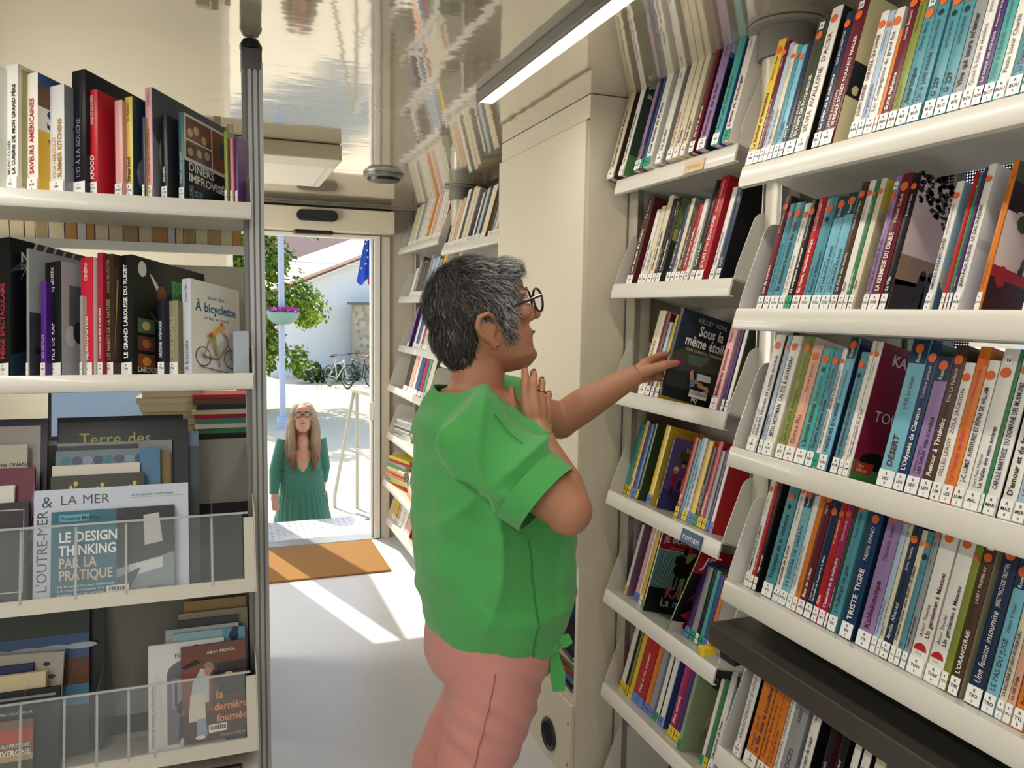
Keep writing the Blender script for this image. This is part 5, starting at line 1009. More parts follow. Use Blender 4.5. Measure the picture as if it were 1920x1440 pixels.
face_book(BZ, .136, -.360, -.072, .412, .018, '23282c', 'tall dark book titled Terre des in the upper bin', f_terre, '24406a')
face_book(BZ, .158, -.130, -.048, .383, .012, '4a5058', 'dark slate book at the right rear of the upper bin', lambda q, e, p, t: q(0, .9, 1, 1, '7a8aa8'))
face_book(BZ, .176, -.37, -.085, .43, .012, '16161a', 'tallest black book at the very back of the upper bin')
face_book(BZ, .022, -.62, -.398, .223, .012, '1d1c1d', 'black book with thin white frame left in the upper bin', lambda q, e, p, t: (q(.72, .12, .96, .93, 'bdbab2'), q(.73, .13, .955, .92, '262425')))
face_book(BZ, .040, -.66, -.43, .262, .010, 'd9d6d0', 'white booklet behind the black framed book in the upper bin')
face_book(BZ, .056, -.64, -.394, .302, .012, '6a2a3c', 'maroon book with rainbow stripes left in the upper bin', lambda q, e, p, t: [p([(.7+.04*i, 0), (1, .3+.1*i), (1, .4+.1*i), (.66+.04*i, 0)], ['b98a3c', '4f8a7c', 'd0c48a', 'a03a44', 'c9a0b8', '7a5a8c'][i]) for i in range(6)])
face_book(BZ, .080, -.66, -.414, .358, .012, 'c9c2b0', 'cream book with an author name left in the upper bin', lambda q, e, p, t: t('Charles ONANA', .70, .86, .011, '2a2a2a', 1))
face_book(BZ, .118, -.66, -.381, .422, .016, '2a2440', 'purple framed book with a town hall photo left in the upper bin', lambda q, e, p, t: (q(.03, .02, .95, .96, 'bdb9b0'), p([(.74, .05), (.92, .05), (.92, .52), (.86, .56), (.84, .72), (.82, .56), (.74, .5)], '7a6454'), [q(.76+.05*i, .2, .78+.05*i, .42, '3a3030') for i in range(3)]))
def f_four(q, e, p, t):
    q(0, 0, 1, 1, '4a3a32'); q(0, .80, 1, 1, '6a3f2f'); p([(0, .3), (.45, .3), (.45, .8), (0, .8)], '7a4534'); q(.55, .45, 1, .78, '2a211e'); p([(.12, .40), (.40, .40), (.42, .72), (.30, .76), (.16, .62)], 'b9bcc6'); p([(.08, .22), (.34, .22), (.34, .50), (.12, .50)], 'cdc7b2'); p([(.2, .06), (.36, .06), (.34, .24), (.2, .24)], '8f9bb0')
    e(.42, .76, .075, .06, '8a7a6c'); e(.40, .72, .055, .045, 'b5806a'); e(.56, .64, .09, .075, '1f1a18'); e(.72, .66, .07, .025, 'c9a27c'); p([(.0, .8), (.24, .86), (.3, .82), (.05, .77)], '1d1816'); e(.25, .05, .08, .02, 'd9d9d9')
    t('Albert PIGNOL', .62, .90, .010, 'e9e4da', 0, 'c'); t('la', .50, .42, .026, 'e08a50', 1, slant=.15); t('dernière', .47, .30, .024, 'e08a50', 1, maxw=.075, slant=.15); t('fournée', .50, .18, .024, 'e08a50', 1, maxw=.07, slant=.15); barcode(q, t, .38, .08, .66, .16); t('Éditions La Galipote', .55, .03, .007, 'c9c2b4')
def f_roche(q, e, p, t):
    q(0, 0, 1, 1, 'd9d7d8'); q(.24, .05, 1, .72, '6d6e76'); e(.62, .72, .38, .13, '6d6e76'); q(.3, .38, .95, .66, '8d8e96'); [q(.34+.09*i, .40, .37+.09*i, .62, '3a3b42') for i in range(7)]; e(.48, .38, .12, .08, '3a3b42'); p([(.38, .08), (.56, .08), (.54, .30), (.4, .30)], '33343a'); e(.47, .33, .045, .035, '8a7a74'); e(.43, .05, .03, .05, 'c9c9cc')
    t('Roche', .60, .90, .022, '3c2c5a', 1); t('Florence', .34, .86, .014, '3c2c5a', 0); t("Femmes de toujours et d'aujourd'hui", .07, .05, .009, '4a4a50', 0, up=True, slant=.2)
BY = .456
face_book(BY, .010, -.088, .058, .222, .014, '4a3a32', 'brown book titled La dernière fournée with a baker in the lower bin', f_four, '7a6a4c', base=.012, rot=R(-1.5))
face_book(BY, .030, -.166, .004, .244, .012, 'd9d7d8', 'white book with a black and white courtyard photo in the lower bin', f_roche)
face_book(BY, .048, -.112, .054, .263, .010, '5f93b5', 'light blue book with a dark figure in the lower bin', lambda q, e, p, t: (q(.0, .9, .68, 1, '8fb5c4'), e(.84, .93, .07, .05, '1d2a3a'), e(.86, .98, .05, .03, '1d2a3a')))
face_book(BY, .062, -.130, .040, .272, .010, 'b5b6b8', 'grey white book behind the light blue one in the lower bin')
face_book(BY, .076, -.104, .040, .290, .010, '2a2a2c', 'black-topped book in the middle of the lower bin')
face_book(BY, .092, -.102, .062, .305, .012, '9a8f74', 'beige book behind the black-topped one in the lower bin')
face_book(BY, .118, -.090, .060, .331, .012, 'a8844c', 'tan book behind the beige one in the lower bin')
face_book(BY, .150, -.074, .060, .347, .012, '5a5348', 'dark taupe book at the back of the lower bin')
face_book(BY, .012, -.60, -.400, .122, .008, '7c5b48', 'small booklet titled Auvergne at the left of the lower bin', lambda q, e, p, t: (q(0, .62, 1, .84, 'b8402f'), q(0, 0, 1, .3, '3a4a2c'), q(0, .3, 1, .42, 'b59a6c'), t('ME AU PAYS DES', .62, .54, .010, 'e9e6df', 1, maxw=.07), t('AUVERGNE', .60, .40, .016, 'e9e6df', 1, maxw=.075)))
face_book(BY, .036, -.62, -.352, .180, .014, '17181b', 'black book lying behind the small Auvergne booklet in the lower bin', lambda q, e, p, t: (q(0, .9, .97, .93, '8a8f9a'), t('PERCOUCHOUR', .55, .72, .009, 'c9cccf')))
face_book(BY, .058, -.60, -.385, .214, .020, 'd6c8a0', 'thick cream book standing on its spine in the lower bin')
face_book(BY, .082, -.62, -.415, .232, .014, '1d2a5a', 'navy book behind the cream one in the lower bin')
face_book(BY, .098, -.62, -.367, .262, .012, 'b9b3a6', 'pale book with small birds drawn on it in the lower bin', lambda q, e, p, t: [e(.86+.05*(i % 2), .9-.11*i, .03, .02, ['2a2f5a', '5a3a30', '2c2c2c'][i % 3]) for i in range(7)], rot=R(3))
face_book(BY, .138, -.66, -.306, .362, .014, '20301c', 'large landscape photo book at the left of the lower bin', lambda q, e, p, t: (q(0, .62, 1, .78, '3c5f8c'), q(0, .78, 1, 1, '26381f'), q(0, .45, 1, .62, '6a4026'), q(0, .32, 1, .45, '4a82a4'), q(0, 0, 1, .32, '2c4a2a'), p([(.4, 0), (.9, .1), (.8, .3), (.5, .3)], '28508a'), [e(.1+.17*i, .7, .1, .02, 'b9c4d0') for i in range(6)]))
face_book(BY, .156, -.302, -.274, .352, .006, '0d0d10', 'narrow black board beside the landscape book in the lower bin')
# ---------------------------------------------------------------- staff desk behind the unit
dk = empty('desk', (-.45, 3.1, 0)); tag(dk, 'grey staff desk behind the left shelving unit', 'desk')
MB().bbox((-.75, -.32, .985), (.56, .35, 1.012), mat('desk_top', '8a877f', .5), .003).build('desk_top', dk)
m = MB(); m.box((-.74, -.30, 0), (-.71, .33, .984), PANEL); m.build('side_panel', dk); m = MB(); m.box((.52, -.30, 0), (.55, .33, .984), PANEL); m.build('side_panel', dk)
lp = empty('laptop', (-.385, 3.08, 1.0125)); tag(lp, 'black laptop with a pale blue screen on the staff desk', 'laptop')
MB().bbox((-.17, -.22, 0), (.17, 0.0, .016), BLACKP, .004).build('keyboard_base', lp)
s = MB(); s.bbox((-.17, 0, 0), (.17, .008, .21), BLACKP, .003); sc_ = s.build('screen', lp, loc=(0, .002, .012), rot=(R(-12), 0, 0))
MB().box((-.158, -.0012, .014), (.158, -.0004, .198), mat('screen_glow', '8fa6c4', .2, emit=.35)).build('display', sc_)
st_ = [('white', 'd9d6cf'), ('red', 'b03038'), ('black', '22262c'), ('green', '4f8a6c'), ('white', 'dcd8cf'), ('teal', '4a8a88'), ('crimson', 'b3243c'), ('cream', 'd9cfb4'), ('navy', '23304a'), ('brown', '6a4a34'), ('red', 'a83038')]
flat_pile(11, .025, 2.93, 1.0125, 'book', 'book', 'books piled flat on the staff desk', 'right pile on the staff desk', .14, .20, 9, .014, .02, st_, 90, .006)
sw_ = [('beige', 'cfc3a4'), ('cream', 'd9cfb0'), ('tan', 'b99a6a'), ('white', 'dedacd'), ('beige', 'cbbd98'), ('cream', 'd9cfb0'), ('pale grey', 'c4c2bc'), ('tan', 'c0a272')]
flat_pile(8, -.155, 2.98, 1.0125, 'book', 'book', 'books piled flat on the staff desk', 'left pile on the staff desk', .14, .19, 15, .016, .026, sw_, -90, .012)
bk = MB().lathe([(0, 0), (.05, 0), (.06, .02), (.05, .045), (.02, .055), (0, .055)], ink('d9cda6', .5), 24).build('phone_handset', None, True, loc=(-.62, 2.95, 1.0125)); tag(bk, 'rounded cream object on the staff desk beside the laptop', 'desk accessory')
# ================================================================ outside the doorway
GZ = -0.9
GRAV = mat('gravel', 'dccdab', .95, noise_amt=.10, noise_scale=7, bump=.35, bump_scale=60)
MB_ = MB().box((-45, YF+.12, GZ-.3), (60, 90, GZ), GRAV).build('ground'); struct(MB_)
MB_ = MB().box((1.0, 8.75, GZ), (9, 9.0, GZ+.02), mat('kerb_concrete', 'a8a49a', .9)).build('trim_4'); struct(MB_)
# checkered step platform hinged to the doorway
sp = empty('step_platform', (.45, 5.38, 0)); tag(sp, 'white checkered metal step platform just outside the doorway', 'step')
WP = mat('platform_white', 'dddcd8', .38, metal=.3)
m = MB(); m.prism([(-.62, -.25), (.50, -.25), (.565, -.06), (.50, .235), (-.62, .235)], -.055, -.006, WP, 'z')
for i in range(27):
    for j in range(12):
        x, y = -.59+i*.042, -.225+j*.040
        if x > .47: continue
        a = R(45 if (i+j) % 2 else -45); u, v = Vector((math.cos(a), math.sin(a), 0)), Vector((-math.sin(a), math.cos(a), 0)); c_ = Vector((x, y, -.0055))
        P = [c_+u*.015, c_+v*.0045, c_-u*.015, c_-v*.0045]; T_ = [p+Vector((0, 0, .003)) for p in (c_+u*.009, c_+v*.002, c_-u*.009, c_-v*.002)]
        m.add(P+T_, [(4, 5, 6, 7), (0, 1, 5, 4), (1, 2, 6, 5), (2, 3, 7, 6), (3, 0, 4, 7)], WP)
m.build('deck', sp)
m = MB()
for k in range(2): m.box((-.55, .24+.10*k, -.30-.28*k), (.45, .34+.10*k, -.27-.28*k), WP)
for x in (-.56, .45): m.prism([(.2, -.056), (.2, -.12), (.40, -.895), (.46, -.895), (.26, -.056)], x, x+.012, ALU, 'x')
m.build('stair_treads', sp)
# unseen panel added beside the steps to throw shade on the mat
ol = empty('mat_shade_panel', (.235, 5.60, 0)); tag(ol, 'unseen white panel added left of the platform to shade the mat', 'shade panel')
MB().bbox((-.015, -.502, -.05), (.015, .40, 1.93), WHITEM, .004).build('panel', ol)
# handrail
RL = mat('rail_steel', 'b6b3a6', .35, metal=.6); hr = empty('handrail', (1.5, 9.3, GZ)); tag(hr, 'pale steel handrail with a slanted strut standing on the gravel', 'handrail')
MB().tube([(.05, 0, 0), (.05, 0, 1.40)], .021, RL, 12).build('post', hr, True)
MB().tube([(0, .0, 1.40), (.03, .02, 1.42), (-.03, -1.0, 1.50), (-.06, -1.9, 1.56)], .024, RL, 12).build('top_rail', hr, True)
MB().tube([(.05, 0, .72), (-.06, -1.9, .90)], .021, RL, 12).build('middle_rail', hr, True)
m = MB(); m.tube([(.01, .02, 1.39), (-.20, .13, .14), (-.20, .13, 0)], .021, RL, 12); m.build('strut', hr, True)
# lamp post with hanging flower tub
PO = mat('post_paint', 'b7bed2', .4); lp2 = empty('lamp_post', (1.20, 16, GZ)); tag(lp2, 'pale blue lamp post carrying a flower tub in front of the tree', 'lamp post')
MB().cyl((0, 0, 0), (0, 0, 6.5), .062, PO, 20, .055).build('pole', lp2, True); MB().cyl((0, 0, 0), (0, 0, .25), .11, PO, 20).build('base', lp2, True)
m = MB(); m.tube([(0, 0, 6.3), (.3, 0, 6.5), (.7, 0, 6.52)], .03, PO, 10); m.bbox((.6, -.1, 6.45), (1.1, .1, 6.52), PO, .02); m.build('lamp_head', lp2, True)
ft = empty('flower_tub', (1.22, 15.9, 1.36)); tag(ft, 'turquoise hanging tub of magenta flowers on the lamp post', 'flower tub')
tb = MB(); prof = [(.0, -.20), (.12, -.195), (.22, -.15), (.29, -.06), (.315, .04), (.30, .04), (0, .02)]; tb.lathe(prof, mat('tub_turquoise', '7fa39b', .5), 32); tb.build('tub', ft, True)
m = MB(); rr = random.Random(4)
FM = [mat('petunia', 'c41f8a', .6), mat('petunia_light', 'd94fb0', .6), mat('petunia_leaf', '3f6a35', .7), mat('petunia_white', 'e6d9e2', .6)]
for i in range(420):
    a, q = rr.uniform(0, 6.28), rr.random()**.5*.31; c_ = Vector((q*math.cos(a), q*math.sin(a), rr.uniform(.03, .13))); s_ = rr.uniform(.016, .035)
    n_ = Vector((rr.uniform(-1, 1), rr.uniform(-1.6, .2), rr.uniform(.1, 1))).normalized(); u = n_.orthogonal().normalized(); v = n_.cross(u)
    m.poly([c_+(u*math.cos(t_)+v*math.sin(t_))*s_*(1 if k % 2 else .72) for k, t_ in enumerate([6.283*k/10 for k in range(10)])], rr.choice(FM[:2]*3+[FM[2], FM[2], FM[3]]))
m.build('flowers', ft)
# tree and shrubs: trunk, limbs and a crown of many small leaves
LF = [mat('leaf_'+str(i), c, .55) for i, c in enumerate(('7f9a2c', '93ad38', '5f8226', 'a9bd48', '4a6a22'))]
for m_ in LF:   # thin leaves let the light through
    t = m_.node_tree; b = t.nodes['Principled BSDF']; tl = t.nodes.new('ShaderNodeBsdfTranslucent'); tl.inputs[0].default_value = b.inputs['Base Color'].default_value; ms_ = t.nodes.new('ShaderNodeMixShader'); ms_.inputs[0].default_value = .5
    t.links.new(b.outputs[0], ms_.inputs[1]); t.links.new(tl.outputs[0], ms_.inputs[2]); t.links.new(ms_.outputs[0], t.nodes['Material Output'].inputs[0])
def leafy(e, centre, rad, n, size, seed, mats, name='crown', nb=26):
    rr = random.Random(seed); m = MB(); blobs = [(Vector((rr.gauss(0, .45)*rad[0], rr.gauss(0, .45)*rad[1], rr.uniform(-.85, .85)*rad[2])), rr.uniform(.25, .5)) for _ in range(nb)]
    for i in range(n):
        b, s = rr.choice(blobs); d_ = Vector((rr.gauss(0, 1), rr.gauss(0, 1), rr.gauss(0, 1))).normalized()*rr.uniform(.55, 1)*s*min(rad[0], rad[1])
        p = Vector(centre)+b+d_; n_ = (d_.normalized()+Vector((rr.uniform(-.7, .7), rr.uniform(-.7, .7), rr.uniform(0, 1)))).normalized(); u = n_.orthogonal().normalized(); a = rr.uniform(0, 6.28); w_ = n_.cross(u); u, w_ = u*math.cos(a)+w_*math.sin(a), w_*math.cos(a)-u*math.sin(a); z = size*rr.uniform(.6, 1.3)
        m.poly([p-u*z*.5, p-u*z*.15+w_*z*.38, p+u*z*.25+w_*z*.3, p+u*z*.6, p+u*z*.25-w_*z*.3, p-u*z*.15-w_*z*.38], rr.choice(mats))
    return m.build(name, e)
BK = mat('bark', '5e4e3e', .9, noise_amt=.3, noise_scale=20, bump=.5)
tr = empty('tree', (.55, 19.3, GZ)); tag(tr, 'bright green leafy tree behind the lamp post', 'tree')
m = MB(); m.tube([(0, 0, 0), (.03, .02, 1.0), (-.02, 0, 2.2), (.02, 0, 4.2), (0, 0, 6)], [.17, .14, .12, .08, .03], BK, 12)
for k in range(9): a = k*2.3; m.tube([(0, 0, 1.4+.45*k), (.5*math.cos(a), .5*math.sin(a), 1.9+.45*k), (1.1*math.cos(a), 1.1*math.sin(a), 2.1+.45*k)], [.05, .035, .012], BK, 8)
m.build('trunk', tr, True); leafy(tr, (.1, 0, 3.7), (1.30, 1.4, 3.0), 26000, .105, 11, LF, 'crown', 110)
SH_ = [mat('shrub_'+str(i), c, .6) for i, c in enumerate(('3f5f2c', '57763a', '2f4a24', '6d8a48'))]
sb = empty('shrub', (3.0, 25.6, GZ)); tag(sb, 'dark green shrub against the white wall beside the bicycles', 'shrub')
leafy(sb, (0, 0, .28), (.75, .35, .32), 2600, .09, 3, SH_, 'foliage'); MB().tube([(0, 0, 0), (.02, 0, .3)], [.04, .02], BK, 8).build('stem', sb)
sb2 = empty('shrub', (4.1, 26.2, GZ)); tag(sb2, 'low grey green shrub behind the right-hand bicycle', 'shrub')
leafy(sb2, (0, 0, .25), (.5, .3, .28), 1200, .08, 8, SH_[1:], 'foliage'); MB().tube([(0, 0, 0), (.02, 0, .3)], [.04, .02], BK, 8).build('stem', sb2)
# white gabled house, its tiled roof, stone pier and the pinkish building behind
PLW = mat('white_render', 'ecebe8', .9, noise_amt=.02, noise_scale=2); TILE = mat('terracotta', 'e0bda6', .8, noise_amt=.18, noise_scale=14)
hs = empty('house', (6, 28, GZ)); tag(hs, 'white rendered house with a tiled gable roof across the square', 'building')
rake = [(-12, -6.0), (-3.9, 3.02), (-1.6, 4.25), (0, 4.95), (3.2, 6.1), (9, 3.5)]
MB().prism([(-4.4, 0), (12, 0), (12, 2.6), (3.2, 6.0), (-4.4, 2.75)], 0, 8, PLW, 'y').build('wall', hs)
m = MB(); m.prism([(-4.7, 2.62), (3.2, 6.02), (3.2, 6.16), (-4.7, 2.76)], -.28, 0, mat('verge_red', '9c4a33', .7), 'y'); m.prism([(-4.75, 2.50), (3.2, 5.92), (3.2, 6.0), (-4.75, 2.58)], -.25, -.02, WHITEM, 'y'); m.build('verge', hs)
m = MB()
for k in range(16):   # tile courses stepping up the slope
    f0 = k/16; y0 = -.3+f0*6.5; z0 = f0*1.15
    m.add([(-4.9+f0*.6, y0, 2.70+z0), (3.3, y0, 6.18+z0*.55), (3.3, y0+.44, 6.24+z0*.55), (-4.9+f0*.6, y0+.44, 2.76+z0), (-4.9+f0*.6, y0, 2.60+z0), (3.3, y0, 6.08+z0*.55)], [(0, 1, 2, 3), (4, 5, 1, 0)], TILE)
m.build('roof', hs)
stn = mat('rubble_stone', 'a89a80', .9); t = stn.node_tree; b = t.nodes['Principled BSDF']; tc = t.nodes.new('ShaderNodeTexCoord'); vo = t.nodes.new('ShaderNodeTexVoronoi'); vo.inputs['Scale'].default_value = 5.5
cr = t.nodes.new('ShaderNodeValToRGB'); cr.color_ramp.elements[0].color = lin('8d8068'); cr.color_ramp.elements[1].color = lin('cfc3aa'); v2 = t.nodes.new('ShaderNodeTexVoronoi'); v2.feature = 'DISTANCE_TO_EDGE'; v2.inputs['Scale'].default_value = 5.5
mx = t.nodes.new('ShaderNodeMixRGB'); lt_ = t.nodes.new('ShaderNodeMath'); lt_.operation = 'LESS_THAN'; lt_.inputs[1].default_value = .035; mx.inputs[2].default_value = lin('b9ad98')
t.links.new(tc.outputs['Object'], vo.inputs['Vector']); t.links.new(tc.outputs['Object'], v2.inputs['Vector']); t.links.new(vo.outputs['Color'], cr.inputs[0]); t.links.new(cr.outputs[0], mx.inputs[1]); t.links.new(v2.outputs['Distance'], lt_.inputs[0]); t.links.new(lt_.outputs[0], mx.inputs[0]); t.links.new(mx.outputs[0], b.inputs['Base Color'])
pr_ = empty('stone_pier', (5.2, 27.2, GZ)); tag(pr_, 'rubble stone pier with a dark flat cap beside the bicycles', 'pier')
MB().box((-.80, -.4, 0), (1.6, .4, 2.52), stn).build('shaft', pr_); MB().box((-.92, -.5, 2.521), (1.7, .5, 2.60), mat('pier_cap', '6d6f72', .8)).build('cap', pr_)
bb = MB().box((-20, 46, GZ), (40, 60, 16), mat('pink_render', 'dcb5a2', .9)).build('far_building'); tag(bb, 'plain pinkish building wall rising behind the tiled roof', 'building')
cbx = MB(); cbx.tube([(-6, 22, 2.95), (2, 22, 2.72), (9, 22, 2.62)], .012, mat('cable_white', 'e6e6e6', .5), 6); cc_ = cbx.build('overhead_cable'); tag(cc_, 'thin white cable stretched across the square in front of the house', 'cable')
# flags
fl = empty('flag', (3.24, 18, 3.2)); tag(fl, 'blue flag with yellow stars hanging at the top of the doorway view', 'flag')
nx_, nz_ = 14, 20; vs = []; FB_ = mat('flag_blue', '2f55c0', .7)
for j in range(nz_+1):
    for i in range(nx_+1): u = i/nx_; v = j/nz_; vs.append((-.05-.19*v+(.10+.19*v)*u, .05*math.sin(u*9+v*2), -.10-1.0*v-.08*math.sin(u*5)))
MB().add(vs, [(j*(nx_+1)+i, j*(nx_+1)+i+1, (j+1)*(nx_+1)+i+1, (j+1)*(nx_+1)+i) for j in range(nz_) for i in range(nx_)], FB_).build('cloth', fl, True)
m = MB()
for (x, z) in ((-.06, -.25), (-.02, -.40), (-.01, -.55), (-.05, -.70), (-.12, -.36), (-.15, -.80)): m.poly([(x+.032*(1 if k % 2 == 0 else .45)*math.sin(6.283*k/10), -.08, z+.032*(1 if k % 2 == 0 else .45)*math.cos(6.283*k/10)) for k in range(10)], mat('star_yellow', 'e6c83c', .6))
m.build('stars', fl)
MB().tube([(.62, 0, -.2), (-.12, 0, .02)], .018, ALU, 8).build('staff', fl)
f2 = empty('flag', (3.42, 18.1, 2.7)); tag(f2, 'red flag edge hanging beside the blue starred flag', 'flag')
MB().add([(-.16, 0, -.15), (.3, .03, -.1), (.3, 0, -.75), (-.15, .02, -.65)], [(0, 1, 2, 3)], mat('flag_red', 'd03038', .7)).build('cloth', f2); MB().tube([(.46, 0, -.3), (-.14, 0, -.08)], .018, ALU, 8).build('staff', f2)
fp = MB().cyl((3.87, 18.05, GZ), (3.87, 18.05, 5.5), .05, ALU, 16).build('flagpole'); tag(fp, 'steel flagpole standing right of the doorway view, carrying the flags', 'flagpole')
# bicycles
def bicycle(label, x, y, ang, col, sad):
    e = empty('bicycle', (x, y, GZ), (0, 0, ang)); tag(e, label, 'bicycle', 'parked bicycles'); FM_ = mat('bike_'+col, col, .35, metal=.3); TY = mat('tyre', '2a2b2e', .8); r = .33
    for sx in (-.52, .52):
        m = MB(); ring(m, (sx, 0, r), r-.02, .02, TY, 'y', 32); ring(m, (sx, 0, r), r-.045, .009, ALU, 'y', 32)
        w_ = m.build('wheel', e, True); s_ = MB()
        for k in range(14): a = math.pi*2*k/14; s_.tube([(sx, .0, r), (sx+(r-.05)*math.cos(a), 0, r+(r-.05)*math.sin(a))], .0025, ALU, 5)
        s_.cyl((sx, -.04, r), (sx, .04, r), .022, ALU, 12); s_.build('spokes', w_)
    m = MB()
    for a, b in (((-.52, 0, r), (-.08, 0, .28)), ((-.52, 0, r), (-.16, 0, .72)), ((-.08, 0, .28), (-.2, 0, .86)), ((-.08, 0, .28), (.36, 0, .70)), ((-.15, 0, .70), (.34, 0, .80)), ((.33, 0, .88), (.38, 0, .64)), ((.38, 0, .64), (.52, 0, r))): m.tube([a, b], .018, FM_, 10)
    m.build('frame', e, True)
    m = MB(); m.tube([(.33, 0, .88), (.31, 0, 1.0)], .014, ALU, 8); m.tube([(.22, -.30, 1.02), (.30, -.15, 1.01), (.32, 0, 1.0), (.30, .15, 1.01), (.22, .30, 1.02)], .013, BLACKP, 8); m.build('handlebar', e, True)
    m = MB(); m.tube([(-.38, 0, .93), (-.28, 0, .955), (-.10, 0, .95)], [.07, .06, .02], mat('saddle_'+sad, sad, .6), 10, sq=.6); m.tube([(-.2, 0, .84), (-.21, 0, .94)], .013, ALU, 8); m.build('saddle', e, True)
    m = MB(); ring(m, (-.08, -.04, .28), .08, .006, ALU, 'y', 20); m.tube([(-.08, -.05, .28), (-.02, -.06, .12)], .009, ALU, 6); m.bbox((-.06, -.12, .105), (.02, -.05, .12), BLACKP, .004); m.build('crankset', e, True)
    m = MB(); ring(m, (.36, -.02, .82), .047, .004, BLACKP, 'y', 16); m.sphere((.36, -.02, .82), .045, mat('bike_lamp', 'dfe3e8', .2), 12, 8); m.build('front_lamp', e, True)
bicycle('silver white bicycle parked with its front wheel towards the doorway', 3.42, 23.9, R(-68), 'c9ccd0', '2a2a2c')
bicycle('dark blue bicycle with a red saddle parked in front of the stone pier', 4.12, 24.1, R(122), '2c3c58', 'a8323a')
for x, lab in ((2.76, 'leftmost bent steel bicycle hoop in front of the shrub'), (3.15, 'bent steel bicycle hoop beside the silver bicycle')):
    m = MB()
    for dx in (-.07, .07): m.tube([(dx-.05, 0, 0), (dx-.04, 0, .16), (dx, 0, .23), (dx+.04, 0, .16), (dx+.05, 0, 0)], .010, RL, 8)
    o = m.build('bicycle_hoop', None, True, loc=(x, 23.5, GZ)); tag(o, lab, 'bicycle rack', 'bicycle hoops')
# pale plank fence seen through the side window
fc = empty('plank_fence', (3.1, .8, GZ)); tag(fc, 'pale plank fence seen through the right-hand window', 'fence'); m = MB()
for k in range(22): m.box((0, -2+k*.16, 0), (.02, -1.845+k*.16, 3.3), mat('pale_plank', 'f1f2ef', .8, noise_amt=.05, noise_scale=9))
m.build('planks', fc)
# ================================================================ people
def realise(mb, name, parent, voxel, smooth=6, factor=.5, mats=None):
    """melt overlapping closed solids into one continuous skin"""
    o = mb.build('melt'); r = o.modifiers.new('r', 'REMESH'); r.mode = 'VOXEL'; r.voxel_size = voxel; r.use_smooth_shade = True
    s = o.modifiers.new('s', 'SMOOTH'); s.iterations = smooth; s.factor = factor
    bpy.context.view_layer.update(); me = bpy.data.meshes.new_from_object(o.evaluated_get(bpy.context.evaluated_depsgraph_get()))
    m0 = o.data; bpy.data.objects.remove(o); bpy.data.meshes.remove(m0); me.name = name
    me.materials.clear(); [me.materials.append(m) for m in (mats or mb.mats)]
    me.polygons.foreach_set('use_smooth', [True]*len(me.polygons)); me.polygons.foreach_set('material_index', [0]*len(me.polygons))
    n = bpy.data.objects.new(name, me); COL.objects.link(n); n.parent = parent; return n
HS = [(0.000, .080, .020, .025), (.012, .096, .000, .038), (.030, .100, -.020, .055), (.045, .096, -.045, .061), (.056, .0975, -.058, .064), (.066, .097, -.066, .066), (.076, .0985, -.072, .067), (.088, .095, -.080, .066), (.098, .0955, -.086, .068), (.115, .095, -.092, .070), (.130, .092, -.095, .071), (.142, .089, -.097, .072), (.160, .098, -.098, .0735), (.180, .098, -.097, .0735), (.200, .088, -.090, .069), (.215, .070, -.074, .058), (.226, .045, -.052, .040), (.232, .012, -.022, .012)]
def head_solid(m, T, M_, s=1.0, ears=True):
    n = 40; vs = []; f = []
    for z, xf, xb, hw in HS:
        c_, a = (xf+xb)/2, (xf-xb)/2
        for k in range(n):
            t_ = 2*math.pi*k/n; ct_, st_ = math.cos(t_), math.sin(t_); e_ = 2/2.25
            x = c_+a*abs(ct_)**e_*(1 if ct_ > 0 else -1); y = hw*abs(st_)**e_*(1 if st_ > 0 else -1)*(1-.10*max(0, ct_))
            vs.append((x*s, y*s, z*s))
    L = len(HS)
    for i in range(L-1): f += [(i*n+k, i*n+(k+1) % n, (i+1)*n+(k+1) % n, (i+1)*n+k) for k in range(n)]
    f += [tuple(range(n))[::-1], tuple((L-1)*n+k for k in range(n))]; m.add(vs, f, M_, T)
    S = lambda p, r, **k: m.sphere([q*s for q in p], [q*s for q in r] if isinstance(r, tuple) else r*s, M_, 14, 10, T)
    m.tube([(.084*s, 0, .146*s), (.098*s, 0, .128*s), (.115*s, 0, .110*s), (.114*s, 0, .101*s)], [.006*s, .0085*s, .0125*s, .010*s], M_, 12, T)   # nose
    S((.116, 0, .106), (.0135, .0135, .0115))
    for y in (-1, 1): S((.100, y*.012, .101), (.011, .008, .008)); S((.080, y*.030, .157), (.016, .024, .007)); S((.074, y*.046, .118), (.020, .018, .016))
    S((.096, 0, .0735), (.006, .024, .0048)); S((.0945, 0, .0635), (.0065, .021, .0055)); S((.092, 0, .024), (.012, .02, .013))
    if ears:
        for y in (-1, 1):
            P = [(-.006, .064, .066), (-.010, .078, .074), (-.030, .086, .092), (-.040, .091, .112), (-.032, .092, .130), (-.012, .088, .134), (.002, .078, .122)]
            m.tube([(p[0]*s, y*p[1]*s, p[2]*s) for p in P], [q*s for q in (.0085, .008, .0066, .0066, .0062, .0056, .005)], M_, 8, T); S((-.018, y*.074, .102), (.020, .0065, .030)); S((-.007, y*.078, .069), (.009, .006, .010)); S((.0, y*.073, .100), (.0045, .005, .008))
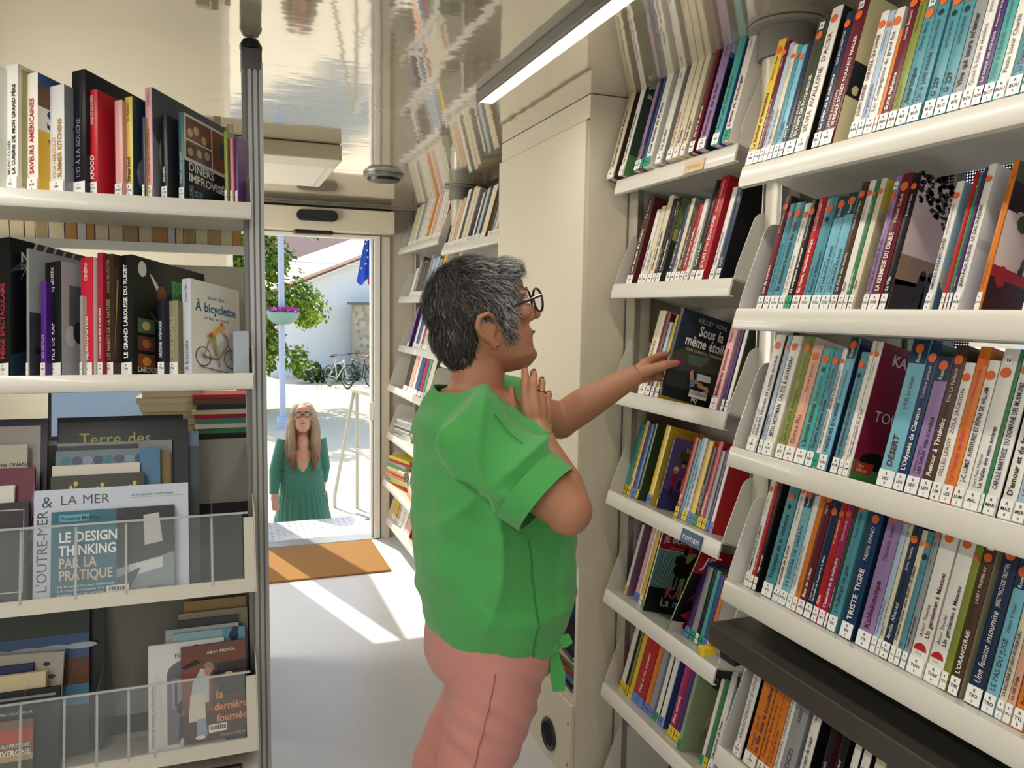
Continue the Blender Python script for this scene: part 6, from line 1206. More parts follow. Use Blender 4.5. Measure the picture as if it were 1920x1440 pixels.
def strands(name, parent, src, n, crown, comb, length, mats, seed, lift=.009, width=.0011, zones=None, keep=None, segs=5):
    me = src.data; rr = np.random.RandomState(seed); nf = len(me.polygons); ar = np.zeros(nf); me.polygons.foreach_get('area', ar); ce = np.zeros(nf*3); me.polygons.foreach_get('center', ce); ce = ce.reshape(-1, 3); no = np.zeros(nf*3); me.polygons.foreach_get('normal', no); no = no.reshape(-1, 3)
    ids = rr.choice(nf, n, p=ar/ar.sum()); m = MB(); rnd = random.Random(seed)
    V = []; F = []; MI = []
    for i in ids:
        p = Vector(ce[i]); nn = Vector(no[i])
        if keep and not keep(p, nn): continue
        d = comb(p); d = d-nn*d.dot(nn)
        if d.length < 1e-5: continue
        d.normalize(); side = nn.cross(d).normalized(); d = (d+side*rnd.gauss(0, .28)).normalized(); L = length*rnd.uniform(.6, 1.25); lf = lift*rnd.uniform(.3, 1.3); k = zones(p, rnd) if zones else rnd.randrange(len(mats))
        b = len(V)
        for j in range(segs):
            t_ = j/(segs-1); q = p+d*L*t_+nn*(lf*math.sin(min(1, t_*1.1)*2.4)-.004*t_**2*0-L*L*2.2*t_*t_)+side*(.004*math.sin(t_*3+i)); w = width*(1-.75*t_); V += [tuple(q-side*w), tuple(q+side*w)]
        for j in range(segs-1): F.append((b+2*j, b+2*j+1, b+2*j+3, b+2*j+2)); MI.append(k)
    m.v, m.f, m.m, m.mats = V, F, MI, list(mats); return m.build(name, parent, 'all')
def frame_from(x, z):
    x = Vector(x).normalized(); y = Vector(z).cross(x).normalized(); z = x.cross(y); return x, y, z
SKIN = mat('skin_tanned', 'b07a5c', .48, sss=.12, noise_amt=.05, noise_scale=45, bump=.05, bump_scale=500)
# ---------------------------------------------------------------- the woman choosing a book
W1 = empty('person', (.52, 1.6, 0)); tag(W1, 'woman in green blouse and pink trousers reaching for a dark book', 'person')
off = Matrix.Translation((-.52, -1.6, 0)); V3 = lambda x, y, z: Vector((x-.52, y-1.6, z))
ha, hp = R(-2), R(12); HO = Vector((.560, 1.60, 1.362))
HT = off @ Matrix.Translation(HO) @ Matrix.Rotation(ha, 4, 'Z') @ Matrix.Rotation(-hp, 4, 'Y')
HSC = 1.03
body = MB(); head_solid(body, HT, SKIN, HSC)
hl = lambda x, y, z: HT @ Vector((x*HSC, y*HSC, z*HSC))
body.tube([hl(-.030, 0, .09), hl(-.028, 0, .04), V3(.525, 1.6, 1.34), V3(.505, 1.6, 1.27), V3(.51, 1.6, 1.20)], [.058, .057, .060, .076, .080], SKIN, 24)
fw_ = Vector((math.cos(R(8)), math.sin(R(8)), 0)); lf_ = Vector((-fw_.y, fw_.x, 0))
def ringpts(cx, z, A, B, n=40, cy=1.6, ex=2.2, tilt=0.0):
    P = []
    for k in range(n):
        t_ = 2*math.pi*k/n; c_, s_ = math.cos(t_), math.sin(t_); e_ = 2/ex
        u, v = A*abs(c_)**e_*(1 if c_ > 0 else -1), B*abs(s_)**e_*(1 if s_ > 0 else -1); p = fw_*u+lf_*v; P.append(V3(cx+p.x, cy+p.y, z+tilt*u))
    return P
def loft(m, rings, M_, n=40):
    vs = [p for r in rings for p in r]; L = len(rings); f = []
    for i in range(L-1): f += [(i*n+k, i*n+(k+1) % n, (i+1)*n+(k+1) % n, (i+1)*n+k) for k in range(n)]
    f += [tuple(range(n))[::-1], tuple((L-1)*n+k for k in range(n))]; return m.add(vs, f, M_)
TR = [(1.360, .512, .060, .060), (1.336, .516, .078, .085), (1.306, .520, .096, .140), (1.272, .527, .112, .178), (1.224, .534, .128, .188), (1.178, .545, .144, .192), (1.130, .557, .160, .196), (1.07, .561, .165, .196), (1.009, .564, .169, .198), (.948, .565, .167, .198), (.887, .564, .156, .195), (.825, .568, .143, .186), (.775, .572, .124, .170)]
loft(body, [ringpts(cx, z-.006, A*.84, B*.84) for z, cx, A, B in TR[1:]][::-1], SKIN)
# near (right) arm, folded up to the chest
S1, E1, W1_ = V3(.470, 1.455, 1.270), V3(.618, 1.318, 1.125), V3(.612, 1.475, 1.262)
body.tube([S1, S1.lerp(E1, .5)+Vector((0, 0, -.006)), S1.lerp(E1, .85), E1], [.046, .050, .050, .044], SKIN, 20)
body.sphere(E1+Vector((-.002, .002, 0)), (.047, .045, .047), SKIN, 16, 12)
body.tube([E1, E1.lerp(W1_, .3)+Vector((.006, 0, 0)), E1.lerp(W1_, .7), W1_], [.044, .042, .031, .0255], SKIN, 20, sq=.95)
def finger(m, pts, r0, r1, M_): 
    P = [Vector(p) for p in pts]; n = len(P); m.tube(P, [r0+(r1-r0)*i/(n-1) for i in range(n)], M_, 12); m.sphere(P[-1], r1*1.0, M_, 12, 8); m.sphere(P[0], r0, M_, 12, 8)
K = [V3(.590, 1.487, 1.324), V3(.609, 1.488, 1.330), V3(.629, 1.494, 1.321), V3(.650, 1.508, 1.303)]
wr = [W1_+Vector((-.012, 0, .004)), W1_+Vector((-.003, -.002, .004)), W1_+Vector((.006, 0, .003)), W1_+Vector((.015, .004, 0))]
for a, b in zip(wr, K): body.tube([a, a.lerp(b, .5)+Vector((0, -.003, 0)), b], [.0135, .0145, .0112], SKIN, 14)
body.bbox((-.0, -.0, 0), (.001, .001, .001), SKIN, .0001) if False else None
FT = [[K[0], K[0]+Vector((.002, .006, .024)), V3(.597, 1.505, 1.366), V3(.601, 1.518, 1.378)], [K[1], K[1]+Vector((.004, .008, .022)), V3(.620, 1.512, 1.364), V3(.625, 1.528, 1.371)], [K[2], K[2]+Vector((.005, .010, .019)), V3(.643, 1.522, 1.350), V3(.648, 1.538, 1.353)], [K[3], K[3]+Vector((.005, .010, .014)), V3(.664, 1.530, 1.323), V3(.667, 1.542, 1.323)]]
for i, p in enumerate(FT): finger(body, p, (.0100, .0100, .0095, .0086)[i], (.0078, .0078, .0076, .0068)[i], SKIN)
finger(body, [W1_+Vector((-.012, .012, .012)), V3(.585, 1.510, 1.295), V3(.578, 1.530, 1.318), V3(.582, 1.545, 1.335)], .012, .0085, SKIN)
# far (left) arm stretched to the shelf
S2, E2, W2_ = V3(.600, 1.785, 1.285), V3(.800, 1.775, 1.228), V3(.988, 1.722, 1.348)
body.tube([S2, S2.lerp(E2, .5), E2], [.056, .050, .046], SKIN, 20); body.sphere(E2, .046, SKIN, 16, 12)
body.tube([E2, E2.lerp(W2_, .3)+Vector((0, 0, .004)), E2.lerp(W2_, .7)+Vector((0, 0, .002)), W2_], [.046, .046, .035, .0265], SKIN, 20, sq=.95)
K2 = [V3(1.036, 1.735, 1.384), V3(1.046, 1.745, 1.370), V3(1.048, 1.748, 1.352), V3(1.044, 1.748, 1.334)]
for i, b in enumerate(K2):
    a = W2_+Vector((0, .002*i, .010-.007*i)); body.tube([a, a.lerp(b, .5)+Vector((0, -.003, .002)), b], [.0135, .0150, .0112], SKIN, 14)
for i, (k_, p) in enumerate(zip(K2, [[(1.060, 1.738, 1.394), (1.085, 1.735, 1.395), (1.104, 1.733, 1.391)], [(1.066, 1.744, 1.374), (1.09, 1.741, 1.376), (1.112, 1.738, 1.372)], [(1.066, 1.746, 1.352), (1.09, 1.742, 1.353), (1.108, 1.739, 1.350)], [(1.060, 1.746, 1.332), (1.080, 1.742, 1.330), (1.094, 1.740, 1.327)]])):
    finger(body, [k_]+[V3(*q) for q in p], (.0100, .0100, .0096, .0088)[i], (.0078, .0078, .0076, .0068)[i], SKIN)
TH = [W2_+Vector((.004, -.010, .004)), V3(1.012, 1.696, 1.362), V3(1.042, 1.685, 1.372), V3(1.062, 1.687, 1.375), V3(1.077, 1.6895, 1.3755)]
finger(body, TH, .0150, .0090, SKIN)
# legs inside the trousers and feet
LG = {'near': [V3(.560, 1.525, .80), V3(.524, 1.517, .60), V3(.475, 1.505, .46), V3(.470, 1.50, .26), V3(.475, 1.50, .07)], 'far': [V3(.590, 1.675, .80), V3(.565, 1.69, .60), V3(.480, 1.70, .44), V3(.455, 1.70, .26), V3(.46, 1.70, .07)]}
for p in LG.values():
    body.tube(p, [.080, .070, .052, .048, .035], SKIN, 20); body.sphere(p[2], .054, SKIN, 16, 10)
    body.tube([p[4]+Vector((-.03, 0, -.035)), p[4]+Vector((.05, 0, -.035)), p[4]+Vector((.15, .01, -.05))], [.032, .036, .020], SKIN, 14)
bod = realise(body, 'body', W1, .0034, 5, .5, [SKIN])
# face details
fd = MB(); EYW, IRIS = mat('eye_white', 'e6e2dc', .2), mat('iris_brown', '3a2a1e', .2); LIPM = mat('lip', '9a5a4c', .5)
for y in (-1, 1): fd.sphere(hl(.084, y*.031, .141), .0115*HSC, EYW, 16, 12); fd.sphere(hl(.0925, y*.031, .141), .0055*HSC, IRIS, 12, 8)
fd.build('eyes', W1, True)
fd = MB()
for y in (-1, 1):
    fd.tube([hl(.0935, y*.016, .160), hl(.0965, y*.030, .1655), hl(.086, y*.046, .1635)], [.0022, .0028, .0014], mat('brow_grey', '5f5650', .8), 8); fd.tube([hl(.093, y*.020, .147), hl(.096, y*.031, .150), hl(.087, y*.043, .146)], [.002, .0026, .002], SKIN, 8)
fd.build('eyebrows', W1, True)
lp3 = MB(); lp3.tube([hl(.0955, -.020, .0685), hl(.1035, -.009, .0705), hl(.1045, 0, .0695), hl(.1035, .009, .0705), hl(.0955, .020, .0685)], [.0016, .0032, .0034, .0032, .0016], LIPM, 10); lp3.build('lips', W1, True)
# glasses
gl = MB(); GF = mat('glasses_frame', '2a1518', .25, coat=.5)
for y in (-1, 1):
    P = [hl(.116, y*.033+.026*math.cos(a), .136+.024*math.sin(a)) for a in [2*math.pi*k/28 for k in range(28)]]; gl.tube(P, .0027, GF, 8, closed=True)
    gl.tube([hl(.114, y*.060, .146), hl(.06, y*.076, .138), hl(.0, y*.081, .130), hl(-.02, y*.080, .118)], [.003, .0026, .0024, .002], GF, 8)
gl.tube([hl(.117, -.008, .142), hl(.119, 0, .145), hl(.117, .008, .142)], .0024, GF, 8); gs = gl.build('glasses', W1, True)
ln = MB()
for y in (-1, 1): ln.poly([hl(.116, y*.033+.0245*math.cos(a), .136+.0225*math.sin(a)) for a in [2*math.pi*k/24 for k in range(24)]], mat('lens', 'f4f6f8', .03, alpha=.10))
ln.build('lens', gs)
er = MB(); er.sphere(hl(-.004, -.083, .068), .0028, mat('gold', 'c9973f', .2, metal=1), 10, 8); er.build('earring', W1, True)
rg = MB(); a_, b_ = FT[2][0], FT[2][1]; ax_ = (b_-a_).normalized(); u_ = ax_.orthogonal().normalized(); v_ = ax_.cross(u_); cc_ = a_.lerp(b_, .55); rg.tube([cc_+(u_*math.cos(q)+v_*math.sin(q))*.0102 for q in [6.283*k/20 for k in range(20)]], .0016, MATS['gold'], 6, closed=True); rg.build('finger_ring', W1, True)
NP = mat('nail_polish', 'd0208a', .2, coat=.8)
nl = MB(); nl.sphere(V3(1.0775, 1.6815, 1.3775), (.0085, .0030, .0062), NP, 12, 8); nl.build('fingernail', W1, True)
for i, p in enumerate(FT):
    q = p[-1]; nl = MB(); nl.sphere(q+Vector((0, -.003, .0055)), (.0050, .0042, .0030), mat('nail_plum', '8a2f4a', .25), 12, 8); nl.build('fingernail', W1, True)
# hair
HM = [mat('hair_'+n, c, .55, spec=.3) for n, c in (('dark', '2b2a2c'), ('mid', '4e4b49'), ('grey', '8a888a'), ('silver', 'b4b2b4'), ('umber', '5c4f44'))]
h = MB(); hs_ = lambda p, r: h.sphere([q*HSC for q in p], [q*HSC for q in r], HM[0], 20, 14, HT)
hs_((-.014, 0, .157), (.104, .082, .086)); hs_((-.014, 0, .192), (.086, .068, .056)); hs_((.048, -.01, .205), (.043, .056, .028)); hs_((-.052, 0, .100), (.062, .066, .066)); hs_((-.054, 0, .070), (.046, .056, .044))
for y in (-1, 1): hs_((.024, y*.064, .135), (.026, .012, .036)); hs_((.026, y*.067, .102), (.011, .007, .024))
hair = realise(h, 'hair', W1, .0045, 4, .5, [mat('hair_base', '3a3838', .7)])
def comb1(p):
    q = HT.inverted() @ p; c = Vector((-.055, 0, .235)); d = q-c; d = Vector((d.x, d.y, d.z))
    f = Vector((.9, -.25 if q.y < 0 else .1, -.1)) if q.z > .17 and q.x > -.05 else Vector((.15, 0, -1))
    w = min(1, max(0, (q.z-.12)/.08)); dd = d.normalized()*.6+f*w+Vector((-.25 if q.x < -.03 else .45, 0, -1))*(1-w); return HT.to_3x3() @ dd
def zone1(p, r):
    q = HT.inverted() @ p; fr = min(1, max(0, (q.x+.045)/.09)); top = min(1, max(0, (q.z-.05)/.1)); k = fr*(.55+.45*top); x = r.random()
    if x < k*.55: return 3 if r.random() < .45 else 2
    if x < k*.85+.12: return 2 if r.random() < .5 else 1
    return r.choice([0, 0, 1, 4, 0])
st1 = strands('hair_strands', hair, hair, 16000, None, comb1, .034, HM, 5, .0075, .0010, zone1, lambda p, n_: not (-.046 < (HT.inverted() @ p).x < .014 and (HT.inverted() @ p).z < .140 and (HT.inverted() @ p).z > .05))
# green blouse
GR = mat('green_cotton', '47a652', .85, sheen=.25, bump=.25, bump_scale=900)
t = GR.node_tree; tn = MB()
loft(tn, [ringpts(cx, z, A*1.0+.004, B*1.0+.004) for z, cx, A, B in TR][::-1], GR)
tn.sphere(V3(.495, 1.60, 1.248), (.105, .150, .082), GR, 24, 16)
tn.tube([V3(.500, 1.50, 1.255), S1+Vector((.0, .0, -.004)), S1.lerp(E1, .48)+Vector((-.008, -.002, -.012)), S1.lerp(E1, .73)+Vector((-.010, -.002, -.010))], [.082, .084, .078, .074], GR, 32, sq=.92)
tn.tube([V3(.53, 1.70, 1.255), S2+Vector((-.01, -.01, -.01)), S2.lerp(E2, .42)], [.09, .092, .078], GR, 28)
tun = realise(tn, 'blouse', W1, .0065, 9, .5, [GR])
me = tun.data; nv = len(me.vertices); co = np.zeros(nv*3); me.vertices.foreach_get('co', co); co = co.reshape(-1, 3); no = np.zeros(nv*3); me.vertices.foreach_get('normal', no); no = no.reshape(-1, 3)
# drape: folds fanning from the armpit, long diagonal sags and fine creases
ru = Vector((math.cos(R(19)), -math.sin(R(19)), 0)); U_ = co @ np.array(ru); Z_ = co[:, 2]
pu = V3(.500, 1.45, 1.16).dot(ru); du, dz = U_-pu, Z_-1.165; rad = np.sqrt(du**2+dz**2)+1e-6; th = np.arctan2(dz, du)
near = np.clip((-co[:, 1]-(-.02))/.10, 0, 1)*0+np.clip((.10-co[:, 1])/.12, 0, 1)
def ridge(x): return 1-np.abs(np.sin(x))**.55*1.4
d1 = np.clip((du+.11)/.08, 0, 1)*ridge(th*3.1+rad*4.0+.5)*np.exp(-((rad-.16)/.13)**2)*np.clip(rad/.06, 0, 1)*.030*near
s1 = Z_*26+U_*9+np.sin(U_*12+.7)*1.5; d2 = ridge(s1*.5)*.014*np.exp(-((Z_-.86)/.10)**2)
d3 = np.array([noise.noise(Vector((c[0]*9, c[1]*9, c[2]*22))) for c in co])*.009+np.array([noise.noise(Vector((c[0]*30, c[1]*30, c[2]*18+7))) for c in co])*.0018
co = co+no*(d1+d2+d3)[:, None]; me.vertices.foreach_set('co', co.ravel()); me.update()
bm = bmesh.new(); bm.from_mesh(me); kill = []; ax1 = (E1-S1).normalized(); cuff = S1.lerp(E1, .73)+Vector((-.010, -.002, -.010)); ax2 = (E2-S2).normalized(); cuff2 = S2.lerp(E2, .42)
nb = V3(.520, 1.6, 1.30)
for f in bm.faces:
    c = f.calc_center_median(); q = c-nb; u, v = q.dot(fw_), q.dot(lf_)
    if c.z > 1.235 and ((u-.022)/.112)**2+(v/.108)**2 < 1 and f.normal.z > -.3: kill.append(f)
    elif c.z > 1.17 and 0 < u and abs(v+.0) < .060*(1-max(0, u-.05)/.10) and u > .03 and f.normal.z > -.2 and c.z > 1.22: kill.append(f)
    elif c.z < .785 and f.normal.z < -.80: kill.append(f)
    elif -.012 < (c-cuff).dot(ax1) < .03 and f.normal.dot(ax1) > .62 and ((c-cuff)-ax1*(c-cuff).dot(ax1)).length < .070: kill.append(f)
    elif (c-cuff2).dot(ax2) > -.012 and f.normal.dot(ax2) > .62 and (c-cuff2).length < .12: kill.append(f)
bmesh.ops.delete(bm, geom=kill, context='FACES')
for _ in range(14):   # even out the cut edges of collar, cuffs and hem
    nw = {}
    for v in bm.verts:
        bn = [e.other_vert(v) for e in v.link_edges if e.is_boundary]
        if len(bn) == 2: nw[v] = v.co*.5+(bn[0].co+bn[1].co)*.25
    for v, c in nw.items(): v.co = c
    if _ % 2 == 0: bmesh.ops.smooth_vert(bm, verts=[v for v in bm.verts if v.co.z > 1.235 and not v.is_boundary and (v.co-nb).length < .20], factor=.5, use_axis_x=True, use_axis_y=True, use_axis_z=True)
bm.to_mesh(me); bm.free()
so = tun.modifiers.new('cloth', 'SOLIDIFY'); so.thickness = .003; so.offset = -1; sm = tun.modifiers.new('soft', 'SMOOTH'); sm.iterations = 1; sm.factor = .5
# sleeve band, seams and side tie are sewn-on parts
def on_blouse(p, d=.003):   # nearest point on the blouse, lifted
    ok, loc, nrm, _ = tun.closest_point_on_mesh(p); return loc+nrm*d
bpy.context.view_layer.update()
def band(m, c0, c1, ax, r0, r1, M_, n=44, th_=.004):
    u_ = ax.orthogonal().normalized(); v_ = ax.cross(u_); vs = []
    for (c_, r_) in ((c0, r0), (c1, r1), (c1, r1-th_), (c0, r0-th_)):
        for k in range(n):
            q = 6.28318*k/n; vs.append(c_+(u_*math.cos(q)+v_*math.sin(q)*.94)*(r_*(1+.02*math.sin(3*q+1))))
    f = []
    for i in range(4):
        a, b = i*n, ((i+1) % 4)*n; f += [(a+k, a+(k+1) % n, b+(k+1) % n, b+k) for k in range(n)]
    m.add(vs, f, M_)
cf = MB(); off_ = Vector((-.010, -.002, -.014)); band(cf, S1.lerp(E1, .60)+off_, S1.lerp(E1, .80)+off_+Vector((.002, 0, .004)), ax1, .0835, .0800, GR); cf.build('cuff', tun, True)
SEAM = mat('green_seam', '2c7a38', .9)
sb_ = MB(); uu = ax1.orthogonal().normalized(); vv = ax1.cross(uu)
for t0 in ():
    cc_ = S1.lerp(E1, t0)+Vector((-.003, -.002, -.010)); sb_.tube([on_blouse(cc_+(uu*math.cos(q)+vv*math.sin(q))*.10, .0006) for q in [6.283*k/40 for k in range(40)]], .0011, SEAM, 5, closed=True)
sb_.tube([on_blouse(V3(.470+.012*k, 1.40-.008*k, 1.33-.0155*k), .0038) for k in range(13)], .0010, SEAM, 5)
sb_.tube([on_blouse(V3(.580+.0010*k, 1.38, 1.05-.015*k), .0022) for k in range(19)], .0010, SEAM, 5); sb_.build('seams', tun, True)
kn = MB(); kt = on_blouse(V3(.652, 1.455, .800), .004); kn.sphere(kt, (.014, .012, .014), GR, 14, 10)
def ribbon(pts, w, M_, m, nrm=Vector((0, -1, 0))):
    P = [Vector(p) for p in pts]; vs = []; f = []
    for i, p in enumerate(P):
        d = (P[min(i+1, len(P)-1)]-P[max(i-1, 0)]).normalized(); s = d.cross(nrm).normalized(); ww = w[i] if isinstance(w, list) else w
        for sg, dn in ((-1, -.0015), (1, -.0015), (1, .0015), (-1, .0015)): vs.append(p+s*ww*sg+nrm*dn+nrm*(.004*math.sin(i*1.3)*sg))
    for i in range(len(P)-1):
        b0 = i*4; f += [(b0, b0+1, b0+5, b0+4), (b0+1, b0+2, b0+6, b0+5), (b0+2, b0+3, b0+7, b0+6), (b0+3, b0, b0+4, b0+7)]
    f += [(3, 2, 1, 0), tuple(len(vs)-4+k for k in range(4))]; m.add(vs, f, M_)
ribbon([kt, kt+Vector((.002, 0, -.03)), kt+Vector((.008, -.004, -.065)), kt+Vector((.010, -.006, -.098))], [.006, .013, .018, .012], GR, kn)
ribbon([kt, kt+Vector((.018, -.004, .010)), kt+Vector((.034, -.008, .016))], [.006, .014, .010], GR, kn); kn.build('side_tie', tun, True)
# pink trousers
PK = mat('pink_cotton', 'c98980', .8, sheen=.2, bump=.25, bump_scale=700); tm = MB()
loft(tm, [ringpts(cx, z, A, B) for z, cx, A, B in ((.84, .572, .140, .176), (.79, .565, .140, .176), (.74, .556, .134, .170), (.70, .548, .112, .150))][::-1], PK)
tm.tube([V3(.560, 1.525, .78), V3(.543, 1.52, .67), V3(.512, 1.515, .57), V3(.476, 1.505, .46), V3(.468, 1.50, .30), V3(.470, 1.50, .20)], [.102, .096, .084, .070, .066, .058], PK, 28)
tm.tube([V3(.590, 1.675, .78), V3(.585, 1.685, .67), V3(.560, 1.695, .57), V3(.480, 1.70, .44), V3(.452, 1.70, .30), V3(.455, 1.70, .20)], [.098, .094, .084, .070, .066, .058], PK, 28)
tro = realise(tm, 'trousers', W1, .006, 6, .5, [PK]); me = tro.data; nv = len(me.vertices); co = np.zeros(nv*3); me.vertices.foreach_get('co', co); co = co.reshape(-1, 3); no = np.zeros(nv*3); me.vertices.foreach_get('normal', no); no = no.reshape(-1, 3)
dd = np.array([noise.noise(Vector((c[0]*8, c[1]*8, c[2]*30+c[0]*20))) for c in co])*.0045*np.clip(1.2-np.abs(co[:, 2]-.5)*1.5, .3, 1)+.002*np.sin(co[:, 2]*120+co[:, 0]*50)*np.clip(1-np.abs(co[:, 2]-.66)/.12, 0, 1)
me.vertices.foreach_set('co', (co+no*dd[:, None]).ravel()); me.update()
tp = MB(); tp.tube([Vector(tro.closest_point_on_mesh(V3(.50-.004*k, 1.40, .77-.018*k))[1])+Vector((0, -.001, 0)) for k in range(22)], .0011, mat('pink_seam', '9c5f58', .9), 5); tp.build('side_seam', tro, True)
for k_, p in LG.items():
    m = MB(); a = p[4]; m.tube([a+Vector((-.045, 0, -.038)), a+Vector((.04, 0, -.035)), a+Vector((.165, .012, -.048))], [.034, .040, .022], mat('shoe_white', 'd9d6d0', .5), 14); m.box((a.x-.07, a.y-.035, .002), (a.x+.185, a.y+.045, .018), MATS['shoe_white']); m.build('shoe', W1, True)
# ---------------------------------------------------------------- the book she is pulling out
hb = empty('book'); tag(hb, 'dark blue book titled Sous la même étoile held by the reaching hand', 'book')
Zc = SZ['MC']; ins = -.060
hb.matrix_world = Matrix(((0, ct, st, 1.1+ct*ins+st*.006), (-1, 0, 0, 1.7175), (0, -st, ct, Zc-st*ins+ct*.006), (0, 0, 0, 1)))
def d_star(q, e, p, t):
    rr = random.Random(31); q(0, 0, 1, 1, '232e3a'); q(0, 0, 1, .52, '2f3430'); p([(0, .5), (.35, .62), (.7, .58), (1, .66), (1, .4), (0, .3)], '47473c'); p([(.3, .52), (.75, .55), (.6, .42), (.35, .42)], '52685c'); q(0, 0, 1, .13, '15191f')
    for i in range(230):
        u, v = rr.random(), rr.random(); a = rr.uniform(.002, .006)
        if v > .6: p([(u, v), (u+a, v), (u+a, v+a*.7), (u, v+a*.7)], rr.choice(['aab6c4', '5c6c80', '8494a8']))
        else: p([(u, v), (u+a*2.4, v+.002), (u+a*1.6, v+a*1.4)], rr.choice(['6b6450', '8a7c60', '3c4a38', '1e2420', '9a8a70']))
    p([(.35, .33), (.41, .36), (.47, .24), (.42, .23)], 'c9906c'); p([(.4, .25), (.52, .27), (.5, .18), (.42, .17)], '5f8098'); p([(.5, .34), (.78, .34), (.8, .27), (.52, .26)], 'c4c8cc'); e(.62, .21, .06, .04, 'b08a50'); e(.72, .2, .07, .03, 'c49a78'); p([(.60, .12), (.8, .19), (.82, .17), (.63, .1)], 'c9906c'); q(.48, .22, .62, .25, 'a87858')
    t('KELLEY YORK', .56, .885, .0155, 'b9b6ae', 0, 'c', .09); t('Sous la', .58, .745, .036, 'dedad2', 1, 'c', .075); t('même étoile', .54, .615, .036, 'dedad2', 1, 'c', .130); t('trois coeurs à l’unisson'.replace('’', "'"), .52, .555, .013, 'b9bcb4', 0, 'c', .11, .15); q(.44, .065, .80, .145, 'e3e2dc')
    for i in range(26): q(.46+.0125*i, .095, .463+.0125*i+.004*((i*5) % 3)/2, .138, '1c1c1c')
    t('PKJ', .56, .018, .013, 'e0ddd6', 1, 'c')
book_meshes(hb, .018, .226, .152, '1c232c', '232e3a', 'Sous la même étoile', '', 'YOR', 'w', cov(d_star), None, False, 3)
# ---------------------------------------------------------------- the woman on the steps outside
P2 = empty('person', (.60, 6.12, GZ)); tag(P2, 'woman with long hair, glasses and sage green dress standing outside', 'person')
D2 = lambda x, y, z: Vector((x-.60, y-6.12, z-GZ))
SK2 = mat('skin_pale', 'd09a80', .5, sss=.12, noise_amt=.04, noise_scale=40)
T2 = Matrix.Translation(D2(.606, 6.10, .553)) @ Matrix.Rotation(R(-97), 4, 'Z') @ Matrix.Rotation(R(-8), 4, 'Y')
b2_ = MB(); head_solid(b2_, T2, SK2, .93); g2 = lambda x, y, z: T2 @ Vector((x*.93, y*.93, z*.93))
b2_.tube([g2(-.03, 0, .08), D2(.604, 6.14, .52), D2(.602, 6.15, .44)], [.052, .050, .075], SK2, 20)
b2_.sphere(D2(.602, 6.114, .462), (.056, .088, .092), SK2, 20, 12)
b2_.tube([D2(.60, 6.15, .42), D2(.595, 6.15, .15), D2(.595, 6.15, -.05)], [.11, .12, .13], SK2, 20)
for sx, (sh, el, wr_, ti) in {-1: ((.465, 6.15, .48), (.405, 6.12, .24), (.385, 6.04, .07), (.392, 6.00, .0)), 1: ((.735, 6.15, .48), (.775, 6.17, .24), (.752, 6.13, .13), (.745, 6.11, .06))}.items():
    b2_.tube([D2(*sh), D2(*el), D2(*wr_)], [.045, .036, .024], SK2, 16)
    for i in range(4): a = D2(*wr_)+Vector((.011*(i-1.5), 0, 0)); q = D2(*ti)+Vector((.013*(i-1.5), -.006*i, .004*abs(i-1))); finger(b2_, [a, a.lerp(q, .55), q+Vector((0, -.012, -.012))], .0095, .0070, SK2)
    finger(b2_, [D2(*wr_)+Vector((-.012*sx, -.012, 0)), D2(*wr_)+Vector((-.024*sx, -.030, -.03)), D2(*ti)+Vector((-.022*sx, -.03, .012))], .0105, .0075, SK2)
for sx in (-1, 1):
    b2_.tube([D2(.60+.075*sx, 6.15, -.05), D2(.60+.075*sx, 6.14, -.42), D2(.60+.07*sx, 6.17, -.83)], [.085, .055, .036], SK2, 18); b2_.tube([D2(.60+.07*sx, 6.2, -.865), D2(.60+.075*sx, 6.10, -.868), D2(.60+.08*sx, 6.02, -.88)], [.03, .032, .018], SK2, 12)
realise(b2_, 'body', P2, .0052, 4, .5, [SK2])
m = MB()
for y in (-1, 1): m.sphere(g2(.085, y*.030, .140), .011, EYW, 12, 8); m.sphere(g2(.0955, y*.030, .140), .0050, IRIS, 10, 8)
m.build('eyes', P2, True)
m = MB(); m.tube([g2(.094, -.022, .066), g2(.105, -.010, .070), g2(.106, 0, .068), g2(.105, .010, .070), g2(.094, .022, .066)], [.002, .0045, .005, .0045, .002], mat('lip_rose', 'b0605c', .5), 8); m.build('lips', P2, True)
m = MB(); GF2 = mat('glasses_dark', '23201f', .3)
for y in (-1, 1):
    m.tube([g2(.112, y*.034+.027*(abs(math.cos(a))**.6)*(1 if math.cos(a) > 0 else -1), .139+.019*(abs(math.sin(a))**.6)*(1 if math.sin(a) > 0 else -1)) for a in [2*math.pi*k/24 for k in range(24)]], .0028, GF2, 6, closed=True); m.tube([g2(.110, y*.061, .146), g2(.02, y*.077, .140)], .0024, GF2, 6)
    m.tube([g2(.098, y*.014, .163), g2(.099, y*.030, .167), g2(.088, y*.045, .164)], [.002, .0028, .0014], mat('brow_brown', '7a5a48', .8), 6)
m.tube([g2(.113, -.007, .144), g2(.113, .007, .144)], .0026, GF2, 6); m.build('glasses', P2, True)
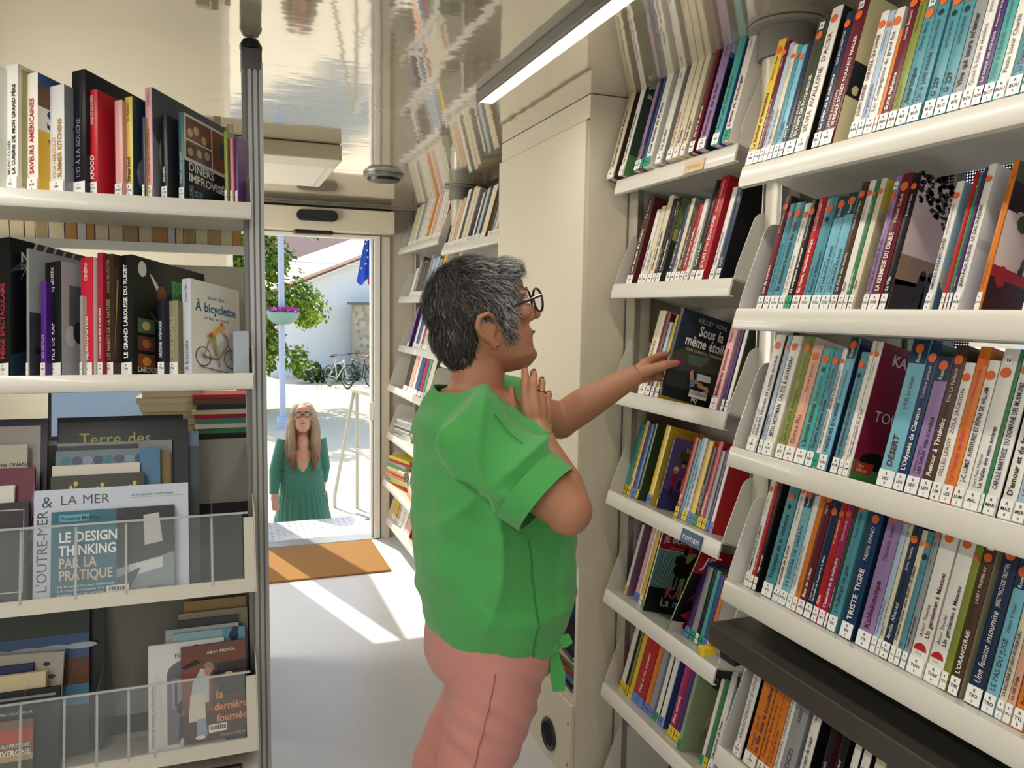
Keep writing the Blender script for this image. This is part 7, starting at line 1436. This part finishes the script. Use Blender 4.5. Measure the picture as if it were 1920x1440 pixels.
# long hair with its own change of colour from ash blond to auburn
HL = mat('long_hair', '9a7050', .5); tt_ = HL.node_tree; bb_ = tt_.nodes['Principled BSDF']; tc = tt_.nodes.new('ShaderNodeTexCoord'); sx_ = tt_.nodes.new('ShaderNodeSeparateXYZ'); mr = tt_.nodes.new('ShaderNodeMapRange'); mr.inputs[1].default_value = 1.22; mr.inputs[2].default_value = 1.60
cr = tt_.nodes.new('ShaderNodeValToRGB'); cr.color_ramp.elements[0].color = lin('8c5c40'); cr.color_ramp.elements[1].color = lin('bda982'); tt_.links.new(tc.outputs['Object'], sx_.inputs[0]); tt_.links.new(sx_.outputs['Z'], mr.inputs[0]); tt_.links.new(mr.outputs[0], cr.inputs[0]); tt_.links.new(cr.outputs[0], bb_.inputs['Base Color'])
h2 = MB(); h2.sphere(g2(-.02, 0, .155), (.088, .098, .092), HL, 20, 14)
for y in (-1, 1):
    h2.tube([g2(.035, y*.035, .225), g2(.02, y*.075, .16), g2(.02, y*.088, .06), D2(.602+.082*y, 6.06, .50), D2(.602+.085*y, 6.03, .40), D2(.602+.078*y, 6.03, .30)], [.022, .026, .032, .034, .034, .014], HL, 14, sq=.75)
    h2.tube([g2(-.03, y*.06, .16), g2(-.02, y*.09, .05), D2(.602+.10*y, 6.10, .45), D2(.602+.10*y, 6.07, .36)], [.04, .04, .04, .02], HL, 14)
h2.tube([g2(-.07, 0, .16), g2(-.09, 0, .04), D2(.60, 6.22, .42), D2(.60, 6.21, .30)], [.07, .075, .08, .03], HL, 16)
hr2 = realise(h2, 'hair', P2, .006, 4, .5, [HL])
strands('hair_strands', hr2, hr2, 3800, None, lambda p: Vector((0, 0, -1)) if p.z < 1.58 else Vector(((p.x-.0)*9, .1, -.6)), .075, [HL], 9, .004, .0016, None, None, 6)
# tiered dress
SG = mat('sage_cotton', '3f7a66', .85, sheen=.2, bump=.2, bump_scale=500); d = MB()
for i, (z, hx, hy) in enumerate(((.50, .075, .06), (.465, .135, .075), (.42, .150, .085), (.30, .150, .105), (.22, .155, .115), (.215, .165, .12), (.05, .180, .13), (.045, .190, .135), (-.10, .205, .15), (-.16, .21, .155))): pass
RG = ((.502, .100, .060), (.494, .122, .066), (.47, .143, .075), (.44, .150, .085), (.32, .146, .105), (.255, .148, .110), (.24, .160, .118), (.08, .172, .128), (.065, .184, .134), (-.09, .200, .150), (-.105, .208, .154), (-.26, .222, .165)); vs = []; N_ = 96
for z, hx, hy in RG:
    for k in range(N_): a = 2*math.pi*k/N_; w_ = 1+(.035*math.sin(k*.9*2.1+z*7)+.02*math.sin(k*1.7))*min(1, max(0, (.30-z)*4)); vs.append(D2(.597+hx*w_*math.cos(a)+.01*(-z+.4), 6.145+hy*w_*math.sin(a), z))
f = []; L = len(RG)
for i in range(L-1): f += [(i*N_+k, (i+1)*N_+k, (i+1)*N_+(k+1) % N_, i*N_+(k+1) % N_) for k in range(N_)]
d.add(vs, f+[tuple(range(N_)), tuple((L-1)*N_+k for k in range(N_))[::-1]], SG)
for sh, el, wr_ in (((.470, 6.15, .495), (.400, 6.125, .26), (.384, 6.05, .095)), ((.730, 6.15, .495), (.772, 6.17, .26), (.756, 6.135, .15))):
    d.tube([D2(*sh), D2(*sh).lerp(D2(*el), .5), D2(*el), D2(*wr_)], [.056, .052, .046, .034], SG, 20)
dr2 = realise(d, 'dress', P2, .0065, 2, .5, [SG])
for sx in (-1, 1):
    m = MB(); m.tube([D2(.60+.07*sx, 6.21, -.875), D2(.60+.075*sx, 6.10, -.872), D2(.60+.08*sx, 6.00, -.882)], [.034, .037, .022], mat('shoe_tan', '8a6a50', .6), 12); m.build('shoe', P2, True)
